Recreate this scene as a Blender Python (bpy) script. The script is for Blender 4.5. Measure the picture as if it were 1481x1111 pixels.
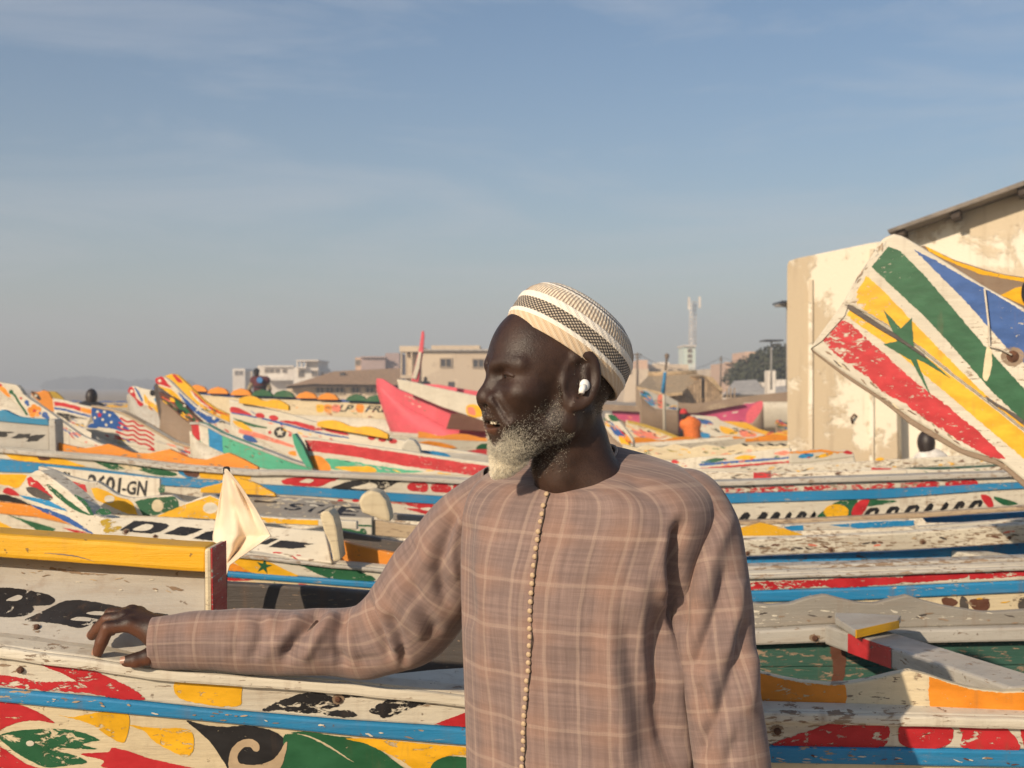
import bpy, bmesh, math, random
import numpy as np
from mathutils import Vector, Matrix, noise as mnoise

random.seed(7)
RNG = np.random.default_rng(7)
for o in list(bpy.data.objects):
    bpy.data.objects.remove(o)
SC = bpy.context.scene
COL = SC.collection

# ------------------------------------------------------------------ camera
FPX, CX, HY, EYE = 1788.0, 740.5, 560.0, 1.58       # focal length in photo pixels, centre, horizon row, eye height
cam_data = bpy.data.cameras.new('camera')
cam_data.sensor_width = 36.0
cam_data.lens = FPX / 1481.0 * 36.0
cam_data.shift_y = (HY - 555.5) / 1481.0
cam_data.clip_start = 0.05
cam_data.clip_end = 6000
cam_data.dof.use_dof = True
cam_data.dof.focus_distance = 1.72
cam_data.dof.aperture_fstop = 11
cam = bpy.data.objects.new('camera', cam_data)
cam.location = (0, 0, EYE)
cam.rotation_euler = (math.radians(90), 0, 0)
COL.objects.link(cam)
SC.camera = cam

# ------------------------------------------------------------------ sun, sky, exposure
SUN_AZ_VEC = Vector((-0.585, -0.72, 0.43)).normalized()     # towards the sun
sun_data = bpy.data.lights.new('sun', 'SUN')
sun_data.energy = 5.0
sun_data.angle = math.radians(0.6)
sun_data.color = (1.0, 0.83, 0.625)
sun = bpy.data.objects.new('sun', sun_data)
sun.rotation_euler = SUN_AZ_VEC.to_track_quat('Z', 'Y').to_euler()
sun.location = (-20, -12, 14)
COL.objects.link(sun)

world = bpy.data.worlds.new('World')
SC.world = world
world.use_nodes = True
wn, wl = world.node_tree.nodes, world.node_tree.links
wn.clear()
w_out = wn.new('ShaderNodeOutputWorld')
w_bg = wn.new('ShaderNodeBackground')
w_sky = wn.new('ShaderNodeTexSky')
w_sky.sky_type = 'NISHITA'
w_sky.sun_disc = False
w_sky.sun_elevation = math.asin(SUN_AZ_VEC.z)
w_sky.sun_rotation = math.atan2(SUN_AZ_VEC.x, SUN_AZ_VEC.y)
w_sky.altitude = 0
w_sky.air_density = 1.0
w_sky.dust_density = 1.2
w_sky.ozone_density = 1.6
w_bg.inputs['Strength'].default_value = 0.096
# thin streaks of high cloud
w_tc = wn.new('ShaderNodeTexCoord')
w_map = wn.new('ShaderNodeMapping')
w_map.inputs['Scale'].default_value = (1.3, 1.3, 9.0)
w_map.inputs['Rotation'].default_value = (0.0, 0.10, 0.3)
w_no = wn.new('ShaderNodeTexNoise')
w_no.inputs['Scale'].default_value = 1.9
w_no.inputs['Detail'].default_value = 8
w_no.inputs['Roughness'].default_value = 0.62
w_no.inputs['Distortion'].default_value = 0.6
w_rmp = wn.new('ShaderNodeMapRange')
w_rmp.inputs['From Min'].default_value = 0.44
w_rmp.inputs['From Max'].default_value = 0.85
w_rmp.inputs['To Min'].default_value = 0.0
w_rmp.inputs['To Max'].default_value = 0.62
w_mix = wn.new('ShaderNodeMix')
w_mix.data_type = 'RGBA'
w_hsv = wn.new('ShaderNodeHueSaturation')
w_hsv.inputs['Saturation'].default_value = 1.25
w_hsv.inputs['Value'].default_value = 1.0
wl.new(w_tc.outputs['Generated'], w_map.inputs['Vector'])
wl.new(w_map.outputs['Vector'], w_no.inputs['Vector'])
wl.new(w_no.outputs['Fac'], w_rmp.inputs['Value'])
wl.new(w_sky.outputs['Color'], w_hsv.inputs['Color'])
wl.new(w_hsv.outputs['Color'], w_mix.inputs[6])
w_mix.inputs[7].default_value = (6.2, 6.4, 6.8, 1)
wl.new(w_rmp.outputs['Result'], w_mix.inputs[0])
wl.new(w_mix.outputs[2], w_bg.inputs['Color'])
wl.new(w_bg.outputs['Background'], w_out.inputs['Surface'])

SC.view_settings.view_transform = 'Standard'
SC.view_settings.look = 'None'
SC.view_settings.exposure = 0.1
SC.view_settings.gamma = 1.0
SC.cycles.use_denoising = True
SC.cycles.transparent_max_bounces = 16
SC.cycles.max_bounces = 6
SC.cycles.volume_bounces = 0


# ------------------------------------------------------------------ geometry helpers
def at(px, py, Y):
    return Vector(((px - CX) / FPX * Y, Y, EYE - (py - HY) / FPX * Y))


def zone(ox, oy, s):
    return lambda *pts: [(ox + x / s, oy + y / s) for x, y in pts]


R1 = zone(0, 520, 3.968); R2 = zone(330, 460, 3.897); R3 = zone(0, 780, 3.357); R4 = zone(300, 740, 2.995)
R6 = zone(880, 420, 3.968); R7 = zone(1100, 250, 2.709); R8 = zone(1030, 640, 2.3625)
ZA = zone(0, 540, 7.405); ZB = zone(180, 530, 6.171); ZC = zone(0, 670, 5.696); ZD = zone(200, 640, 4.114)
ZG = zone(480, 650, 6.732); ZH = zone(1050, 640, 3.436)
PX = lambda *pts: list(pts)


def link(name, me, mat=None, parent=None, smooth=False):
    o = bpy.data.objects.new(name, me)
    COL.objects.link(o)
    if mat is not None:
        me.materials.append(mat)
    if parent is not None:
        o.parent = parent
        if parent.type == 'EMPTY':
            o.matrix_parent_inverse = Matrix.Translation(-parent.location)
    if smooth:
        me.shade_smooth()
    return o


def from_py(name, verts, faces, mat=None, parent=None, smooth=False):
    me = bpy.data.meshes.new(name)
    me.from_pydata([tuple(v) for v in verts], [], faces)
    me.update()
    return link(name, me, mat, parent, smooth)


def thing(name, label, cat, loc, group=None):
    o = bpy.data.objects.new(name, None)
    o.empty_display_size = 0.2
    COL.objects.link(o)
    o.location = loc
    o['label'] = label
    o['category'] = cat
    if group:
        o['group'] = group
    return o


def tag(o, label, cat, group=None):
    o['label'] = label
    o['category'] = cat
    if group:
        o['group'] = group
    return o


def structure(o):
    o['kind'] = 'structure'
    return o


def interp_poly(pts, xs):
    pts = sorted(pts)
    return np.interp(xs, [p[0] for p in pts], [p[1] for p in pts])


def catmull(pts, closed=True, n=6):
    P = [np.array(p, float) for p in pts]
    m = len(P)
    out = []
    rng = range(m) if closed else range(m - 1)
    for i in rng:
        if closed:
            a, b, c, d = P[(i - 1) % m], P[i], P[(i + 1) % m], P[(i + 2) % m]
        else:
            a, b, c, d = P[max(i - 1, 0)], P[i], P[i + 1], P[min(i + 2, m - 1)]
        for k in range(n):
            t = k / n
            out.append(0.5 * ((2 * b) + (-a + c) * t + (2 * a - 5 * b + 4 * c - d) * t * t + (-a + 3 * b - 3 * c + d) * t ** 3))
    if not closed:
        out.append(P[-1])
    return out


def run_on(pts):
    """Boats go on past the edges of the photograph: continue a line whose end lies outside the frame."""
    pts = [tuple(q) for q in pts]
    if pts[0][0] < -5:
        (x0, y0), (x1, y1) = pts[0], pts[1]
        k = max(-0.12, min(0.12, (y1 - y0) / max(x1 - x0, 1e-6)))
        pts = [(x0 - 620, y0 - 620 * k)] + pts
    if pts[-1][0] > 1500:
        (x0, y0), (x1, y1) = pts[-2], pts[-1]
        lim = 0.10 if x1 < 1600 else 0.75
        k = max(-lim, min(lim, (y1 - y0) / max(x1 - x0, 1e-6)))
        pts = pts + [(x1 + 620, y1 + 620 * k)]
    return pts


class Plane:
    """A plane in the world through which pixel rays are cast: 1/Y = a + b px + c py."""
    def __init__(s, x1, Y1, x2, Y2, c=0.0, y0=0.0):
        s.b = (1 / Y2 - 1 / Y1) / (x2 - x1)
        s.a = 1 / Y1 - s.b * x1 - c * y0
        s.c = c
        n = Vector((s.b * FPX, s.a + s.b * CX + s.c * HY, -s.c * FPX))
        s.n = n.normalized()

    def Y(s, px, py):
        return 1.0 / (s.a + s.b * px + s.c * py)

    def pt(s, px, py, off=0.0):
        return at(px, py, s.Y(px, py)) - s.n * off


def box_mesh(bm, lo, hi):
    vs = [bm.verts.new((x, y, z)) for x in (lo[0], hi[0]) for y in (lo[1], hi[1]) for z in (lo[2], hi[2])]
    for f in ((0, 1, 3, 2), (4, 6, 7, 5), (0, 4, 5, 1), (2, 3, 7, 6), (0, 2, 6, 4), (1, 5, 7, 3)):
        bm.faces.new([vs[i] for i in f])


def tube_mesh(pts, radii, seg=8, cap=True):
    pts = [Vector(p) for p in pts]
    if not hasattr(radii, '__len__'):
        radii = [radii] * len(pts)
    verts, faces = [], []
    ref = None
    for i, p in enumerate(pts):
        d = (pts[min(i + 1, len(pts) - 1)] - pts[max(i - 1, 0)]).normalized()
        if ref is None:
            ref = d.orthogonal().normalized()
        ref = (ref - d * ref.dot(d)).normalized()
        q = d.cross(ref)
        for k in range(seg):
            a = 2 * math.pi * k / seg
            verts.append(p + (ref * math.cos(a) + q * math.sin(a)) * radii[i])
    for i in range(len(pts) - 1):
        for k in range(seg):
            k2 = (k + 1) % seg
            faces.append((i * seg + k, i * seg + k2, (i + 1) * seg + k2, (i + 1) * seg + k))
    if cap:
        faces.append(tuple(reversed(range(seg))))
        faces.append(tuple(range((len(pts) - 1) * seg, len(pts) * seg)))
    return verts, faces


def tube(name, pts, radii, mat, parent=None, seg=8, smooth=True):
    v, f = tube_mesh(pts, radii, seg)
    return from_py(name, v, f, mat, parent, smooth)


def box(name, lo, hi, mat, parent=None, bevel=0.0):
    bm = bmesh.new()
    box_mesh(bm, lo, hi)
    if bevel:
        bmesh.ops.bevel(bm, geom=bm.edges[:], offset=bevel, segments=2, affect='EDGES', profile=0.6)
    bmesh.ops.recalc_face_normals(bm, faces=bm.faces)
    me = bpy.data.meshes.new(name)
    bm.to_mesh(me)
    bm.free()
    return link(name, me, mat, parent)


def prism(name, loop, depth_vec, mat, parent=None, bevel=0.0, smooth=False):
    """Closed polygon of world points extruded along depth_vec."""
    bm = bmesh.new()
    d = Vector(depth_vec)
    a = [bm.verts.new(p) for p in loop]
    b = [bm.verts.new(Vector(p) + d) for p in loop]
    n = len(loop)
    bm.faces.new(a)
    bm.faces.new(list(reversed(b)))
    for i in range(n):
        bm.faces.new((a[i], b[i], b[(i + 1) % n], a[(i + 1) % n]))
    bmesh.ops.recalc_face_normals(bm, faces=bm.faces)
    if bevel:
        bmesh.ops.bevel(bm, geom=bm.edges[:], offset=bevel, segments=2, affect='EDGES', profile=0.6, clamp_overlap=True)
    me = bpy.data.meshes.new(name)
    bm.to_mesh(me)
    bm.free()
    return link(name, me, mat, parent, smooth)


# ------------------------------------------------------------------ materials
class NT:
    def __init__(s, name):
        s.m = bpy.data.materials.new(name)
        s.m.use_nodes = True
        s.n, s.l = s.m.node_tree.nodes, s.m.node_tree.links
        s.n.clear()
        s.out = s.n.new('ShaderNodeOutputMaterial')
        s.bsdf = s.n.new('ShaderNodeBsdfPrincipled')
        s.l.new(s.bsdf.outputs[0], s.out.inputs['Surface'])

    def new(s, t, **kw):
        n = s.n.new(t)
        for k, v in kw.items():
            setattr(n, k, v)
        return n

    def coord(s, kind='Object', scale=(1, 1, 1), rot=(0, 0, 0)):
        tc = s.new('ShaderNodeTexCoord')
        mp = s.new('ShaderNodeMapping')
        mp.inputs['Scale'].default_value = scale
        mp.inputs['Rotation'].default_value = rot
        s.l.new(tc.outputs[kind], mp.inputs['Vector'])
        return mp.outputs['Vector']

    def noise(s, vec, scale, detail=4, rough=0.55, dist=0.0):
        n = s.new('ShaderNodeTexNoise')
        n.inputs['Scale'].default_value = scale
        n.inputs['Detail'].default_value = detail
        n.inputs['Roughness'].default_value = rough
        n.inputs['Distortion'].default_value = dist
        s.l.new(vec, n.inputs['Vector'])
        return n.outputs['Fac']

    def rng(s, val, a, b, c=0.0, d=1.0, smooth=True):
        n = s.new('ShaderNodeMapRange')
        if smooth:
            n.interpolation_type = 'SMOOTHSTEP'
        for i, v in zip(('From Min', 'From Max', 'To Min', 'To Max'), (a, b, c, d)):
            n.inputs[i].default_value = v
        s.l.new(val, n.inputs['Value'])
        return n.outputs['Result']

    def math(s, op, a, b=None):
        n = s.new('ShaderNodeMath', operation=op)
        for i, v in enumerate((a, b)):
            if v is None:
                continue
            if isinstance(v, (int, float)):
                n.inputs[i].default_value = v
            else:
                s.l.new(v, n.inputs[i])
        return n.outputs[0]

    def mix(s, fac, a, b, blend='MIX'):
        n = s.new('ShaderNodeMix', data_type='RGBA', blend_type=blend)
        for i, v in ((0, fac), (6, a), (7, b)):
            if isinstance(v, (int, float)):
                n.inputs[i].default_value = v
            elif isinstance(v, tuple):
                n.inputs[i].default_value = v if len(v) == 4 else v + (1.0,)
            else:
                s.l.new(v, n.inputs[i])
        return n.outputs[2]

    def bump(s, h, strength=0.3, dist=0.01):
        n = s.new('ShaderNodeBump')
        n.inputs['Strength'].default_value = strength
        n.inputs['Distance'].default_value = dist
        s.l.new(h, n.inputs['Height'])
        return n.outputs[0]

    def set(s, **kw):
        for k, v in kw.items():
            k = k.replace('_', ' ')
            i = s.bsdf.inputs[k]
            if isinstance(v, (int, float)):
                i.default_value = v
            elif isinstance(v, tuple):
                i.default_value = v if len(v) == 4 else v + (1.0,)
            else:
                s.l.new(v, i)
        return s.m


PALETTE = {
    'white': (0.60, 0.545, 0.435), 'cream': (0.62, 0.515, 0.335), 'yellow': (0.74, 0.385, 0.008), 'orange': (0.70, 0.235, 0.014),
    'red': (0.46, 0.016, 0.022), 'blue': (0.015, 0.205, 0.42), 'navy': (0.022, 0.085, 0.28), 'green': (0.013, 0.095, 0.036),
    'mint': (0.065, 0.36, 0.215), 'black': (0.012, 0.011, 0.012), 'pink': (0.66, 0.095, 0.125), 'salmon': (0.70, 0.19, 0.12), 'grey': (0.27, 0.245, 0.205),
    'wood': (0.25, 0.175, 0.115), 'darkwood': (0.075, 0.062, 0.054), 'brown': (0.115, 0.045, 0.026), 'magenta': (0.48, 0.042, 0.135),
    'teal': (0.012, 0.20, 0.36), 'deepgreen': (0.030, 0.092, 0.066), 'tan': (0.43, 0.32, 0.20), 'olive': (0.42, 0.27, 0.02), 'greywhite': (0.43, 0.40, 0.345),
}
WOOD = (0.27, 0.19, 0.125)
_mats = {}


def paint(col, wear=0.35, under=None, seed=0.0, far=False):
    """Old hand-brushed boat paint on timber: fading, chips down to wood or old white, rust and dirt runs."""
    key = (col, wear, under, far)
    if key in _mats:
        return _mats[key]
    rgb = PALETTE[col]
    t = NT('paint_%s_%d' % (col, len(_mats)))
    v = t.coord('Object')
    vs = t.coord('Object', (1.0, 1.0, 5.0))
    vd = t.coord('Object', (5.5, 5.5, 0.55))
    big = t.noise(v, 2.2, 5)
    mid = t.noise(vs, 9, 6, 0.65)
    chip = t.noise(vs, 30 if not far else 12, 7, 0.66, 0.4)
    fine = t.noise(v, 160, 3, 0.6)
    run = t.noise(vd, 5.0, 5, 0.62)
    lum = 0.86
    c = t.mix(t.rng(big, 0.3, 0.75), tuple(x * lum for x in rgb), tuple(min(1, x * 1.08 + 0.012) for x in rgb))
    c = t.mix(t.rng(mid, 0.35, 0.8, 0, 0.32), c, tuple(x * 0.62 + 0.012 for x in rgb))
    # dirt runs
    dirt = t.math('MULTIPLY', t.rng(run, 0.52, 0.80), t.rng(big, 0.28, 0.7, 0.35, 1.0))
    c = t.mix(t.math('MULTIPLY', dirt, 0.42 + 0.40 * wear), c, (0.19, 0.10, 0.05))
    # rust spots
    rust = t.noise(v, 6.5, 5, 0.7, 0.5)
    c = t.mix(t.rng(rust, 0.70 - 0.06 * wear, 0.80, 0, 0.8), c, (0.16, 0.05, 0.018))
    # specks of dirt, nail heads and flyspots, and grime along the grain
    speck = t.noise(v, 75 if not far else 30, 3, 0.5)
    c = t.mix(t.rng(speck, 0.68, 0.74, 0, 0.7), c, (0.10, 0.06, 0.035))
    grime = t.noise(t.coord('Object', (0.8, 0.8, 9.0)), 4.0, 6, 0.68)
    c = t.mix(t.rng(grime, 0.50, 0.78, 0, 0.25 + 0.4 * wear), c, (0.24, 0.16, 0.10))
    # chips
    amt = t.math('ADD', chip, t.math('MULTIPLY', t.math('SUBTRACT', big, 0.5), 0.42))
    thr = 0.70 - 0.19 * wear
    mask = t.rng(amt, thr, thr + 0.025)
    und = PALETTE.get(under, WOOD) if under else WOOD
    uc = t.mix(t.rng(mid, 0.3, 0.7), tuple(x * 0.7 for x in und), tuple(x * 1.2 for x in und))
    c = t.mix(mask, c, uc)
    h = t.math('SUBTRACT', t.math('MULTIPLY', fine, 0.25), t.math('MULTIPLY', mask, 0.9))
    grain = t.noise(t.coord('Object', (3, 3, 60)), 3.0, 4, 0.6)
    h = t.math('ADD', h, t.math('MULTIPLY', grain, 0.6))
    h = t.math('ADD', h, t.math('MULTIPLY', mid, 0.8))
    t.set(Base_Color=c, Roughness=t.rng(mid, 0.2, 0.8, 0.42, 0.66), Normal=t.bump(h, 0.45, 0.004), Specular_IOR_Level=0.35)
    _mats[key] = t.m
    return t.m


def brush(col, wear=0.4, scale=1.0):
    """Painted motif: a coat with worn-through holes (the coat is missing there, the plank shows)."""
    key = ('brush', col, wear, scale)
    if key in _mats:
        return _mats[key]
    rgb = PALETTE[col]
    t = NT('motif_%s_%d' % (col, len(_mats)))
    v = t.coord('Object')
    vs = t.coord('Object', (1.0, 1.0, 2.2))
    big = t.noise(v, 3.1, 4)
    mid = t.noise(vs, 14, 5, 0.6)
    chip = t.noise(vs, 42 * scale, 8, 0.72, 0.5)
    c = t.mix(t.rng(mid, 0.3, 0.75), tuple(x * 0.80 for x in rgb), tuple(min(1, x * 1.1 + 0.01) for x in rgb))
    run = t.noise(t.coord('Object', (6, 6, 0.7)), 5.0, 4, 0.6)
    c = t.mix(t.rng(run, 0.58, 0.82, 0, 0.35), c, (0.16, 0.09, 0.05))
    amt = t.math('ADD', chip, t.math('MULTIPLY', t.math('SUBTRACT', big, 0.5), 0.55))
    thr = 0.675 - 0.17 * wear
    mask = t.rng(amt, thr, thr + 0.02)
    t.set(Base_Color=c, Roughness=0.5, Normal=t.bump(mid, 0.25, 0.003), Specular_IOR_Level=0.35)
    tr = t.new('ShaderNodeBsdfTransparent')
    mx = t.new('ShaderNodeMixShader')
    t.l.new(mask, mx.inputs[0])
    t.l.new(t.bsdf.outputs[0], mx.inputs[1])
    t.l.new(tr.outputs[0], mx.inputs[2])
    t.l.new(mx.outputs[0], t.out.inputs['Surface'])
    _mats[key] = t.m
    return t.m


def plain(name, rgb, rough=0.7, noise_scale=6.0, var=0.25, bump=0.2, metallic=0.0, dist=0.01):
    key = ('plain', name)
    if key in _mats:
        return _mats[key]
    t = NT(name)
    v = t.coord('Object')
    n1 = t.noise(v, noise_scale, 6, 0.6)
    n2 = t.noise(v, noise_scale * 7, 4, 0.6)
    c = t.mix(t.rng(n1, 0.3, 0.72), tuple(x * (1 - var) for x in rgb), tuple(min(1, x * (1 + var * 0.6)) for x in rgb))
    c = t.mix(t.rng(n2, 0.45, 0.8, 0, 0.4), c, tuple(x * 0.7 for x in rgb))
    t.set(Base_Color=c, Roughness=rough, Metallic=metallic, Normal=t.bump(n2, bump, dist))
    _mats[key] = t.m
    return t.m


RUST = plain('rusted_iron', (0.12, 0.05, 0.025), 0.8, 60, 0.5, 0.5)


# ------------------------------------------------------------------ boat building
class Plank:
    def __init__(s, boat, obj, plane, lift=0.0):
        s.boat, s.o, s.p, s.lift, s.count = boat, obj, plane, lift, 0

    def motif(s, name, pts, col, wear=0.4, smooth=True, layer=1, jit=0.5, n=5):
        mat = brush(col, wear) if isinstance(col, str) else col
        s.count += 1
        layer = layer + 0.04 * (s.count % 40)
        P = catmull(pts, True, n) if smooth else [np.array(q, float) for q in pts]
        # even spacing, then a little unsteadiness of the brush
        out = []
        for i in range(len(P)):
            a, b = P[i], P[(i + 1) % len(P)]
            k = max(1, int(np.hypot(*(b - a)) / 1.6))
            for j in range(k):
                out.append(a + (b - a) * j / k)
        if len(out) > 900:
            out = out[::2]
        sd = RNG.uniform(0, 100)
        res = []
        for q in out:
            dx = (mnoise.noise(Vector((q[0] * 0.2, q[1] * 0.2, sd))) * 1.3 + mnoise.noise(Vector((q[0] * 0.9, q[1] * 0.9, sd))) * 0.9) * jit
            dy = (mnoise.noise(Vector((q[0] * 0.2, q[1] * 0.2, sd + 9))) * 1.3 + mnoise.noise(Vector((q[0] * 0.9, q[1] * 0.9, sd + 9))) * 0.9) * jit
            res.append(s.p.pt(q[0] + dx, q[1] + dy, s.lift + 0.0007 * layer))
        return from_py(name, res, [tuple(range(len(res)))], mat, s.o)

    def disc(s, name, c, r, col, wear=0.3, layer=1, ry=None, rot=0.0):
        ry = ry or r
        pts = []
        for k in range(14):
            a = 2 * math.pi * k / 14
            x, y = r * math.cos(a), ry * math.sin(a)
            pts.append((c[0] + x * math.cos(rot) - y * math.sin(rot), c[1] + x * math.sin(rot) + y * math.cos(rot)))
        return s.motif(name, pts, col, wear, True, layer, 0.3, 3)

    def star(s, c, r, col, rot=-90, wear=0.2, layer=2, inner=0.4, name='painted_star', sx=1.0):
        pts = []
        for k in range(10):
            a = math.radians(rot + 36 * k)
            rr = r if k % 2 == 0 else r * inner
            pts.append((c[0] + sx * rr * math.cos(a), c[1] + rr * math.sin(a)))
        return s.motif(name, pts, col, wear, False, layer, 0.3)

    def line(s, name, pts, w, col, wear=0.35, layer=1, closed=False):
        """Painted line of width w (pixels) along a polyline."""
        P = catmull(pts, False, 6)
        L, Rr = [], []
        for i, p in enumerate(P):
            d = P[min(i + 1, len(P) - 1)] - P[max(i - 1, 0)]
            d = d / (np.hypot(*d) + 1e-9)
            n = np.array((-d[1], d[0]))
            ww = w if not hasattr(w, '__len__') else np.interp(i / (len(P) - 1), np.linspace(0, 1, len(w)), w)
            L.append(p + n * ww / 2)
            Rr.append(p - n * ww / 2)
        return s.motif(name, L + Rr[::-1], col, wear, False, layer, 0.35)

    def text(s, string, quad, col='black', wear=0.25, layer=1, fat=0.0, name='painted_letter', space=1.0):
        """Letters mapped into the pixel quad (top-left, top-right, bottom-right, bottom-left)."""
        cu = bpy.data.curves.new('t', 'FONT')
        cu.body = string
        cu.offset = fat
        cu.space_character = space
        cu.resolution_u = 3
        tmp = bpy.data.objects.new('t', cu)
        COL.objects.link(tmp)
        dg = bpy.context.evaluated_depsgraph_get()
        me = bpy.data.meshes.new_from_object(tmp.evaluated_get(dg))
        bpy.data.objects.remove(tmp)
        bpy.data.curves.remove(cu)
        bm = bmesh.new()
        bm.from_mesh(me)
        bpy.data.meshes.remove(me)
        bmesh.ops.remove_doubles(bm, verts=bm.verts, dist=1e-5)
        bmesh.ops.subdivide_edges(bm, edges=[e for e in bm.edges if e.is_boundary and e.calc_length() > 0.1], cuts=2)
        xs = [v.co.x for v in bm.verts]; ys = [v.co.y for v in bm.verts]
        x0, x1, y0, y1 = min(xs), max(xs), 0.0, max(ys)
        tl, tr, br, bl = [np.array(q, float) for q in quad]
        for v in bm.verts:
            u, w = (v.co.x - x0) / (x1 - x0), (v.co.y - y0) / (y1 - y0)
            q = (bl * (1 - u) + br * u) * (1 - w) + (tl * (1 - u) + tr * u) * w
            q = q + np.array([mnoise.noise(Vector((q[0] * 0.3, q[1] * 0.3, 3.0))), mnoise.noise(Vector((q[0] * 0.3, q[1] * 0.3, 7.0)))]) * 0.5
            v.co = s.p.pt(q[0], q[1], s.lift + 0.0007 * layer)
        # split into letters
        mat = brush(col, wear)
        seen, objs = set(), []
        islands = []
        for f in bm.faces:
            if f.index in seen and f in seen:
                continue
            if f in seen:
                continue
            st, isl = [f], []
            seen.add(f)
            while st:
                g = st.pop()
                isl.append(g)
                for e in g.edges:
                    for h in e.link_faces:
                        if h not in seen:
                            seen.add(h)
                            st.append(h)
            islands.append(isl)
        for isl in islands:
            vmap, V, F = {}, [], []
            for f in isl:
                idx = []
                for v in f.verts:
                    if v not in vmap:
                        vmap[v] = len(V)
                        V.append(v.co.copy())
                    idx.append(vmap[v])
                F.append(idx)
            objs.append(from_py(name, V, F, mat, s.o))
        bm.free()
        return objs

    def bolt(s, c, r=0.009, name='bolt'):
        p = s.p.pt(c[0], c[1], s.lift)
        q = p - s.p.n * 0.004
        v, f = tube_mesh([p, q, q - s.p.n * 0.002], [r, r * 0.95, r * 0.55], 10)
        o = from_py(name, v, f, RUST, s.o, False)
        # rusty washer stain
        pts = [(c[0] + 1.9 * r * FPX / s.p.Y(*c) * math.cos(a), c[1] + 1.6 * r * FPX / s.p.Y(*c) * math.sin(a)) for a in np.linspace(0, 2 * math.pi, 12)[:-1]]
        s.motif('rust_stain', pts, 'wood', 0.9, True, 1, 1.0)
        return o


def scatter(p, path, half, n, cols, size=(2.5, 7.0), wear=0.5, name='paint_fleck'):
    """Small worn strokes of paint strewn along a pixel path on a plank."""
    P = np.array(path, float)
    d = np.r_[0, np.cumsum(np.hypot(*np.diff(P, axis=0).T))]
    for _ in range(n):
        s_ = RNG.uniform(0.02, 0.98) * d[-1]
        x, y = np.interp(s_, d, P[:, 0]), np.interp(s_, d, P[:, 1])
        x2, y2 = np.interp(min(s_ + 4, d[-1]), d, P[:, 0]), np.interp(min(s_ + 4, d[-1]), d, P[:, 1])
        an = math.atan2(y2 - y, x2 - x + 1e-6) + RNG.normal() * 0.18
        y += RNG.uniform(-half, half)
        l_, w_ = RNG.uniform(*size) * 1.25, RNG.uniform(0.6, 1.2) * size[0] * 0.62
        pts = [(l_, 0), (l_ * 0.3, w_), (-l_ * 0.7, w_ * 0.6), (-l_, -w_ * 0.2), (-l_ * 0.2, -w_)]
        ca, sa = math.cos(an), math.sin(an)
        p.motif(name, [(x + u * ca - v * sa, y + u * sa + v * ca) for u, v in pts], cols[int(RNG.integers(len(cols)))], wear * 0.35, True, 1, 0.6, 3)


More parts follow.
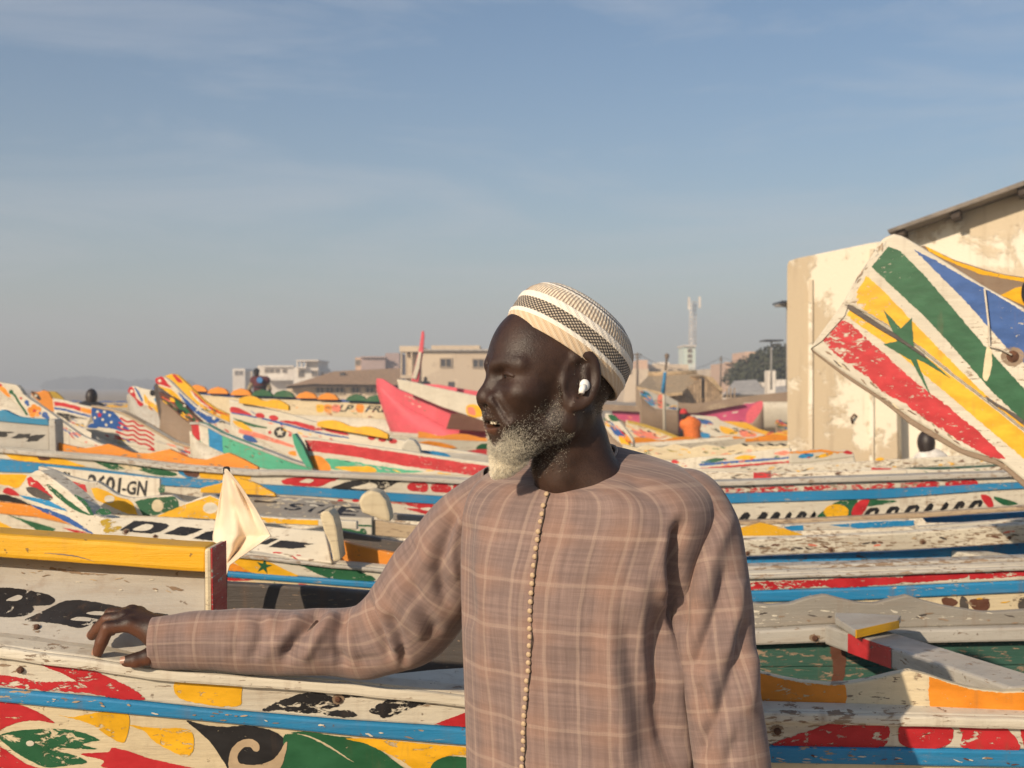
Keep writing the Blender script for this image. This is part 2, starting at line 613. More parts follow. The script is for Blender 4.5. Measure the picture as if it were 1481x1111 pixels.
class Boat:
    def __init__(s, name, label, loc, group='painted fishing boats on the beach', cat='boat'):
        s.root = thing(name, label, cat, loc, group)

    def plank(s, name, top, bot, plane, mat, th=0.04, bevel=0.006, step=14, wob=0.0, smooth_top=False, lift=0.0):
        top, bot = run_on(top), run_on(bot)
        if smooth_top:
            top = [tuple(q) for q in catmull(top, False, 8)]
        x0 = max(min(p[0] for p in top), min(p[0] for p in bot)) if False else None
        tl, tr = top[0], top[-1]
        bl, br = bot[0], bot[-1]
        n = max(4, int((max(tr[0], br[0]) - min(tl[0], bl[0])) / step))
        def resample(pts):
            P = np.array(pts, float)
            d = np.r_[0, np.cumsum(np.abs(np.diff(P[:, 0])) + 1e-6)]
            knots = np.unique(np.r_[np.linspace(0, 1, n + 1)])
            return np.c_[np.interp(knots, d / d[-1], P[:, 0]), np.interp(knots, d / d[-1], P[:, 1])]
        T, B = resample(top), resample(bot)
        sd = RNG.uniform(0, 50)
        V = []
        for i in range(len(T)):
            w = wob * mnoise.noise(Vector((T[i][0] * 0.03, sd, 0)))
            f0 = plane.pt(T[i][0], T[i][1] + w, lift)
            f1 = plane.pt(B[i][0], B[i][1] + w * 0.6, lift)
            V += [f0, f0 + plane.n * th, f1 + plane.n * th, f1]
        F = []
        for i in range(len(T) - 1):
            a, b = i * 4, (i + 1) * 4
            for k in range(4):
                k2 = (k + 1) % 4
                F.append((a + k, a + k2, b + k2, b + k))
        F.append((0, 3, 2, 1))
        e = (len(T) - 1) * 4
        F.append((e, e + 1, e + 2, e + 3))
        bm = bmesh.new()
        vs = [bm.verts.new(v) for v in V]
        for f in F:
            try:
                bm.faces.new([vs[i] for i in f])
            except ValueError:
                pass
        bmesh.ops.recalc_face_normals(bm, faces=bm.faces)
        me = bpy.data.meshes.new(name)
        bm.to_mesh(me)
        bm.free()
        o = link(name, me, mat, s.root)
        if bevel:
            md = o.modifiers.new('bevel', 'BEVEL')
            md.width = bevel
            md.segments = 2
            md.limit_method = 'ANGLE'
            md.angle_limit = math.radians(50)
        return Plank(s, o, plane, lift)

    def hull(s, bot, plane, width, mat, top=None, ztop=None, zk=0.12, taper=None, name='hull', drop=0.03, inset=0.02):
        """The rest of the boat: outer side below the traced planks, keel, and the far side."""
        bot = run_on(bot)
        top = run_on(top) if top else None
        xs = np.linspace(bot[0][0], bot[-1][0], 26)
        yb = interp_poly(bot, xs)
        yt = interp_poly(top or bot, xs)
        V, F = [], []
        m = 9
        for i, x in enumerate(xs):
            t = i / 25.0
            w = width if not taper else width * min(1.0, 0.06 + (t / taper) ** 0.6 if t < taper else 1.0)
            nb = plane.pt(x, yb[i]) + plane.n * inset
            nt = plane.pt(x, yt[i])
            Yf = nt.y + w
            zf = EYE - (EYE - nt.z) * Yf / nt.y - drop
            if ztop is not None:
                zf = min(zf, ztop)
            far = Vector((nt.x * Yf / nt.y, Yf, zf))
            zkk = zk if not taper or t > taper * 0.6 else zk + (nb.z - 0.12 - zk) * (1 - t / (taper * 0.6))
            zkk = min(zkk, nb.z - 0.05, far.z - 0.05)
            k = Vector(((nb.x + far.x) / 2, (nb.y + far.y) / 2, zkk))
            near_mid = nb.lerp(k, 0.5) + Vector((0, -0.18 * w, -0.02))
            far_mid = far.lerp(k, 0.5) + Vector((0, 0.18 * w, -0.02))
            prof = catmull([nb, near_mid, k, far_mid, far], False, 2)
            V += [Vector(p) for p in prof]
        m = len(V) // 26
        for i in range(25):
            for j in range(m - 1):
                F.append((i * m + j, (i + 1) * m + j, (i + 1) * m + j + 1, i * m + j + 1))
        o = from_py(name, V, F, mat, s.root, True)
        md = o.modifiers.new('thickness', 'SOLIDIFY')
        md.thickness = 0.03
        md.offset = 0
        return o

    def post(s, pts, plane, depth, mat, name='post', bevel=0.006, side=None):
        """Upright timber: pixel outline on the plane, extruded away from the viewer."""
        loop = [plane.pt(*q) for q in pts]
        return Plank(s, prism(name, loop, plane.n * depth, mat, s.root, bevel), plane)


def cap_board(boat, name, edge, plane, depth, th, mat, over=0.012, slope=0.0, step=16, bevel=0.005):
    """A flat board lying on top of a side: front edge follows the pixel line."""
    edge = run_on(edge)
    xs = np.arange(edge[0][0], edge[-1][0] + 1, step)
    ys = interp_poly(edge, xs)
    V, F = [], []
    for i, x in enumerate(xs):
        p = plane.pt(x, ys[i], over)
        p.z += 0.0015 * mnoise.noise(Vector((x * 0.02, 1.3, 0)))
        d = depth if not hasattr(depth, '__len__') else float(np.interp(x, depth[0], depth[1]))
        q = p + Vector((plane.n.x, plane.n.y, 0)).normalized() * d + Vector((0, 0, slope))
        V += [p, q, q - Vector((0, 0, th)), p - Vector((0, 0, th))]
    for i in range(len(xs) - 1):
        for k in range(4):
            k2 = (k + 1) % 4
            F.append((i * 4 + k, i * 4 + k2, i * 4 + 4 + k2, i * 4 + 4 + k))
    e = (len(xs) - 1) * 4
    F += [(0, 3, 2, 1), (e, e + 1, e + 2, e + 3)]
    o = from_py(name, V, F, mat, boat.root)
    md = o.modifiers.new('bevel', 'BEVEL')
    md.width = bevel
    md.segments = 2
    md.limit_method = 'ANGLE'
    return o


# ------------------------------------------------------------------ ground
t = NT('beach_sand')
v = t.coord('Object')
n1, n2 = t.noise(v, 0.6, 6), t.noise(v, 14, 6, 0.65)
t.set(Base_Color=t.mix(t.rng(n1, 0.3, 0.7), (0.30, 0.235, 0.165), (0.40, 0.32, 0.235)), Roughness=0.95, Normal=t.bump(n2, 0.6, 0.05))
GM = t.m
gv, gf = [], []
NG = 60
ex = np.sign(np.linspace(-1, 1, NG + 1)) * np.abs(np.linspace(-1, 1, NG + 1)) ** 3 * 3500
for y in ex:
    for x in ex:
        gv.append((x, y + 6, 0.05 * mnoise.noise(Vector((x * 0.21, y * 0.21, 0))) * (1 if abs(x) < 40 and abs(y) < 40 else 0)))
for j in range(NG):
    for i in range(NG):
        a = j * (NG + 1) + i
        gf.append((a, a + 1, a + NG + 2, a + NG + 1))
structure(from_py('beach_sand', gv, gf, GM, None, True))

# ------------------------------------------------------------------ nearest boat
near = Boat('fishing_boat', 'nearest painted wooden fishing boat, the one the man rests his hand on', (0, 2.5, 0))
PN = Plane(0, 1.90, 1480, 1.95, c=-5.5e-5, y0=980)
EDGE = PX((-60, 926), (0, 933), (131, 950), (220, 964), (300, 970), (500, 985), (675, 1003), (900, 1017), (1106, 1026), (1540, 1038))
BT = PX((-60, 990), (0, 996), (180, 1012), (300, 1025), (500, 1042), (676, 1053), (900, 1067), (1108, 1078), (1540, 1086))
BB = PX((-60, 1008), (0, 1014), (180, 1031), (300, 1042), (534, 1065), (676, 1077), (900, 1092), (1110, 1102), (1540, 1110))
BOT = PX((-60, 1250), (1540, 1300))
cream_paint = paint('cream', 0.25)
white_paint = paint('white', 0.4)
s1 = near.plank('side_plank', EDGE, BT, PN, white_paint, 0.035, 0.004)
s2 = near.plank('side_batten', BT, BB, PN, paint('blue', 0.35, 'tan'), 0.04, 0.004, lift=0.006)
s3 = near.plank('side_plank', BB, BOT, PN, cream_paint, 0.035, 0.003, lift=-0.002)
near.hull(BOT, PN, 1.05, paint('deepgreen', 0.4), top=EDGE, drop=0.12)
cap_board(near, 'gunwale', EDGE, PN, ([-60, 300, 520, 560, 690, 760, 1540], [0.10, 0.10, 0.10, 0.10, 0.22, 0.10, 0.10]), 0.018, white_paint, 0.010)
# paint on the upper plank
s1.motif('painted_flame', R3((-60, 540), (20, 548), (90, 560), (180, 575), (290, 590), (420, 620), (530, 670), (640, 725), (705, 775), (640, 780), (520, 765), (420, 745), (250, 735), (80, 720), (-60, 700), (-60, 660), (60, 665), (200, 690), (340, 690), (370, 690), (320, 660), (240, 625), (150, 590), (40, 562), (-60, 556)), 'red', 0.55, True, 1, 1.1, 3)
s1.motif('painted_patch', R3((850, 690), (880, 655), (960, 645), (1060, 655), (1140, 668), (1175, 690), (1172, 760), (1165, 805), (1080, 812), (960, 795), (880, 775), (845, 735)), 'yellow', 0.5)
s1.motif('painted_leaf', R4((235, 860), (300, 825), (400, 790), (485, 770), (510, 790), (560, 815), (570, 840), (540, 850), (470, 872), (400, 870), (320, 860)), 'black', 0.85, True, 1, 1.2)
s1.motif('painted_leaf', R4((540, 765), (580, 760), (630, 790), (735, 780), (690, 800), (600, 805), (560, 790)), 'black', 0.9, True, 1, 1.0)
s1.motif('painted_leaf', R4((500, 875), (545, 860), (620, 862), (645, 885), (580, 890)), 'black', 0.9, True, 1, 1.0)
s1.motif('painted_leaf', R4((700, 860), (780, 815), (880, 795), (990, 800), (1070, 802), (960, 825), (860, 860), (770, 892), (740, 880)), 'black', 0.8, True, 1, 1.2)
s1.motif('painted_patch', R4((980, 922), (1060, 890), (1140, 862), (1200, 850), (1250, 940), (1120, 932)), 'red', 0.4, False)
s1.motif('painted_leaf', R8((205, 1030), (330, 985), (430, 950), (530, 940), (590, 955), (606, 990), (585, 1035), (500, 1045), (380, 1040), (280, 1036)), 'red', 0.62, True, 1, 1.2)
s1.motif('painted_patch', R8((645, 965), (690, 948), (760, 950), (815, 970), (822, 1005), (790, 1040), (700, 1045), (645, 1030), (635, 1000)), 'red', 0.62, True, 1, 1.0)
s1.motif('painted_patch', R8((832, 950), (900, 955), (980, 960), (1020, 990), (1050, 1030), (1040, 1050), (940, 1048), (850, 1040), (855, 1000)), 'red', 0.62, True, 1, 1.0)
s1.motif('painted_patch', R8((180, 940), (215, 935), (250, 940), (190, 955)), 'yellow', 0.4)
s1.motif('painted_patch', R8((1055, 975), (1120, 985), (1120, 1052), (1070, 1045)), 'red', 0.62, True, 1, 1.0)
for c in ((22, 969), (30, 968.5)):
    pass
s1.bolt((30, 968.5), 0.0055)
s1.bolt((1124, 1057), 0.006)
s1.bolt((489, 1011), 0.005)
# paint on the lower plank
s3.motif('painted_leaf', R3((-80, 770), (0, 782), (80, 800), (160, 830), (225, 865), (262, 895), (180, 882), (90, 890), (30, 912), (-80, 950)), 'red', 0.3)
s3.motif('painted_leaf', R3((-10, 958), (60, 935), (160, 925), (270, 922), (380, 935), (480, 975), (440, 985), (400, 1000), (470, 1020), (380, 1020), (300, 1015), (280, 1030), (360, 1050), (420, 1085), (330, 1100), (230, 1110), (160, 1085), (80, 1040), (30, 1000)), 'green', 0.55)
s3.motif('painted_leaf', R3((-80, 990), (0, 1010), (60, 1050), (120, 1090), (200, 1130), (-80, 1150)), 'red', 0.3)
s3.disc('painted_dot', R3((145, 992))[0], 6, 'white', 0.2, 2, 4)
s3.motif('painted_leaf', R3((280, 855), (350, 865), (430, 850), (520, 838), (610, 845), (628, 880), (615, 960), (590, 990), (520, 955), (450, 905), (380, 880)), 'yellow', 0.5)
s3.motif('painted_leaf', R3((625, 905), (700, 912), (780, 920), (860, 918), (920, 930), (940, 970), (935, 1030), (900, 1058), (830, 1030), (750, 985), (700, 935)), 'yellow', 0.6)
s3.motif('painted_flame', R3((390, 1045), (520, 1035), (545, 1015), (620, 1030), (720, 1065), (850, 1095), (950, 1120), (700, 1125), (500, 1110), (500, 1075)), 'red', 0.35)
s3.motif('painted_leaf', R3((905, 882), (1000, 905), (1100, 912), (1180, 905), (1260, 915), (1330, 935), (1390, 985), (1400, 1060), (1370, 1130), (1330, 1180), (1150, 1180), (1090, 1090), (1030, 1000), (960, 930)), 'black', 0.28)
s3.motif('painted_scroll', R4((95, 1120), (92, 1070), (110, 1020), (150, 990), (195, 988), (222, 1010), (222, 1035), (205, 1040), (185, 1020), (155, 1025), (132, 1055), (140, 1090), (190, 1098), (250, 1090), (300, 1060), (330, 1010), (345, 1000), (335, 1060), (310, 1120), (250, 1160), (130, 1170)), 'tan', 0.3, True, 2, 0.5)
s3.motif('painted_leaf', R4((330, 975), (380, 965), (440, 980), (520, 1020), (600, 1070), (700, 1130), (600, 1180), (420, 1150), (300, 1130), (330, 1060)), 'green', 0.3)
s3.motif('painted_leaf', R4((360, 960), (430, 955), (560, 975), (640, 985), (740, 1030), (820, 1090), (880, 1140), (760, 1150), (640, 1090), (520, 1010), (430, 970)), 'green', 0.3, True, 1)
s3.motif('painted_leaf', R4((600, 985), (700, 985), (820, 995), (960, 1010), (1140, 1025), (1300, 1060), (1300, 1110), (1120, 1060), (1040, 1060), (980, 1090), (960, 1125), (900, 1120), (840, 1080), (760, 1040), (680, 1005)), 'yellow', 0.4)
s3.motif('painted_leaf', R4((970, 1120), (990, 1080), (1040, 1062), (1110, 1065), (1200, 1090), (1220, 1150), (1060, 1170)), 'green', 0.35)
# raised board with lettering, capped by a yellow beam, ending at a red-sided post
PB = Plane(0, 1.99, 300, 2.0, c=2.8e-4, y0=925)
wb = near.plank('washboard', PX((-60, 788), (0, 794), (298, 821)), PX((-60, 914), (0, 922), (134, 938), (298, 956)), PB, paint('greywhite', 0.22), 0.03, 0.003, wob=0.6)
wb.motif('painted_letter', R3((-110, 250), (-20, 236), (80, 240), (170, 255), (245, 275), (268, 300), (230, 322), (160, 325), (165, 345), (120, 372), (40, 380), (-40, 372), (-130, 350)), 'black', 0.2, True, 1, 0.6)
wb.motif('painted_mark', R3((30, 300), (80, 275), (110, 280), (90, 300)), 'greywhite', 0.2, True, 2, 0.3)
wb.motif('painted_letter', R3((120, 395), (200, 355), (290, 310), (340, 298), (420, 300), (560, 325), (680, 350), (812, 366), (790, 385), (640, 372), (520, 372), (500, 385), (560, 395), (480, 400), (430, 420), (380, 432), (300, 415), (200, 402)), 'black', 0.2, True, 1, 0.6)
wb.motif('painted_mark', R3((420, 362), (470, 352), (560, 362), (540, 372), (450, 370)), 'greywhite', 0.2, True, 2, 0.3)
wb.motif('painted_mark', R3((345, 395), (380, 380), (440, 385), (500, 398), (440, 402)), 'greywhite', 0.2, True, 2, 0.3)
wb.bolt(R3((180, 430))[0], 0.005)
wb.motif('rust_stain', R3((200, 135), (270, 140), (420, 165), (520, 172), (400, 172), (280, 155)), 'wood', 0.6, True, 1, 1.2)
wb.motif('rust_stain', R3((820, 235), (860, 235), (890, 250), (850, 250)), 'wood', 0.6, True, 1, 1.0)
PY = Plane(0, 2.06, 300, 2.07)
beam = near.plank('beam', PX((-60, 768), (0, 772), (301, 793)), PX((-60, 801), (0, 807), (300, 829)), PY, paint('yellow', 0.12, 'white'), 0.085, 0.008, wob=0.8)
beam.motif('crack', R3((200, 66), (300, 70), (380, 82), (460, 108), (380, 88), (300, 76)), 'wood', 0.3, True, 1, 0.4)
PP = Plane(0, 2.02, 300, 2.02)
post = near.post(PX((295, 794), (305, 792), (307, 960), (297, 960)), PP, 0.10, paint('cream', 0.3))
near.post(PX((305.2, 793), (307, 793), (309, 960), (307.2, 960)), PP, 0.10, paint('red', 0.65, 'greywhite'), 'end_board', 0.001)
# far side seen from inside
PF = Plane(300, 2.72, 700, 2.72)
near.plank('inner_plank', PX((300, 841), (327, 843), (450, 849), (535, 856), (700, 866)), PX((300, 893), (700, 902)), PF, paint('darkwood', 0.3), 0.03)
near.plank('inner_plank', PX((300, 895), (700, 904)), PX((300, 1010), (700, 1010)), PF, paint('darkwood', 0.2), 0.03)
PF2 = Plane(1080, 2.92, 1480, 2.92)
SC_T = R8((-60, 555), (60, 530), (130, 548), (200, 556), (270, 550), (330, 530), (388, 520), (440, 534), (500, 548), (560, 550), (620, 533), (668, 522), (720, 540), (800, 560), (930, 580), (1000, 578), (1140, 568))
SC_B = R8((-60, 640), (145, 635), (420, 620), (600, 635), (1140, 620))
ST_B = R8((-60, 690), (150, 685), (415, 675), (660, 680), (1140, 670))
sc_far = near.plank('scalloped_washboard', SC_T, SC_B, PF2, paint('grey', 0.35, 'white'), 0.025, 0.004, 6)
near.plank('inner_rail', SC_B, ST_B, PF2, paint('greywhite', 0.4), 0.05, 0.006, lift=0.03).bolt(R8((340, 660))[0], 0.007)
near.plank('inner_plank', ST_B, R8((-60, 770), (1140, 760)), PF2, paint('deepgreen', 0.6), 0.03, 0.003)
ip = near.plank('inner_plank', R8((-60, 771), (1140, 761)), R8((-60, 960), (1140, 960)), PF2, paint('deepgreen', 0.6), 0.03, 0.003)
ip.motif('rust_stain', R8((405, 690), (450, 690), (455, 760), (440, 840), (410, 850), (412, 760)), 'brown', 0.5, True, 1, 1.5)
PS = Plane(1080, 1.985, 1480, 1.985)
NS_T = R8((-140, 800), (-20, 770), (80, 765), (165, 786), (230, 803), (300, 816), (400, 826), (470, 823), (550, 810), (620, 792), (680, 780), (740, 795), (800, 816), (870, 836), (930, 846), (1000, 852), (1064, 850), (1180, 830))
NS_B = R8((-140, 925), (165, 925), (1064, 945), (1180, 948))
sc_near = near.plank('scalloped_washboard', NS_T, NS_B, PS, cream_paint, 0.022, 0.003, 6)
sc_near.motif('painted_band', R8((-140, 803), (-20, 773), (80, 769), (165, 789), (230, 806), (300, 819), (400, 830), (455, 828), (460, 870), (452, 910), (300, 915), (165, 915), (-140, 915)), 'orange', 0.4, False, 1, 0.8)
sc_near.motif('painted_band', R8((742, 800), (800, 819), (870, 840), (930, 850), (1000, 856), (1064, 854), (1180, 834), (1180, 938), (1064, 932), (900, 926), (745, 910), (738, 850)), 'orange', 0.4, False, 1, 0.8)
# cross beam with knee
def beam3(boat, name, a, b, w, h, mat, bevel=0.006):
    a, b = Vector(a), Vector(b)
    d = (b - a).normalized()
    sd = d.cross(Vector((0, 0, 1))).normalized() * w / 2
    up = Vector((0, 0, h))
    V = []
    for p in (a, b):
        V += [p - sd, p + sd, p + sd - up, p - sd - up]
    F = [(0, 1, 5, 4), (1, 2, 6, 5), (2, 3, 7, 6), (3, 0, 4, 7), (0, 3, 2, 1), (4, 5, 6, 7)]
    o = from_py(name, V, F, mat, boat.root if boat else None)
    md = o.modifiers.new('bevel', 'BEVEL')
    md.width = bevel
    md.segments = 2
    return o
A_, B_ = at(1222, 903, 2.86), at(1500, 992, 2.06)
th_ = beam3(near, 'thwart', A_, B_, 0.10, 0.045, paint('greywhite', 0.3))
d_ = (B_ - A_).normalized(); sd_ = d_.cross(Vector((0, 0, 1))).normalized()
side = -1 if (sd_.x > 0) else 1
m0 = A_ + d_ * 0.14 + sd_ * side * 0.0515 - Vector((0, 0, 0.022)); m1 = A_ + d_ * 0.36 + sd_ * side * 0.0515 - Vector((0, 0, 0.022))
from_py('painted_band', [m0 + Vector((0, 0, 0.021)), m1 + Vector((0, 0, 0.021)), m1 - Vector((0, 0, 0.021)), m0 - Vector((0, 0, 0.021))], [(0, 1, 2, 3)], brush('red', 0.5), th_)
kn = [at(1207, 886, 2.88), at(1240, 887, 2.84), at(1303, 890, 2.80), at(1298, 897, 2.70), at(1236, 911, 2.62), at(1208, 893, 2.80)]
knee = prism('knee', kn, (0, 0, -0.016), paint('greywhite', 0.3), near.root, 0.003)
ed = (kn[4] - kn[3]).normalized(); on = Vector((ed.y, -ed.x, 0)) * 0.003
on = on if on.y < 0 else -on
prism('edge_strip', [kn[3] + on - ed * 0.0, kn[4] + on, kn[4] + on - Vector((0, 0, 0.017)), kn[3] + on - Vector((0, 0, 0.017))], on * 0.6, paint('yellow', 0.4, 'white'), knee)
ed = (kn[5] - kn[4]).normalized(); on = Vector((ed.y, -ed.x, 0)) * 0.003
on = on if on.y < 0 else -on
prism('edge_strip', [kn[4] + on, kn[5] + on, kn[5] + on - Vector((0, 0, 0.017)), kn[4] + on - Vector((0, 0, 0.017))], on * 0.6, paint('yellow', 0.4, 'white'), knee)


# ------------------------------------------------------------------ bodies: smooth-blended distance fields turned into one mesh
def sd_ell(P, c, r, R=None):
    q = P - np.array(c, float)
    if R is not None:
        q = q @ R
    r = np.array(r, float)
    k0 = np.linalg.norm(q / r, axis=1)
    k1 = np.linalg.norm(q / (r * r), axis=1) + 1e-12
    return k0 * (k0 - 1.0) / k1


def sd_cap(P, a, b, ra, rb=None):
    rb = ra if rb is None else rb
    a, b = np.array(a, float), np.array(b, float)
    ab = b - a
    t = np.clip(((P - a) @ ab) / (ab @ ab + 1e-12), 0, 1)
    return np.linalg.norm(P - a - t[:, None] * ab, axis=1) - (ra + (rb - ra) * t)


def smin(a, b, k):
    h = np.clip(0.5 + 0.5 * (b - a) / k, 0, 1)
    return b * (1 - h) + a * h - k * h * (1 - h)


def smax(a, b, k):
    return -smin(-a, -b, k)


def sdf_mesh(fn, lo, hi, h, B=8, slack=2.2):
    lo, hi = np.array(lo, float), np.array(hi, float)
    nb = np.ceil((hi - lo) / (h * B)).astype(int)
    gi = np.stack(np.meshgrid(*[np.arange(n) for n in nb], indexing='ij'), -1).reshape(-1, 3)
    cen = lo + (gi + 0.5) * h * B
    d = fn(cen)
    act = gi[np.abs(d) < h * B * 0.87 * slack]
    loc = np.stack(np.meshgrid(*[np.arange(B + 1)] * 3, indexing='ij'), -1).reshape(-1, 3)
    C, VAL = [], []
    corner = np.array([(i, j, k) for i in (0, 1) for j in (0, 1) for k in (0, 1)])
    cell = np.stack(np.meshgrid(*[np.arange(B)] * 3, indexing='ij'), -1).reshape(-1, 3)
    cidx = ((cell[:, None, :] + corner[None]) * np.array([(B + 1) ** 2, B + 1, 1])).sum(-1)
    for s in range(0, len(act), 400):
        A = act[s:s + 400]
        G = (A[:, None, :] * B + loc[None])
        D = fn((lo + G.reshape(-1, 3) * h)).reshape(len(A), -1)
        VV = D[:, cidx]
        m = (VV.min(-1) < 0) & (VV.max(-1) >= 0)
        bi, ci = np.nonzero(m)
        C.append(A[bi] * B + cell[ci])
        VAL.append(VV[bi, ci])
    C, VAL = np.concatenate(C), np.concatenate(VAL)
    N = nb * B + 2
    key = (C[:, 0] * N[1] + C[:, 1]) * N[2] + C[:, 2]
    od = np.argsort(key)
    key, C, VAL = key[od], C[od], VAL[od]
    pos = np.zeros((len(C), 3)); cnt = np.zeros(len(C))
    for a in range(8):
        for b in range(a + 1, 8):
            if np.abs(corner[a] - corner[b]).sum() != 1:
                continue
            va, vb = VAL[:, a], VAL[:, b]
            m = (va < 0) != (vb < 0)
            t = va[m] / (va[m] - vb[m])
            pos[m] += corner[a] + t[:, None] * (corner[b] - corner[a])
            cnt[m] += 1
    V = lo + (C + pos / cnt[:, None]) * h
    F = []
    def look(c):
        k = (c[:, 0] * N[1] + c[:, 1]) * N[2] + c[:, 2]
        i = np.clip(np.searchsorted(key, k), 0, len(key) - 1)
        return np.where(key[i] == k, i, -1)
    for ax in range(3):
        e = np.zeros(3, int); e[ax] = 1
        u, w = (ax + 1) % 3, (ax + 2) % 3
        ic = int(e @ np.array([4, 2, 1]))
        v0, v1 = VAL[:, 0], VAL[:, ic]
        m = np.nonzero((v0 < 0) != (v1 < 0))[0]
        du = np.zeros(3, int); du[u] = 1
        dw = np.zeros(3, int); dw[w] = 1
        c = C[m]
        q = np.stack([m, look(c - du), look(c - du - dw), look(c - dw)], 1)
        ok = (q >= 0).all(1)
        q = q[ok]
        flip = (v0[m][ok] >= 0)
        q[flip] = q[flip][:, ::-1]
        F.append(q)
    F = np.concatenate(F)
    return V, F


def np_mesh(name, V, F):
    me = bpy.data.meshes.new(name)
    me.vertices.add(len(V))
    me.vertices.foreach_set('co', np.asarray(V, np.float32).ravel())
    k = F.shape[1]
    me.loops.add(len(F) * k)
    me.polygons.add(len(F))
    me.loops.foreach_set('vertex_index', np.asarray(F, np.int32).ravel())
    me.polygons.foreach_set('loop_start', np.arange(len(F), dtype=np.int32) * k)
    me.polygons.foreach_set('loop_total', np.full(len(F), k, np.int32))
    me.update(calc_edges=True)
    me.validate()
    return me


def vert_normals(V, F):
    n = np.zeros_like(V)
    a, b, c = V[F[:, 0]], V[F[:, 1]], V[F[:, 2]]
    fn = np.cross(b - a, c - a)
    for k in range(F.shape[1]):
        np.add.at(n, F[:, k], fn)
    return n / (np.linalg.norm(n, axis=1, keepdims=True) + 1e-12)


def laplace(V, F, it=2, f=0.5):
    k = F.shape[1]
    for _ in range(it):
        s = np.zeros_like(V); c = np.zeros(len(V))
        for i in range(k):
            a, b = F[:, i], F[:, (i + 1) % k]
            np.add.at(s, a, V[b]); np.add.at(s, b, V[a])
            np.add.at(c, a, 1); np.add.at(c, b, 1)
        V = V * (1 - f) + f * s / c[:, None]
    return V


def to_px(V):
    V = np.asarray(V)
    return np.c_[CX + FPX * V[:, 0] / V[:, 1], HY + FPX * (EYE - V[:, 2]) / V[:, 1]]


# ------------------------------------------------------------------ the man
# head frame in millimetres: x forward (where he looks), y to his left (towards the viewer), z up; origin midway between the ears
YAW = math.radians(24)
HO = np.array(at(801.6, 553, 1.63))
HS = np.array([0.000936, 0.0009, 0.001008])      # metres per unit of the head frame
HF = np.array([-math.cos(YAW), -math.sin(YAW), 0.0])
HL = np.array([math.sin(YAW), -math.cos(YAW), 0.0])
HU = np.array([0, 0, 1.0])
HM = np.stack([HF, HL, HU])            # rows: local axes in world


def head_w(p):
    return HO + (np.asarray(p, float) * HS) @ HM


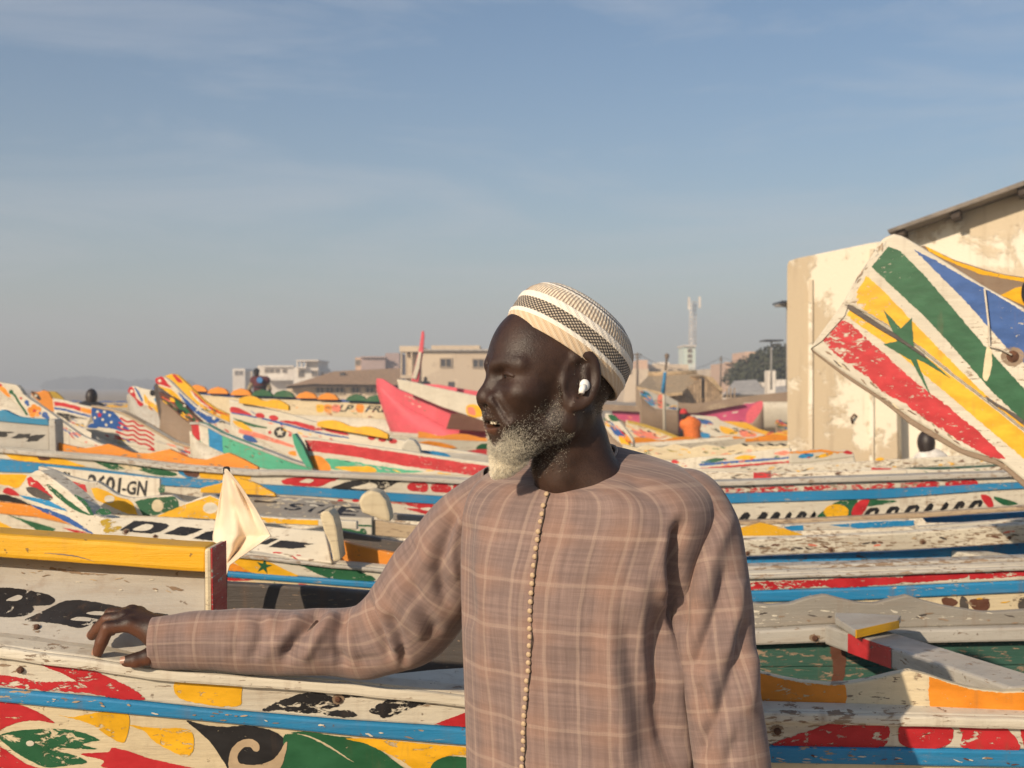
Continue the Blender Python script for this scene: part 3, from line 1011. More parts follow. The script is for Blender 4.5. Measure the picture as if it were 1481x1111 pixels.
def head_sdf(P):
    """P in head millimetres."""
    S = P.copy(); S[:, 1] = np.abs(P[:, 1])
    d = sd_ell(P, (-12, 0, 33), (94, 73, 78))
    d = smin(d, sd_ell(P, (44, 0, 14), (55, 61, 76)), 22)                   # forehead and face block
    d = smin(d, sd_ell(P, (58, 0, -42), (42, 47, 52)), 24)                   # mid face
    d = smin(d, sd_cap(S, (8, 52, -52), (70, 17, -88), 17, 15), 22)          # jaw
    d = smin(d, sd_cap(S, (0, 58, -8), (8, 52, -52), 15, 16), 20)
    d = smin(d, sd_ell(P, (74, 0, -90), (18, 21, 16)), 16)                    # chin
    d = smin(d, sd_ell(S, (66, 45, -14), (22, 17, 15)), 18)                   # cheekbone
    d = smin(d, sd_cap(S, (93, 9, 21), (73, 48, 22), 9.5, 8.5), 11)             # brow
    d = smax(d, -sd_ell(S, (98, 31, 8), (15, 17, 9)), 11)                    # eye socket
    d = smin(d, sd_ell(S, (74.0, 31, 8), (14.5, 15, 13)), 4)                   # eyeball under lids
    d = smin(d, sd_cap(S, (84, 18, -10), (76, 44, -12), 5, 5), 9)              # cheek under the eye
    # nose
    n = sd_cap(P, (89, 0, 12), (103, 0, -14), 8.5, 11)
    n = smin(n, sd_ell(P, (105.5, 0, -20), (12.5, 14, 11)), 6)
    n = smin(n, sd_ell(S, (98, 17, -22.5), (13, 9, 10)), 5)
    d = smin(d, n, 8)
    d = smax(d, -sd_ell(S, (103, 9, -32), (7, 4.6, 5.5)), 3)                # nostril
    d = smin(d, sd_cap(S, (96, 22, -28), (84, 34, -52), 6, 6), 14)            # fold beside the mouth
    # mouth
    d = smin(d, sd_ell(P, (73, 0, -50), (27, 31, 26)), 14)
    ul = sd_cap(S, (99.5, 3, -44.5), (86, 25, -50), 7.2, 4.0)
    ll = sd_cap(S, (93.5, 3, -65.0), (82, 23, -55), 8.2, 4.2)
    d = smin(d, ul, 4)
    d = smin(d, ll, 4)
    d = smax(d, -sd_ell(S, (100, 6, -53.6), (24, 21, 4.6)), 1.6)              # parted lips
    d = smax(d, -sd_cap(P, (101, -10, -76), (101, 10, -76), 10), 7)            # under the lower lip
    # creases of an older face: brow lines, crow's feet, fold from nose to mouth, bag under the eye
    d = smax(d, -sd_cap(S, (101, 4, 24), (100, 6, 34), 1.6), 2.0)
    d = smax(d, -sd_cap(S, (100.5, 26.5, -22), (88.5, 39, -46), 1.0), 8)
    d = smax(d, -sd_cap(S, (88.5, 20, -4), (76, 45, -3), 1.6), 3)
    d = smax(d, -sd_cap(S, (84, 38, -50), (77, 42, -66), 1.2), 3)
    # ears
    e = P.copy(); e[:, 1] = np.abs(P[:, 1]) - 76
    ca, sa = math.cos(0.20), math.sin(0.20)
    e[:, 0] = (e[:, 0] + 3) / 1.28; e[:, 2] = (e[:, 2] - 2) / 1.14
    ex = e[:, 0] * ca + e[:, 2] * sa
    ez = -e[:, 0] * sa + e[:, 2] * ca - 1
    ey = e[:, 1] + 0.38 * (ex + 6) + 1.0
    # helix: an oval ring
    ang = np.arctan2(ez / 28.0, ex / 17.0)
    rr = np.hypot(ex / 17.0, ez / 28.0)
    rim = np.hypot((rr - 1.0) * 19.0, ey - 3) - np.where((ang > -1.25) & (ang < 0.75), 2.0, 5.2)
    plate = np.maximum((rr - 1.0) * 18, np.abs(ey + 2.0) - 3.2)
    ear = smin(rim, plate, 4)
    anti = sd_cap(np.c_[ex, ey, ez], (-4, 2, 14), (-8, 2.5, -10), 3.4, 3.8)
    ear = smin(ear, anti, 4)
    ear = smin(ear, sd_ell(np.c_[ex, ey, ez], (4, 0, -25), (9, 4.5, 9)), 5)
    ear = smin(ear, sd_ell(np.c_[ex, ey, ez], (13, 1.5, -5), (5, 4, 8)), 4)
    ear = smax(ear, -sd_ell(np.c_[ex, ey, ez], (4, 4, -6), (9, 6, 11)), 3)
    d = smin(d, ear, 5)
    # neck
    nk = sd_cap(P, (-16, 0, -30), (-26, 0, -112), 51, 49)
    nk = smin(nk, sd_cap(S, (-20, 46, -40), (2, 18, -128), 12, 9), 20)       # neck muscle
    nk = smin(nk, sd_ell(P, (20, 0, -112), (14, 13, 18)), 16)                 # throat
    nk = smin(nk, sd_cap(S, (-48, 20, -80), (-60, 34, -145), 21, 26), 26)     # trapezius
    d = smin(d, nk, 15)
    return d


# body frame: he stands turned a little to his right
BYAW = math.radians(34)
BO = np.array(at(846, 900, 1.68))                       # centre of the torso
BF = np.array([-math.sin(BYAW), -math.cos(BYAW), 0.0])
BR = np.array([-math.cos(BYAW), math.sin(BYAW), 0.0])     # towards his right


def A3(*a):
    return np.array(at(*a))


SH_R, EL_R, WR_R = A3(712, 748, 1.775), A3(562, 918, 1.885), A3(232, 916, 1.915)
SH_L, EL_L, WR_L = A3(1003, 765, 1.61), A3(1036, 960, 1.585), A3(1062, 1230, 1.55)
MCP = [A3(187, 903, 1.904), A3(181, 893, 1.922), A3(190, 887, 1.938), A3(200, 889, 1.952)]
FING = [
    [MCP[0], A3(156, 908, 1.898), A3(147, 928, 1.899), A3(141.5, 942.5, 1.901)],
    [MCP[1], A3(156, 896, 1.925), A3(142, 909, 1.940), A3(133.5, 919, 1.952)],
    [MCP[2], A3(160, 888, 1.948), A3(150, 903, 1.962), A3(147, 917, 1.970)],
    [MCP[3], A3(174, 889, 1.965), A3(165, 901, 1.978), A3(162, 914, 1.985)],
]
THUMB = [A3(232, 938, 1.900), A3(214, 950, 1.886), A3(196, 955, 1.881), A3(183, 956.5, 1.881)]
FR = [(0.0112, 0.0106, 0.0098, 0.0085), (0.0112, 0.0106, 0.0097, 0.0084), (0.0102, 0.0095, 0.0086, 0.0074), (0.0092, 0.0084, 0.0076, 0.0068)]


def chain(P, pts, rad, k):
    d = None
    for i in range(len(pts) - 1):
        c = sd_cap(P, pts[i], pts[i + 1], rad[i], rad[i + 1])
        d = c if d is None else smin(d, c, k)
    return d


def man_sdf(P):
    d = np.full(len(P), 0.5)
    hm_ = (P[:, 2] > 1.33) & (P[:, 0] > -0.16) & (P[:, 0] < 0.26)
    d[hm_] = head_sdf((P[hm_] - HO) @ HM.T / HS) * 0.00092
    # torso and arms, under the kaftan
    q = (P - BO)
    L = np.c_[q @ BR, q @ BF, q[:, 2]]
    to = sd_ell(L, (0, 0, -0.02), (0.125, 0.080, 0.24))
    to = smin(to, sd_cap(L, (-0.09, -0.005, 0.135), (0.09, -0.005, 0.135), 0.035), 0.05)
    d = smin(d, to, 0.05)
    arm = sd_cap(P, SH_R, EL_R, 0.034, 0.030)
    arm = smin(arm, sd_cap(P, EL_R, WR_R, 0.030, 0.026), 0.02)
    arm2 = sd_cap(P, SH_L, EL_L, 0.028, 0.026)
    arm2 = smin(arm2, sd_cap(P, EL_L, WR_L, 0.027, 0.024), 0.02)
    d = smin(d, smin(arm, arm2, 0.01), 0.03)
    # hand
    m = (P[:, 0] < -0.40)
    if m.any():
        Q = P[m]
        hnd = None
        for i in range(4):
            pl = sd_cap(Q, WR_R + (MCP[i] - WR_R) * 0.12, MCP[i], 0.0195, 0.0125)
            hnd = pl if hnd is None else smin(hnd, pl, 0.010)
        for i in range(4):
            hnd = smin(hnd, np.linalg.norm(Q - MCP[i] - np.array([0.002, 0, 0.0015]), axis=1) - 0.0118, 0.004)
        fg = None
        for i in range(4):
            c = chain(Q, FING[i], FR[i], 0.0025)
            fg = c if fg is None else np.minimum(fg, c)
        hnd = smin(hnd, fg, 0.0035)
        th = chain(Q, THUMB, (0.015, 0.0125, 0.0112, 0.0088), 0.003)
        hnd = smin(hnd, th, 0.006)
        d[m] = smin(d[m], hnd, 0.010)
    return d


def skin_mat():
    t = NT('dark_brown_skin')
    v = t.coord('Object')
    n1, n2, n3 = t.noise(v, 22, 5, 0.6), t.noise(v, 330, 4, 0.65), t.noise(v, 1100, 2, 0.5)
    at_ = t.new('ShaderNodeAttribute', attribute_name='palm')
    c = t.mix(t.rng(n1, 0.3, 0.7), (0.022, 0.0104, 0.0066), (0.049, 0.0238, 0.0150))
    c = t.mix(t.rng(n2, 0.4, 0.75, 0, 0.35), c, (0.020, 0.010, 0.007))
    c = t.mix(at_.outputs['Fac'], c, (0.20, 0.075, 0.038))
    h = t.math('ADD', t.math('MULTIPLY', n2, 0.7), t.math('MULTIPLY', n3, 0.5))
    t.set(Base_Color=c, Roughness=t.rng(t.math('ADD', t.math('MULTIPLY', n1, 0.5), t.math('MULTIPLY', n2, 0.5)), 0.35, 0.65, 0.36, 0.54), Normal=t.bump(h, 0.5, 0.0015), Specular_IOR_Level=0.36)
    return t.m


SKIN = skin_mat()
man = thing('person', 'bearded man in knitted cap and plaid kaftan leaning one hand on the nearest boat', 'person', (0.10, 1.68, 0))
V, F = sdf_mesh(man_sdf, (-0.68, 1.40, 1.02), (0.36, 2.03, 1.72), 0.0021)
V = laplace(V, F, 2, 0.45)
body_me = np_mesh('body', V, F)
body = link('body', body_me, SKIN, man, True)
VN = vert_normals(V, F)
# paler skin on the finger pads, the palm and the lips
palm = np.zeros(len(V))
hm = V[:, 0] < -0.40
fd = np.full(len(V), 9.0)
for i in range(4):
    for j in (1, 2):
        a, b = FING[i][j], FING[i][j + 1]
        fd = np.minimum(fd, sd_cap(V, a, b, 0.009))
inn = VN @ np.array([0.55, -0.45, -0.70])
palm[hm] = np.clip(inn[hm] * 1.2 - 0.15, 0, 1) * 0.85
side_f = np.clip((VN @ np.array([-0.25, -0.90, -0.25])) * 1.2 - 0.35, 0, 1) * (fd < 0.006) * 0.65
palm[hm] = np.maximum(palm[hm], side_f[hm])
for (a, b) in ((THUMB[2], THUMB[3]),):
    tip = np.linalg.norm(V - (THUMB[3] + np.array([-0.006, 0, 0])), axis=1)
    palm = np.maximum(palm, np.clip(1 - tip / 0.009, 0, 1) * 1.2)
Lh = (V - HO) @ HM.T / HS
lip = np.clip(1.2 - np.minimum(sd_cap(np.c_[Lh[:, 0], np.abs(Lh[:, 1]), Lh[:, 2]], (101, 3, -61.5), (87, 22, -54), 8.0, 4.0) / 2.0, 9), 0, 1) * (Lh[:, 2] < -52)
palm = np.clip(np.maximum(palm, lip * 0.35), 0, 1)
for _ in range(3):
    s_ = np.zeros(len(V)); c_ = np.zeros(len(V))
    for i in range(4):
        np.add.at(s_, F[:, i], palm[F[:, (i + 1) % 4]]); np.add.at(c_, F[:, i], 1)
    palm = 0.5 * palm + 0.5 * s_ / np.maximum(c_, 1)
attr = body_me.attributes.new('palm', 'FLOAT', 'POINT')
if len(body_me.vertices) == len(palm):
    attr.data.foreach_set('value', palm.astype(np.float32))


def local_ell(name, c, r, mat, parent, seg=24, rot=None):
    """Ellipsoid in head millimetres."""
    V_, F_ = [], []
    for j in range(seg // 2 + 1):
        b = math.pi * j / (seg // 2)
        for i in range(seg):
            a = 2 * math.pi * i / seg
            p = np.array([math.sin(b) * math.cos(a) * r[0], math.sin(b) * math.sin(a) * r[1], math.cos(b) * r[2]])
            if rot is not None:
                p = rot @ p
            V_.append(head_w(p + np.array(c)))
    for j in range(seg // 2):
        for i in range(seg):
            F_.append((j * seg + i, (j + 1) * seg + i, (j + 1) * seg + (i + 1) % seg, j * seg + (i + 1) % seg))
    return from_py(name, V_, F_, mat, parent, True)


def arc_tube(name, pts, radii, mat, parent, seg=8):
    return tube(name, [head_w(p) for p in pts], [r * 0.001 for r in radii], mat, parent, seg)


EYEM = plain('eye_white', (0.20, 0.14, 0.10), 0.25, 300, 0.1, 0.0)
DARK = plain('dark_iris', (0.008, 0.005, 0.004), 0.15, 300, 0.1, 0.0)
TEETH = plain('teeth', (0.85, 0.76, 0.58), 0.3, 300, 0.1, 0.05)
# eyelids: narrowed eye with upper and lower lid over a slit
for sgn in (1, -1):
    y0 = 31 * sgn
    local_ell('eyeball', (77.5, y0, 8.0), (10.8, 12.5, 9.0), EYEM, body, 20)
    local_ell('iris', (84.2, y0 - 1 * sgn, 7.6), (4.8, 6.5, 4.6), DARK, body, 14)
    up = [(85.5 - 0.020 * (k * 15) ** 2 * 1.15, y0 + k * 15 * sgn, 11.2 - 3.2 * k * k + (1.0 if k < 0 else -1.2) * abs(k)) for k in np.linspace(-1, 1, 9)]
    lo_ = [(84.5 - 0.020 * (k * 15) ** 2 * 1.15, y0 + k * 15 * sgn, 4.4 + 2.0 * k * k) for k in np.linspace(-1, 1, 9)]
    arc_tube('eyelid', up, [2.4, 3.4, 3.9, 4.1, 4.1, 4.0, 3.8, 3.2, 2.2], SKIN, body)
    arc_tube('eyelid', lo_, [2.2, 2.9, 3.2, 3.4, 3.4, 3.3, 3.1, 2.7, 2.0], SKIN, body)
for k in range(-3, 5):
    local_ell('tooth', (94.6 - 0.04 * (k * 6.4) ** 2, k * 6.4 + 1, -50.6), (3.2, 3.4, 3.8), TEETH, body, 10)

# --- thumb nail and finger nails
NAIL = plain('fingernail', (0.36, 0.20, 0.14), 0.35, 200, 0.15, 0.05)
def nail(tip, prev, nrm, w, l, parent):
    tip, prev, nrm = [Vector(x) for x in (tip, prev, nrm)]
    ax = (tip - prev).normalized()
    nrm = (nrm - ax * nrm.dot(ax)).normalized()
    sd = ax.cross(nrm)
    V_, F_ = [], []
    for i in range(6):
        for j in range(7):
            u, v = i / 5, j / 6 * 2 - 1
            ww = w * (1 - 0.25 * (u - 0.3) ** 2)
            V_.append(tip + ax * (l * (u - 0.35)) + sd * (v * ww) + nrm * (0.0088 - 0.0030 * v * v - 0.0016 * max(0, u - 0.5)))
    for i in range(5):
        for j in range(6):
            F_.append((i * 7 + j, i * 7 + j + 1, (i + 1) * 7 + j + 1, (i + 1) * 7 + j))
    from_py('fingernail', V_, F_, NAIL, parent, True)
nail(THUMB[3], THUMB[2], (-0.2, -0.75, 0.6), 0.0062, 0.012, body)
nail(FING[0][3], FING[0][2], (-0.9, -0.2, -0.2), 0.005, 0.010, body)
nail(FING[1][3], FING[1][2], (-0.6, -0.2, 0.6), 0.005, 0.010, body)

# --- beard: dense short curls rooted on the skin, white at the chin, grizzled up to the ear
def beard_density(L):
    """L head mm -> (density, whiteness, length)."""
    S = np.abs(L[:, 1])
    chin = np.clip(1.35 - np.linalg.norm((L - np.array([76, 0, -96])) / np.array([30, 34, 25]), axis=1), 0, 1)
    jaw = np.clip(1.25 - sd_cap(np.c_[L[:, 0], S, L[:, 2]], (14, 60, -58), (74, 24, -92), 10) / 16.0, 0, 1)
    burn = np.clip(1.0 - sd_cap(np.c_[L[:, 0], S, L[:, 2]], (14, 72, -6), (16, 62, -58), 7) / 10.0, 0, 1) * 0.75
    cheek = np.clip(1.0 - sd_cap(np.c_[L[:, 0], S, L[:, 2]], (24, 64, -42), (70, 36, -70), 13) / 16.0, 0, 1) * 0.9
    mo = np.clip(1.0 - sd_cap(np.c_[L[:, 0], S, L[:, 2]], (106, 5, -37), (88, 30, -50), 3.5) / 5.0, 0, 1) * 0.6
    nk = np.clip(1.0 - sd_cap(np.c_[L[:, 0], S, L[:, 2]], (12, 50, -88), (46, 20, -104), 14) / 18.0, 0, 1) * 0.6
    dn = np.maximum.reduce([chin, jaw, burn, cheek, mo, nk])
    # bare patch under the lower lip
    bare = np.clip(1.5 - np.linalg.norm((L - np.array([96, 0, -66])) / np.array([22, 17, 14]), axis=1) * 1.0, 0, 1)
    dn = dn * (1 - np.clip(bare * 1.6, 0, 1))
    white = np.clip((L[:, 0] - 36) / 40, 0, 1) * np.clip((-L[:, 2] - 48) / 26, 0, 1)
    white = np.maximum(white, chin * 1.0) * (1 - 0.85 * np.clip(mo * 3, 0, 1))
    return dn, white, chin


def hair_tubes(name, roots, dirs, lens, rad, mat, parent, curl=0.35, seg=4, white=None):
    n = len(roots)
    V_, F_ = [], []
    ref = RNG.normal(size=(n, 3))
    ref -= (ref * dirs).sum(1, keepdims=True) * dirs
    ref /= np.linalg.norm(ref, axis=1, keepdims=True)
    q = np.cross(dirs, ref)
    ph = RNG.uniform(0, 6.28, n)
    rings = []
    for s in range(seg + 1):
        t = s / seg
        off = (np.cos(ph + t * 5.0)[:, None] * ref + np.sin(ph + t * 5.0)[:, None] * q) * (curl * lens * t)[:, None]
        cen = roots + dirs * (lens * t)[:, None] + off
        r = (rad * (1 - 0.65 * t)) if not hasattr(rad, '__len__') else rad * (1 - 0.65 * t)
        ring = [cen + (math.cos(a) * ref + math.sin(a) * q) * (r[:, None] if hasattr(r, '__len__') else r) for a in (0, 2.094, 4.189)]
        rings.append(np.stack(ring, 1))
    A = np.stack(rings, 1)               # n, seg+1, 3, 3
    V_ = A.reshape(-1, 3)
    base = np.arange(n)[:, None] * (seg + 1) * 3
    fs = []
    for s in range(seg):
        for k in range(3):
            k2 = (k + 1) % 3
            fs.append(np.stack([base[:, 0] + s * 3 + k, base[:, 0] + s * 3 + k2, base[:, 0] + (s + 1) * 3 + k2, base[:, 0] + (s + 1) * 3 + k], 1))
    me = np_mesh(name, V_, np.concatenate(fs))
    o = link(name, me, mat, parent, True)
    if white is not None:
        a = me.attributes.new('white', 'FLOAT', 'POINT')
        a.data.foreach_set('value', np.repeat(white, (seg + 1) * 3).astype(np.float32))
    return o


t = NT('beard_hair')
wa = t.new('ShaderNodeAttribute', attribute_name='white')
t.set(Base_Color=t.mix(wa.outputs['Fac'], (0.012, 0.009, 0.008), (1.0, 0.92, 0.74)), Roughness=0.6)
HAIR = t.m
dn, wh, chn = beard_density(Lh)
cand = np.nonzero((dn > 0.03) & (Lh[:, 2] > -125) & (Lh[:, 0] > 0) & ((np.abs(Lh[:, 1]) < 69) | (Lh[:, 0] > 26)) & ((Lh[:, 0] > 13) | (Lh[:, 2] < -38)))[0]
pr = dn[cand] ** 1.3 * (0.8 + 0.5 * wh[cand])
idx = RNG.choice(cand, 34000, p=pr / pr.sum())
roots = V[idx] + RNG.normal(size=(len(idx), 3)) * 0.0009
dirs = VN[idx] * 0.8 + RNG.normal(size=(len(idx), 3)) * 0.55 + np.array([-0.15, 0, -0.35])
dirs /= np.linalg.norm(dirs, axis=1, keepdims=True)
wv = np.clip((RNG.uniform(size=len(idx)) < (0.24 + 0.76 * wh[idx])) * RNG.uniform(0.35, 1.0, len(idx)) * (0.85 + 0.15 * wh[idx]), 0.0, 1)
hair_tubes('beard', roots, dirs, (0.0013 + 0.0030 * wh[idx]) * RNG.uniform(0.5, 1.3, len(idx)), 0.00018 + 0.00005 * wh[idx], HAIR, body, 0.45, 4, wv)
# chin tuft: a pointed volume of longer hair
def tuft_sdf(Lp):
    d = sd_ell(Lp, (74, 0, -94), (18, 24, 18))
    d = smin(d, sd_cap(Lp, (78, 0, -98), (89, 0, -115), 17, 7), 8)
    d = smin(d, sd_cap(np.c_[Lp[:, 0], np.abs(Lp[:, 1]), Lp[:, 2]], (60, 22, -96), (78, 8, -108), 9, 11), 9)
    return smax(d, -sd_ell(Lp, (98, 0, -74), (22, 24, 12)), 5)
Vt, Ft = sdf_mesh(lambda P: tuft_sdf(P), (30, -55, -140), (120, 55, -60), 2.0)
Vt = laplace(Vt, Ft, 2)
Nt = vert_normals(Vt, Ft)
tt = NT('white_chin_hair')
tv = tt.coord('Object', (1, 1, 0.35))
tn = tt.noise(tv, 700, 4, 0.7)
tt.set(Base_Color=tt.mix(tt.rng(tn, 0.3, 0.7), (0.78, 0.67, 0.48), (0.94, 0.86, 0.67)), Roughness=0.7, Normal=tt.bump(tn, 0.9, 0.002))
tuft = link('chin_beard', np_mesh('chin_beard', head_w(Vt), Ft), tt.m, body, True)
it_ = RNG.integers(0, len(Vt), 12000)
wr = head_w(Vt[it_]); wnrm = Nt[it_] @ HM
dr = wnrm * 0.55 + RNG.normal(size=(len(it_), 3)) * 0.4 + np.array([-0.12, 0, -0.8])
dr /= np.linalg.norm(dr, axis=1, keepdims=True)
hair_tubes('beard_strand', wr, dr, RNG.uniform(0.0025, 0.0055, len(it_)), 0.00023, HAIR, tuft, 0.3, 4, np.clip(RNG.uniform(0.7, 1.1, len(it_)) - 0.75 * (RNG.uniform(size=len(it_)) < 0.05), 0, 1))
# close-cropped hair below the cap, behind the ear
ck = np.nonzero((Lh[:, 0] < 8) & (Lh[:, 2] > -42) & (Lh[:, 2] < 45) & (np.abs(Lh[:, 1]) < 80) & (Lh[:, 0] > -108))[0]
ik = RNG.choice(ck, 2500)
dk = VN[ik] + RNG.normal(size=(len(ik), 3)) * 0.5
dk /= np.linalg.norm(dk, axis=1, keepdims=True)
hair_tubes('cropped_hair', V[ik], dk, RNG.uniform(0.001, 0.0025, len(ik)), 0.0003, HAIR, body, 0.4, 3, (RNG.uniform(size=len(ik)) < 0.12) * 0.6)

# --- knitted cap
cap_t = NT('knitted_cotton')
uvn = cap_t.new('ShaderNodeUVMap', uv_map='UVMap')
sep = cap_t.new('ShaderNodeSeparateXYZ')
cap_t.l.new(uvn.outputs[0], sep.inputs[0])
U_, V_n = sep.outputs[0], sep.outputs[1]
def step_band(v, a, b):
    return cap_t.math('MULTIPLY', cap_t.math('GREATER_THAN', v, a), cap_t.math('LESS_THAN', v, b))
beige, whitec, darkc = (0.60, 0.44, 0.28), (0.82, 0.76, 0.66), (0.045, 0.036, 0.030)
stitch_u = cap_t.math('SINE', cap_t.math('MULTIPLY', U_, 2 * math.pi * 130))
stitch_v = cap_t.math('SINE', cap_t.math('MULTIPLY', V_n, 2 * math.pi * 52))
knit = cap_t.math('MULTIPLY', stitch_u, stitch_v)
zig = cap_t.math('SINE', cap_t.math('ADD', cap_t.math('MULTIPLY', U_, 2 * math.pi * 42), cap_t.math('MULTIPLY', V_n, 2 * math.pi * 13)))
zag = cap_t.math('SINE', cap_t.math('SUBTRACT', cap_t.math('MULTIPLY', U_, 2 * math.pi * 42), cap_t.math('MULTIPLY', V_n, 2 * math.pi * 13)))
rib = cap_t.math('SINE', cap_t.math('MULTIPLY', U_, 2 * math.pi * 112))
cc = cap_t.mix(cap_t.rng(zig, -0.2, 0.6), beige, (0.66, 0.52, 0.36))
crown = cap_t.math('GREATER_THAN', V_n, 0.42)
holes = cap_t.math('MULTIPLY', cap_t.rng(rib, 0.0, 0.6), cap_t.rng(cap_t.math('SINE', cap_t.math('MULTIPLY', V_n, 2 * math.pi * 62)), -0.1, 0.6))
cr_c = cap_t.mix(cap_t.rng(rib, -0.2, 0.5), (0.74, 0.65, 0.50), (0.42, 0.31, 0.22))
cr_c = cap_t.mix(cap_t.math('MULTIPLY', holes, 0.75), cr_c, (0.10, 0.065, 0.05))
cc = cap_t.mix(crown, cc, cr_c)
wb1 = step_band(V_n, 0.135, 0.185)
wb2 = step_band(V_n, 0.335, 0.415)
cc = cap_t.mix(wb1, cc, whitec)
cc = cap_t.mix(wb2, cc, whitec)
db = step_band(V_n, 0.185, 0.335)
pat = cap_t.rng(cap_t.math('ABSOLUTE', cap_t.math('MULTIPLY', zig, zag)), 0.42, 0.6)
dpat = cap_t.mix(pat, darkc, (0.50, 0.42, 0.32))
dfine = cap_t.math('MULTIPLY', db, 1.0)
cc = cap_t.mix(dfine, cc, dpat)
tb = step_band(V_n, 0.65, 0.68)
cc = cap_t.mix(tb, cc, darkc)
cc = cap_t.mix(step_band(V_n, 0.685, 0.715), cc, whitec)
cc = cap_t.mix(step_band(V_n, 0.61, 0.64), cc, whitec)
hh = cap_t.math('ADD', cap_t.math('MULTIPLY', knit, 0.5), cap_t.math('MULTIPLY', zig, 0.5))
cap_t.set(Base_Color=cc, Roughness=0.9, Normal=cap_t.bump(hh, 0.6, 0.0012), Sheen_Weight=0.25)

ctilt = math.radians(33)
CA = np.array([-math.sin(ctilt), 0, math.cos(ctilt)])        # cap axis (head mm frame)
CB = np.array([math.cos(ctilt), 0, math.sin(ctilt)])         # towards the forehead along the band
CL = np.array([0, 1.0, 0])
CC = np.array([-15.0, 0, 35.0])
NU, NV = 420, 90
Vc, Fc, UVc = [], [], []
prof = [(0.0, 1.0), (0.12, 1.012), (0.25, 1.012), (0.40, 0.985), (0.52, 0.93), (0.64, 0.83), (0.76, 0.68), (0.86, 0.50), (0.94, 0.29), (1.0, 0.0)]
hz = [(0.0, 0), (0.12, 16), (0.25, 34), (0.40, 55), (0.52, 70), (0.64, 83), (0.76, 93.5), (0.86, 99.5), (0.94, 102.5), (1.0, 103.5)]
for j in range(NV + 1):
    v = j / NV
    rr = np.interp(v, *zip(*prof)); z = np.interp(v, *zip(*hz))
    for i in range(NU):
        a = 2 * math.pi * i / NU
        ribh = 0.55 * math.sin(a * 112) * (1 if 0.42 < v < 0.95 else 0.15) + 0.5 * mnoise.noise(Vector((math.cos(a) * 2.5, math.sin(a) * 2.5, v * 3)))
        edge = 1.2 if (0.135 < v < 0.185 or 0.335 < v < 0.415) else 0.0
        rb = rr * (1 + 0.0)
        p = CC + CB * (math.cos(a) * (96.0 * rb + ribh + edge)) + CL * (math.sin(a) * (79.5 * rb + ribh + edge)) + CA * (z * 0.85 - 9 + 0.6 * mnoise.noise(Vector((a * 1.2, 5, 0))) * (1 if v < 0.1 else 0))
        Vc.append(head_w(p))
for j in range(NV):
    for i in range(NU):
        Fc.append((j * NU + i, j * NU + (i + 1) % NU, (j + 1) * NU + (i + 1) % NU, (j + 1) * NU + i))
capo = from_py('cap', Vc, Fc, cap_t.m, body, True)
uvl = capo.data.uv_layers.new(name='UVMap')
uvs = []
for j in range(NV):
    for i in range(NU):
        uvs += [i / NU, j / NV, (i + 1) / NU, j / NV, (i + 1) / NU, (j + 1) / NV, i / NU, (j + 1) / NV]
uvl.data.foreach_set('uv', np.array(uvs, np.float32))
sm = capo.modifiers.new('thickness', 'SOLIDIFY'); sm.thickness = 0.003; sm.offset = -1

# --- earbud (sits in the ear, so a thing of its own)
EB = plain('white_plastic', (0.82, 0.80, 0.76), 0.25, 50, 0.03, 0.0)
bud = thing('earbud', 'small white earbud in the ear of the bearded man', 'earbud', tuple(head_w((-11, 78, -3))))
local_ell('bud', (-8, 81, -4), (7.6, 6.0, 7.8), EB, bud, 18)
tube('stem', [head_w((-6, 82, -5)), head_w((-2, 85, -10)), head_w((-0.5, 86, -14))], [0.0050, 0.0044, 0.0036], EB, bud, 12)

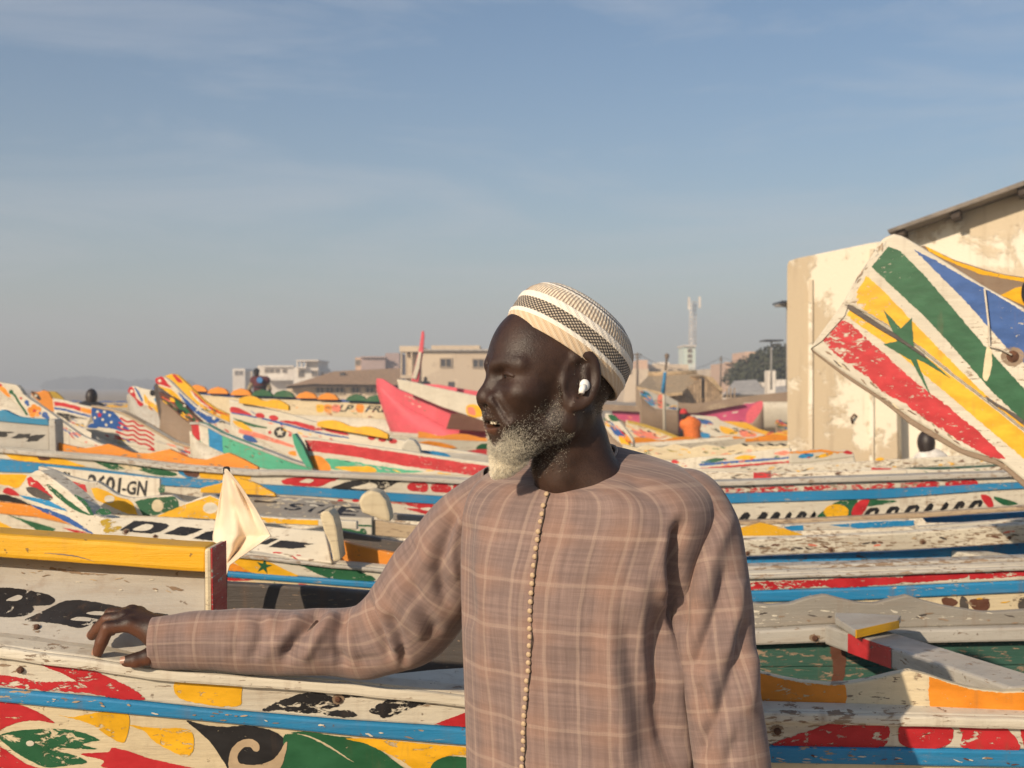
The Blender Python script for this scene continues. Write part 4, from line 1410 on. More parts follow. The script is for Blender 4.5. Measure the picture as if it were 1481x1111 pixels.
# ------------------------------------------------------------------ kaftan
def plaid_mat():
    t = NT('plaid_cotton')
    uv = t.new('ShaderNodeUVMap', uv_map='UVMap')
    mp = t.new('ShaderNodeMapping')
    t.l.new(uv.outputs[0], mp.inputs['Vector'])
    wob = t.new('ShaderNodeTexNoise'); wob.inputs['Scale'].default_value = 9.0
    t.l.new(mp.outputs[0], wob.inputs['Vector'])
    sub = t.new('ShaderNodeVectorMath', operation='SUBTRACT'); sub.inputs[1].default_value = (0.5, 0.5, 0.5)
    t.l.new(wob.outputs['Color'], sub.inputs[0])
    scl = t.new('ShaderNodeVectorMath', operation='SCALE'); scl.inputs['Scale'].default_value = 0.010
    t.l.new(sub.outputs[0], scl.inputs[0])
    addv = t.new('ShaderNodeVectorMath', operation='ADD')
    t.l.new(mp.outputs[0], addv.inputs[0]); t.l.new(scl.outputs[0], addv.inputs[1])
    sp = t.new('ShaderNodeSeparateXYZ')
    t.l.new(addv.outputs[0], sp.inputs[0])
    u, v = sp.outputs[0], sp.outputs[1]
    def cell(x, p, ph):
        return t.math('FRACT', t.math('ADD', t.math('DIVIDE', x, p), ph + 50.0))
    def line(x, p, ph, w):
        f = t.math('ABSOLUTE', t.math('SUBTRACT', cell(x, p, ph), 0.5))
        return t.rng(f, (w * 0.5 - 0.0007) / p, (w * 0.5 + 0.0011) / p, 1.0, 0.0)
    pu, pv = 0.0400, 0.0605
    def yarn(sx, sy):
        m2 = t.new('ShaderNodeMapping'); m2.inputs['Scale'].default_value = (sx, sy, 1)
        t.l.new(uv.outputs[0], m2.inputs['Vector'])
        return t.noise(m2.outputs[0], 1.0, 3, 0.65)
    warp, weft = yarn(1500, 45), yarn(45, 1500)
    warp2, weft2 = yarn(170, 6), yarn(6, 170)
    bl = t.noise(mp.outputs[0], 15, 3)
    cu = t.math('ABSOLUTE', t.math('SUBTRACT', cell(u, pu * 2, 0.15), 0.5))
    cv = t.math('ABSOLUTE', t.math('SUBTRACT', cell(v, pv, 0.0), 0.5))
    org = t.math('ADD', t.math('MULTIPLY', t.rng(cu, 0.12, 0.45), 0.42), t.math('MULTIPLY', t.rng(cv, 0.14, 0.40), 0.30))
    org = t.math('ADD', org, t.math('MULTIPLY', t.math('SUBTRACT', bl, 0.5), 0.8))
    base = t.mix(t.rng(t.math('ADD', t.math('MULTIPLY', warp2, 0.5), t.math('MULTIPLY', weft2, 0.5)), 0.35, 0.65), (0.152, 0.108, 0.099), (0.248, 0.175, 0.154))
    base = t.mix(t.math('MULTIPLY', t.rng(org, 0.05, 0.85), 0.52), base, (0.295, 0.168, 0.118))
    grey = t.math('MULTIPLY', t.rng(cu, 0.0, 0.16, 1, 0), t.rng(bl, 0.35, 0.7))
    base = t.mix(t.math('MULTIPLY', grey, 0.55), base, (0.165, 0.120, 0.110))
    l1 = line(u, pu, 0.0, 0.0040)
    l1b = line(u, pu * 3, 0.45, 0.0040)
    l2 = line(v, pv, 0.5, 0.0044)
    beige = (0.42, 0.315, 0.25)
    base = t.mix(t.math('MULTIPLY', l1, 0.31), base, beige)
    base = t.mix(t.math('MULTIPLY', l1b, 0.25), base, beige)
    base = t.mix(t.math('MULTIPLY', l2, 0.31), base, beige)
    yn = t.math('ADD', t.math('MULTIPLY', warp, 0.5), t.math('MULTIPLY', weft, 0.5))
    base = t.mix(t.rng(yn, 0.42, 0.58, 0.30, 0.0), base, (0.13, 0.085, 0.07))
    t.set(Base_Color=base, Roughness=0.88, Normal=t.bump(yn, 0.35, 0.0008), Sheen_Weight=0.15, Specular_IOR_Level=0.2)
    return t.m


PLAID = plaid_mat()
K6 = zone(640, 640, 2.358)


def sculpt(V, N, strokes):
    """Press folds into the cloth: each stroke is a pixel polyline with width (px) and depth (mm); only the cloth facing the viewer."""
    P = to_px(V)
    face = np.clip(-(N @ np.array([0.0, 1.0, 0.05])) * 1.6 + 0.15, 0, 1)
    disp = np.zeros(len(V))
    for pts, w, amp in strokes:
        Q = np.array(catmull(pts, False, 6))
        best = np.full(len(V), 1e9); tt_ = np.zeros(len(V))
        n = len(Q) - 1
        for i in range(n):
            a, b = Q[i], Q[i + 1]
            ab = b - a
            t_ = np.clip(((P - a) @ ab) / (ab @ ab + 1e-9), 0, 1)
            d_ = np.hypot(*(P - a - t_[:, None] * ab).T)
            m = d_ < best
            best[m] = d_[m]; tt_[m] = (i + t_[m]) / n
        disp += amp * 0.001 * np.exp(-(best / w) ** 2) * np.clip(np.minimum(tt_, 1 - tt_) * 5 + 0.12, 0, 1)
    return V + N * (disp * face)[:, None]


def cloth_noise(V, N, amp, scale, stretch=(1, 1, 1)):
    d_ = np.array([mnoise.noise(Vector((p[0] * scale * stretch[0], p[1] * scale * stretch[1], p[2] * scale * stretch[2]))) for p in V])
    return V + N * (amp * d_)[:, None]


def grid_faces(nr, nc, closed=True):
    r = np.arange(nr - 1)[:, None]; c = np.arange(nc if closed else nc - 1)[None]
    c2 = (c + 1) % nc if closed else c + 1
    return np.stack([r * nc + c, r * nc + c2, (r + 1) * nc + c2, (r + 1) * nc + c], -1).reshape(-1, 4)


def smooth_interp(xs, ys, x):
    """Monotone-ish cubic through knots."""
    xs, ys = np.array(xs, float), np.array(ys, float)
    m = np.gradient(ys, xs)
    i = np.clip(np.searchsorted(xs, x) - 1, 0, len(xs) - 2)
    h = xs[i + 1] - xs[i]; t_ = (x - xs[i]) / h
    return (2 * t_ ** 3 - 3 * t_ ** 2 + 1) * ys[i] + (t_ ** 3 - 2 * t_ ** 2 + t_) * h * m[i] + (-2 * t_ ** 3 + 3 * t_ ** 2) * ys[i + 1] + (t_ ** 3 - t_ ** 2) * h * m[i + 1]


TY = 1.68
ROWS = [  # side row px, left px, right px, depth/width, front dip px
    (645, 778, 890, 0.98, 54), (650, 756, 914, 0.84, 49), (659, 731, 948, 0.69, 42), (672, 708, 984, 0.60, 34), (689, 692, 1006, 0.57, 25),
    (710, 680, 1020, 0.57, 16), (735, 673, 1026, 0.60, 10), (765, 669, 1022, 0.63, 5), (800, 667, 1014, 0.67, 2), (850, 666, 1006, 0.70, 0),
    (900, 667, 1002, 0.72, 0), (1000, 671, 1003, 0.74, 0), (1111, 675, 1008, 0.74, 0), (1230, 676, 1020, 0.74, 0), (1420, 670, 1032, 0.74, 0)]
R_ = np.array(ROWS, float)
NRr, NC = 190, 260
s_k = np.r_[0, np.cumsum(np.hypot(np.diff(R_[:, 0]), 0.5 * np.diff(R_[:, 2] - R_[:, 1])))]
ss = np.linspace(0, s_k[-1], NRr)
ry, rl, rr_, rq, rd = [smooth_interp(s_k, R_[:, i], ss) for i in range(5)]
VT, UVT = [], []
cy_, sy_ = math.cos(BYAW), math.sin(BYAW)
for i in range(NRr):
    hw = (rr_[i] - rl[i]) * 0.5 / FPX * TY
    a_ = hw / math.sqrt(cy_ ** 2 + (rq[i] * sy_) ** 2)
    b_ = a_ * rq[i]
    c_ = np.array(at((rr_[i] + rl[i]) * 0.5, ry[i], TY))
    for j in range(NC):
        th = 2 * math.pi * j / NC
        cs, sn = math.cos(th), math.sin(th)
        ex_ = 0.92
        fx = a_ * math.copysign(abs(sn) ** ex_, sn)
        fy = b_ * math.copysign(abs(cs) ** ex_, cs)
        p = c_ + BR * fx + BF * fy
        p[2] -= rd[i] / FPX * TY * (0.5 + 0.5 * cs) ** 1.5
        VT.append(p)
        UVT.append((0.155 * (th if th < math.pi else th - 2 * math.pi), p[2]))
VT = np.array(VT)
FT = grid_faces(NRr, NC)[:, ::-1]
NTm = vert_normals(VT, FT)
if (NTm * (VT - VT.mean(0))).sum() < 0:
    FT = FT[:, ::-1]; NTm = -NTm
VT0 = VT.copy()
VT = cloth_noise(VT, NTm, 0.0035, 7.0, (1, 1, 0.5))
VT = sculpt(VT, NTm, [
    (K6((820, 260), (790, 380), (800, 520), (830, 680)), 10, -20.655), (K6((770, 300), (745, 420), (760, 540)), 12, 8.5),
    (K6((700, 430), (672, 560), (690, 720), (720, 900)), 16, 9.18), (K6((770, 560), (735, 720), (760, 900), (800, 1111)), 20, -20.655),
    (K6((830, 700), (800, 850), (820, 1000), (830, 1140)), 12, 13.77), (K6((640, 560), (655, 750), (690, 950), (700, 1140)), 22, -11.475),
    (K6((560, 640), (590, 800), (620, 1000), (630, 1140)), 18, 6.8), (K6((430, 700), (450, 900), (440, 1140)), 22, -5.1),
    (K6((90, 260), (75, 420), (95, 640)), 12, -8.5), (K6((130, 200), (140, 420), (160, 640), (150, 900)), 16, 5.1), (K6((200, 640), (190, 880), (200, 1140)), 20, -5.1),
    (K6((352, 178), (330, 300), (312, 440), (303, 560), (300, 700), (288, 880), (275, 1140)), 3.2, -2.2),
    (K6((362, 178), (342, 300), (324, 440), (315, 560), (312, 700), (300, 880), (287, 1140)), 4.0, 2),
    (K6((640, 110), (700, 180), (800, 230)), 12, -5.1), (K6((560, 170), (640, 260), (740, 330)), 14, 4.25), (K6((330, 170), (420, 200), (520, 165), (610, 60)), 4.5, 1.8),
    (K6((250, 400), (260, 560), (240, 760)), 12, 3.4), (K6((520, 420), (500, 640), (540, 820)), 18, -4.25),
])
kaftan = np_mesh('kaftan', VT, FT)
def set_uv(me, F, UV, nc):
    l = me.uv_layers.new(name='UVMap')
    uv_ = np.array(UV)[F]
    # unwrap across the seam
    w = uv_[:, :, 0].max(1) - uv_[:, :, 0].min(1)
    big_ = w > 0.3
    if big_.any():
        sub_ = uv_[big_]
        sub_[:, :, 0] = np.where(sub_[:, :, 0] < 0, sub_[:, :, 0] + 0.155 * 2 * math.pi, sub_[:, :, 0])
        uv_[big_] = sub_
    l.data.foreach_set('uv', uv_.reshape(-1).astype(np.float32))
set_uv(kaftan, FT, UVT, NC)
kaf = link('kaftan', kaftan, PLAID, man, True)
md = kaf.modifiers.new('thickness', 'SOLIDIFY'); md.thickness = 0.0018; md.offset = -1


def sleeve(rows, strokes, nr, nc, name='sleeve', amp=0.004, nscale=16.0):
    """rows: (px, py, Y, radius px, squash)"""
    Q = np.array(rows, float)
    C = np.array([at(*q[:3]) for q in Q])
    rad = Q[:, 3] / FPX * Q[:, 2]
    L_ = np.r_[0, np.cumsum(np.linalg.norm(np.diff(C, axis=0), axis=1))]
    s = np.linspace(0, L_[-1], nr)
    P = np.stack([smooth_interp(L_, C[:, k], s) for k in range(3)], 1)
    rd_ = smooth_interp(L_, rad, s)
    sq = smooth_interp(L_, Q[:, 4], s)
    T_ = np.gradient(P, axis=0); T_ /= np.linalg.norm(T_, axis=1, keepdims=True)
    Vv, UV = [], []
    for i in range(nr):
        up = np.array([0, -1.0, 0]) - T_[i] * (-T_[i][1])
        up /= np.linalg.norm(up)
        sd = np.cross(T_[i], up)
        for j in range(nc):
            a = 2 * math.pi * j / nc
            Vv.append(P[i] + sd * math.cos(a) * rd_[i] + up * math.sin(a) * rd_[i] * sq[i])
            UV.append((0.055 * (a if a < math.pi else a - 2 * math.pi) + 0.02, s[i]))
    Vv = np.array(Vv)
    Fv = grid_faces(nr, nc)
    Nv = vert_normals(Vv, Fv)
    cen = np.repeat(P, nc, 0)
    if (Nv * (Vv - cen)).sum() < 0:
        Fv = Fv[:, ::-1]; Nv = -Nv
    Vv = cloth_noise(Vv, Nv, amp, nscale)
    Vv = sculpt(Vv, Nv, strokes)
    me = np_mesh(name, Vv, Fv)
    l = me.uv_layers.new(name='UVMap')
    uv_ = np.array(UV)[Fv]
    w = uv_[:, :, 0].max(1) - uv_[:, :, 0].min(1)
    b_ = w > 0.15
    sub_ = uv_[b_]
    sub_[:, :, 0] = np.where(sub_[:, :, 0] < 0.02, sub_[:, :, 0] + 0.055 * 2 * math.pi, sub_[:, :, 0])
    uv_[b_] = sub_
    l.data.foreach_set('uv', uv_.reshape(-1).astype(np.float32))
    o = link(name, me, PLAID, kaf, True)
    md = o.modifiers.new('thickness', 'SOLIDIFY'); md.thickness = 0.0018; md.offset = -1
    return o


sleeve([(735, 712, 1.765, 50, 0.9), (712, 735, 1.775, 58, 0.9), (665, 792, 1.80, 68, 0.85), (618, 855, 1.835, 71, 0.8), (582, 903, 1.865, 67, 0.75), (535, 926, 1.885, 54, 0.8),
        (450, 928, 1.895, 49, 0.85), (360, 927, 1.902, 46, 0.85), (285, 928, 1.905, 42, 0.85), (221, 930, 1.905, 37, 0.85)],
       [(R4((500, 410), (440, 490), (380, 560), (320, 660)), 9, -13.5), (R4((560, 430), (480, 540), (410, 650)), 9, 9), (R4((400, 440), (350, 520), (290, 600)), 10, 6),
        (R4((215, 450), (230, 530), (190, 650)), 9, -6), (R4((270, 440), (280, 540), (240, 650)), 9, 3.75), (R4((600, 440), (560, 560), (590, 680)), 8, -9), (R4((650, 420), (620, 540), (640, 680)), 8, 6),
        (R4((690, 370), (735, 470), (760, 560), (790, 650)), 7, -10.5), (R4((730, 380), (780, 500), (830, 610)), 7, 9), (R4((780, 440), (835, 560), (850, 680)), 6, -9),
        (R4((1075, -20), (1030, 120), (1000, 260), (1040, 420)), 9, -12), (R4((1000, -10), (960, 120), (940, 260)), 12, 6), (R4((1100, 20), (1060, 160), (1080, 300)), 7, 7.5),
        (R4((900, 120), (850, 260), (900, 420)), 14, -6), (R4((860, 300), (940, 430), (1000, 540)), 10, -7.5), (R4((800, 300), (880, 440), (930, 560)), 10, 6),
        (R4((500, 600), (600, 640), (760, 640)), 8, -4.5), (R4((120, 480), (130, 560), (110, 640)), 8, -3), (R4((-235, 620), (-238, 480)), 2.5, 2.25)], 240, 110)
sleeve([(962, 708, 1.655, 34, 0.9), (990, 728, 1.635, 50, 0.9), (1010, 762, 1.615, 57, 0.9), (1021, 815, 1.60, 60, 0.9), (1028, 870, 1.59, 60, 0.9), (1037, 945, 1.58, 58, 0.9),
        (1049, 1030, 1.57, 56, 0.9), (1059, 1111, 1.56, 53, 0.9), (1068, 1230, 1.55, 50, 0.9)],
       [(K6((930, 230), (860, 380), (820, 540), (815, 660)), 9, -11.6), (K6((985, 240), (920, 400), (880, 560)), 12, 7.25), (K6((970, 420), (940, 560), (880, 700), (850, 780)), 9, -10.15),
        (K6((1010, 460), (1000, 600), (960, 760)), 11, 7.25), (K6((1030, 600), (1010, 740), (950, 900), (900, 1020)), 12, -10.15), (K6((1060, 700), (1050, 860), (1000, 1020)), 12, 7.25),
        (K6((900, 760), (920, 880), (890, 1000)), 9, 5.8), (K6((1040, 900), (1000, 1020), (960, 1130)), 10, -5.8), (K6((870, 820), (905, 930), (880, 1080)), 7, -7.25)], 200, 110, amp=0.005, nscale=12)
# buttons and loop cord
PXT = to_px(VT)
front = (NTm[:, 1] < -0.05)
FI = np.nonzero(front)[0]
def on_cloth(q, off):
    i = FI[np.argmin(((PXT[FI] - np.array(q)) ** 2).sum(1))]
    Yq = VT[i][1]
    p = np.array(at(q[0], q[1], Yq))
    return Vector(p + NTm[i] * off), Vector(NTm[i])
BTN = plain('thread_button', (0.50, 0.36, 0.22), 0.7, 300, 0.25, 0.4, 0, 0.001)
bz = [(358, 180), (347, 218), (343, 247), (338, 272), (330, 305), (327, 333), (322, 362), (319, 390), (315, 420), (311, 453), (309, 481), (306, 513), (304, 543), (302, 574), (302, 604), (301, 634), (302, 662),
      (300, 692), (298, 722), (297, 750), (296, 778), (291, 812), (290, 842), (287, 872), (284, 902), (282, 930), (281, 958), (279, 988), (280, 1016), (279, 1046), (276, 1076), (275, 1104)]
bme = None
for q in bz:
    p, nrm = on_cloth(K6(q)[0], 0.003)
    if bme is None:
        bm = bmesh.new()
        bmesh.ops.create_uvsphere(bm, u_segments=12, v_segments=8, radius=0.0036)
        for vv in bm.verts:
            vv.co.z *= 0.72
        bme = bpy.data.meshes.new('button'); bm.to_mesh(bme); bm.free()
        bme.materials.append(BTN); bme.shade_smooth()
    o = bpy.data.objects.new('button', bme); COL.objects.link(o)
    o.parent = kaf
    o.location = p
    o.rotation_euler = nrm.to_track_quat('Z', 'Y').to_euler()
cord = [on_cloth((K6(q)[0][0] + 2.2, K6(q)[0][1]), 0.0012)[0] for q in bz]
tube('cord', [Vector(p) for p in catmull(cord, False, 3)], 0.0010, plain('dark_thread', (0.06, 0.04, 0.03), 0.9, 200), kaf, 6)
# collar binding
ringp = [VT[j] for j in range(NC)]
tube('collar', [Vector(p) for p in ringp[::2]] + [Vector(ringp[0])], 0.0022, plain('collar_cloth', (0.42, 0.31, 0.24), 0.85, 200, 0.2, 0.4, 0, 0.001), kaf, 8)

# ------------------------------------------------------------------ second boat (slanted black letters, star on its side)
b2 = Boat('fishing_boat', 'white boat with slanted black letters and a green star, behind the nearest boat', (-0.5, 4.2, 0))
P2 = Plane(0, 3.62, 1480, 3.40, c=-2.5e-5, y0=820)
rail2 = ZD((380, 640), (650, 660), (940, 694), (1150, 716), (1481, 745), (1900, 772)) + R8((0, 448), (125, 450), (500, 440), (1064, 420), (1180, 416))
blueT = ZD((380, 750), (530, 765), (900, 795), (1410, 830), (1900, 862)) + R8((0, 512), (130, 508), (600, 493), (1064, 472), (1180, 468))
blueB = ZD((380, 788), (525, 800), (1000, 836), (1370, 865), (1900, 896)) + R8((0, 548), (130, 545), (500, 538), (1064, 512), (1180, 508))
lowB = ZD((380, 828), (525, 842), (900, 870), (1360, 890), (1900, 930)) + R8((0, 600), (130, 600), (1064, 600), (1180, 600))
q1 = b2.plank('side_plank', rail2, blueT, P2, white_paint, 0.035, 0.005)
q2 = b2.plank('side_batten', blueT, blueB, P2, paint('blue', 0.35, 'tan'), 0.04, 0.005, lift=0.006)
q3 = b2.plank('side_plank', blueB, lowB, P2, cream_paint, 0.035, 0.004, lift=-0.002)
b2.hull(lowB, P2, 0.7, paint('white', 0.5), top=rail2)
cap_board(b2, 'gunwale', rail2, P2, 0.10, 0.012, paint('greywhite', 0.75), 0.012)
q1.motif('painted_patch', ZD((560, 700), (600, 682), (700, 690), (800, 720), (880, 760), (950, 795), (800, 788), (680, 775), (610, 740)), 'yellow', 0.35, True, 1)
q1.motif('painted_patch', ZD((500, 705), (560, 715), (620, 745), (660, 770), (540, 762), (500, 755)), 'orange', 0.35, True, 1)
q1.star(ZD((748, 735))[0], 12.5, 'green', -78, 0.2, 2, 0.35)
q1.motif('painted_leaf', ZD((830, 700), (940, 715), (1050, 712), (1180, 722), (1290, 755), (1410, 812), (1340, 825), (1200, 815), (1080, 790), (1000, 745), (900, 722)), 'green', 0.7, True, 1, 1.0)
q3.motif('painted_flame', ZD((520, 805), (600, 812), (690, 818), (600, 825), (525, 822)), 'red', 0.3)
q3.motif('painted_patch', ZD((620, 850), (680, 832), (740, 840), (790, 862), (700, 870)), 'yellow', 0.3)
q3.motif('painted_patch', ZD((820, 868), (870, 845), (930, 845), (980, 868), (900, 880)), 'yellow', 0.3)
q3.motif('painted_leaf', ZD((785, 860), (775, 835), (800, 850), (808, 830), (818, 850), (845, 838), (825, 862), (805, 868)), 'green', 0.2, False)
q3.motif('painted_flame', ZD((950, 842), (1010, 850), (1060, 878), (1010, 885), (980, 862)), 'red', 0.3)
q1.motif('painted_band', R8((125, 478), (250, 472), (385, 468), (395, 488), (300, 497), (128, 505)), 'red', 0.75, False, 1, 1.2)
q1.motif('painted_band', R8((396, 468), (520, 462), (650, 462), (655, 478), (560, 488), (400, 495)), 'red', 0.75, True, 1, 1.0)
q1.motif('painted_band', R8((660, 455), (760, 448), (850, 440), (870, 460), (760, 474), (662, 478)), 'red', 0.75, True, 1, 1.0)
q1.motif('painted_band', R8((875, 440), (980, 436), (1064, 432), (1180, 428), (1180, 448), (1064, 456), (880, 468)), 'red', 0.75, False, 1, 1.0)
q3.motif('rust_stain', R8((785, 535), (820, 532), (840, 550), (800, 565)), 'brown', 0.5)
q3.motif('rust_stain', R8((850, 528), (870, 535), (875, 570), (848, 570)), 'darkwood', 0.4)
q3.motif('rust_stain', R8((880, 540), (940, 535), (945, 570), (900, 575)), 'brown', 0.6)
q3.motif('rust_stain', R8((1050, 535), (1090, 530), (1090, 570), (1050, 570)), 'darkwood', 0.5)
# lettered board
P2D = Plane(150, 3.66, 480, 3.55, c=1.5e-4, y0=800)
di = b2.plank('washboard', PX((146, 749), (224, 747), (320, 753), (394, 761.5), (470, 768)), PX((146, 779), (224, 786), (302, 796), (428, 808), (480, 814)), P2D, paint('white', 0.3), 0.03, 0.004)
di.motif('painted_letter', ZC((985, 555), (1045, 515), (1105, 475), (1240, 482), (1370, 498), (1396, 515), (1370, 540), (1310, 568), (1240, 582), (1100, 570)), 'black', 0.12, False, 1, 0.4)
di.motif('painted_mark', ZC((1095, 552), (1150, 520), (1200, 505), (1255, 510), (1262, 525), (1235, 548), (1180, 560)), 'white', 0.1, True, 2, 0.3)
di.motif('painted_letter', ZD((150, 545), (255, 500), (385, 515), (345, 535), (280, 557)), 'black', 0.12, False, 1, 0.4)
di.motif('painted_letter', ZD((325, 572), (400, 535), (480, 520), (520, 560), (470, 590)), 'black', 0.12, False, 1, 0.4)
di.motif('painted_letter', ZD((700, 606), (790, 570), (835, 576), (765, 608)), 'black', 0.12, False, 1, 0.4)
di.motif('painted_letter', ZD((775, 622), (850, 582), (930, 590), (1050, 606), (985, 612), (1000, 624), (920, 634), (850, 628)), 'black', 0.15, False, 1, 0.4)
di.motif('painted_leaf', ZC((830, 480), (880, 460), (920, 470), (890, 490), (960, 485), (900, 515), (1000, 525), (960, 560), (900, 580), (850, 560), (870, 530), (840, 510)), 'olive', 0.6, True, 1, 0.8)
di.bolt(ZC((1040, 570))[0], 0.006); di.bolt(ZC((1280, 605))[0], 0.005)
# bow, near face
P2B = Plane(25, 4.02, 150, 3.81, c=0, y0=740)
bw = b2.plank('bow_plank', ZC((152, 235), (215, 105), (310, 50), (420, 120), (560, 225), (770, 425), (870, 455)), ZC((154, 250), (260, 345), (400, 412), (560, 498), (700, 568), (800, 612), (868, 645)), P2B, white_paint, 0.06, 0.004, 6)
bw.motif('painted_stripe', ZC((222, 120), (250, 110), (330, 165), (440, 280), (420, 290), (340, 230), (240, 190)), 'red', 0.6, False, 1, 0.8)
bw.motif('painted_leaf', ZC((385, 175), (430, 195), (560, 300), (700, 400), (765, 425), (740, 430), (640, 400), (520, 320), (420, 230)), 'green', 0.5, True, 1, 0.6)
bw.motif('painted_leaf', ZC((615, 265), (660, 275), (730, 340), (770, 425), (740, 415), (700, 350)), 'green', 0.5, True, 1, 0.6)
bw.motif('painted_stripe', ZC((160, 262), (240, 275), (400, 305), (540, 380), (560, 400), (420, 360), (300, 320), (200, 290)), 'blue', 0.5, False, 1, 0.6)
bw.motif('painted_stripe', ZC((250, 340), (400, 380), (560, 440), (700, 530), (800, 600), (640, 530), (480, 450), (330, 390)), 'navy', 0.55, False, 1, 0.6)
bw.motif('worn_patch', ZC((220, 200), (300, 205), (430, 280), (400, 305), (300, 280), (240, 240)), 'darkwood', 0.4, True, 2)
bw.motif('painted_leaf', ZC((790, 405), (830, 375), (900, 385), (915, 420), (830, 425)), 'green', 0.6)
# bow, far side board seen from inside
P2F = Plane(50, 4.25, 480, 4.15)
fw = b2.plank('scalloped_washboard', ZC((312, 25), (400, 45), (560, 108), (720, 150), (800, 152), (880, 200), (960, 258), (1040, 280), (1110, 288), (1300, 268), (1430, 262), (1470, 300)) + ZD((290, 360), (360, 330), (430, 312), (500, 345), (620, 400), (740, 440), (900, 452), (1075, 458), (1300, 470)),
              ZC((318, 100), (450, 200), (620, 330), (800, 420), (1100, 435), (1280, 440)) + ZD((220, 448), (450, 462), (740, 482), (1075, 500), (1300, 520)), P2F, white_paint, 0.03, 0.004, 6)
fw.motif('painted_stripe', ZC((318, 50), (400, 78), (560, 140), (700, 178), (722, 240), (620, 215), (500, 165), (380, 110)), 'red', 0.5, False)
fw.motif('painted_stripe', ZC((560, 210), (700, 262), (725, 262), (725, 278), (640, 250)), 'blue', 0.4, False)
fw.motif('painted_band', ZC((748, 205), (800, 200), (880, 230), (960, 275), (1050, 300), (1090, 320), (1140, 425), (1040, 415), (900, 350), (790, 300)), 'yellow', 0.4, False)
fw.disc('painted_dot', ZC((903, 295))[0], 7.5, 'white', 0.2, 2, 5.5)
fw.motif('painted_band', ZC((1112, 315), (1250, 285), (1440, 272), (1470, 320), (1475, 360), (1380, 400), (1280, 430), (1180, 432)), 'green', 0.4, False)
fw.disc('painted_dot', ZC((1300, 350))[0], 8.5, 'cream', 0.2, 2, 9)
fw.motif('painted_band', ZD((110, 440), (200, 400), (300, 362), (430, 318), (500, 350), (620, 404), (740, 446), (900, 458), (1070, 462), (1070, 492), (900, 485), (740, 474), (450, 456)), 'yellow', 0.35, False)
fw.disc('painted_dot', ZD((430, 390))[0], 11, 'white', 0.2, 2, 8)
P2P = Plane(450, 3.46, 500, 3.46)
b2.post(ZD((1078, 430), (1100, 408), (1135, 408), (1160, 440), (1180, 510), (1190, 590), (1205, 700), (1160, 712), (1140, 610), (1105, 530)), P2P, 0.11, paint('cream', 0.3))
P2O = Plane(490, 3.60, 700, 3.55)
b2.plank('scalloped_washboard', ZD((1196, 584), (1300, 612), (1481, 652), (1700, 690), (1900, 700)), ZD((1196, 722), (1481, 745), (1900, 775)), P2O, paint('orange', 0.3, 'cream'), 0.03, 0.004)
b2.plank('inner_plank', ZD((1180, 522), (1300, 545), (1481, 580), (1900, 640)), ZD((1180, 640), (1900, 760)), Plane(480, 4.25, 700, 4.2), paint('darkwood', 0.5), 0.03, 0.004)
# right-hand stretch: its far rail
b2.plank('inner_rail', R8((0, 426), (120, 424), (500, 414), (1064, 394), (1180, 390)), R8((0, 452), (120, 450), (500, 442), (1064, 422), (1180, 418)), Plane(1080, 3.95, 1480, 3.9), paint('greywhite', 0.8), 0.08, 0.006)

# ------------------------------------------------------------------ third boat (grey deck with faded letters)
b3 = Boat('fishing_boat', 'weathered boat with faded grey lettered deck and rounded white bollard', (0.0, 5.4, 0))
P3 = Plane(0, 4.75, 1480, 4.5, c=-2e-5, y0=760)
d3 = b3.plank('deck_board', ZD((380, 300), (520, 288), (640, 303), (850, 315), (1100, 335), (1330, 365), (1400, 380)), ZD((380, 400), (700, 440), (1000, 450), (1340, 462), (1400, 470)), Plane(290, 5.1, 540, 5.0, c=3e-4, y0=745), paint('grey', 0.55, 'cream'), 0.03, 0.004)
for k, (s_, q_) in enumerate((('S', (890, 360, 990, 400)), ('T', (1000, 365, 1090, 412)), ('A', (1090, 372, 1190, 418)), ('E', (1190, 380, 1320, 430)))):
    x0, y0, x1, y1 = q_
    d3.text(s_, ZD((x0 + 20, y0), (x1 + 20, y0 + 8), (x1 - 30, y1 + 6), (x0 - 30, y1)), 'black', 0.6, 1, 0.02)
d3.motif('painted_stripe', ZD((690, 345), (830, 352), (820, 360), (690, 356)), 'black', 0.6, False)
b3.plank('scalloped_washboard', ZD((370, 272), (480, 245), (600, 213), (700, 242), (810, 303)), ZD((370, 300), (600, 305), (820, 322)), Plane(280, 5.25, 420, 5.25), paint('yellow', 0.45, 'white'), 0.03, 0.003, 5)
b3.post(ZD((1308, 352), (1332, 308), (1390, 284), (1440, 300), (1475, 345), (1498, 430), (1500, 476), (1440, 460), (1390, 440), (1330, 420)), Plane(500, 4.72, 560, 4.72), 0.14, paint('cream', 0.35), 'bollard', 0.012)
p3a = b3.plank('side_plank', ZG((-40, 655), (330, 668), (390, 672)), ZG((-40, 790), (300, 828), (392, 835)), Plane(470, 4.68, 560, 4.68), white_paint, 0.03, 0.004)
p3a.motif('painted_stripe', ZG((-40, 728), (200, 732), (388, 735), (388, 752), (200, 750), (-40, 748)), 'green', 0.4, False)
p3a.motif('painted_leaf', ZG((-20, 780), (120, 770), (260, 795), (280, 772), (320, 775), (335, 822), (200, 812)), 'green', 0.4)
b3.plank('side_plank', ZG((392, 690), (700, 730), (1000, 760), (1400, 790)), ZG((395, 835), (700, 868), (1400, 930)), Plane(530, 4.7, 700, 4.65), paint('tan', 0.8), 0.03, 0.004)
b3.plank('inner_rail', ZG((590, 628), (800, 645), (1100, 668), (1500, 690)), ZG((590, 690), (800, 700), (1500, 770)), Plane(560, 5.0, 700, 5.0), paint('grey', 0.5), 0.05, 0.004)
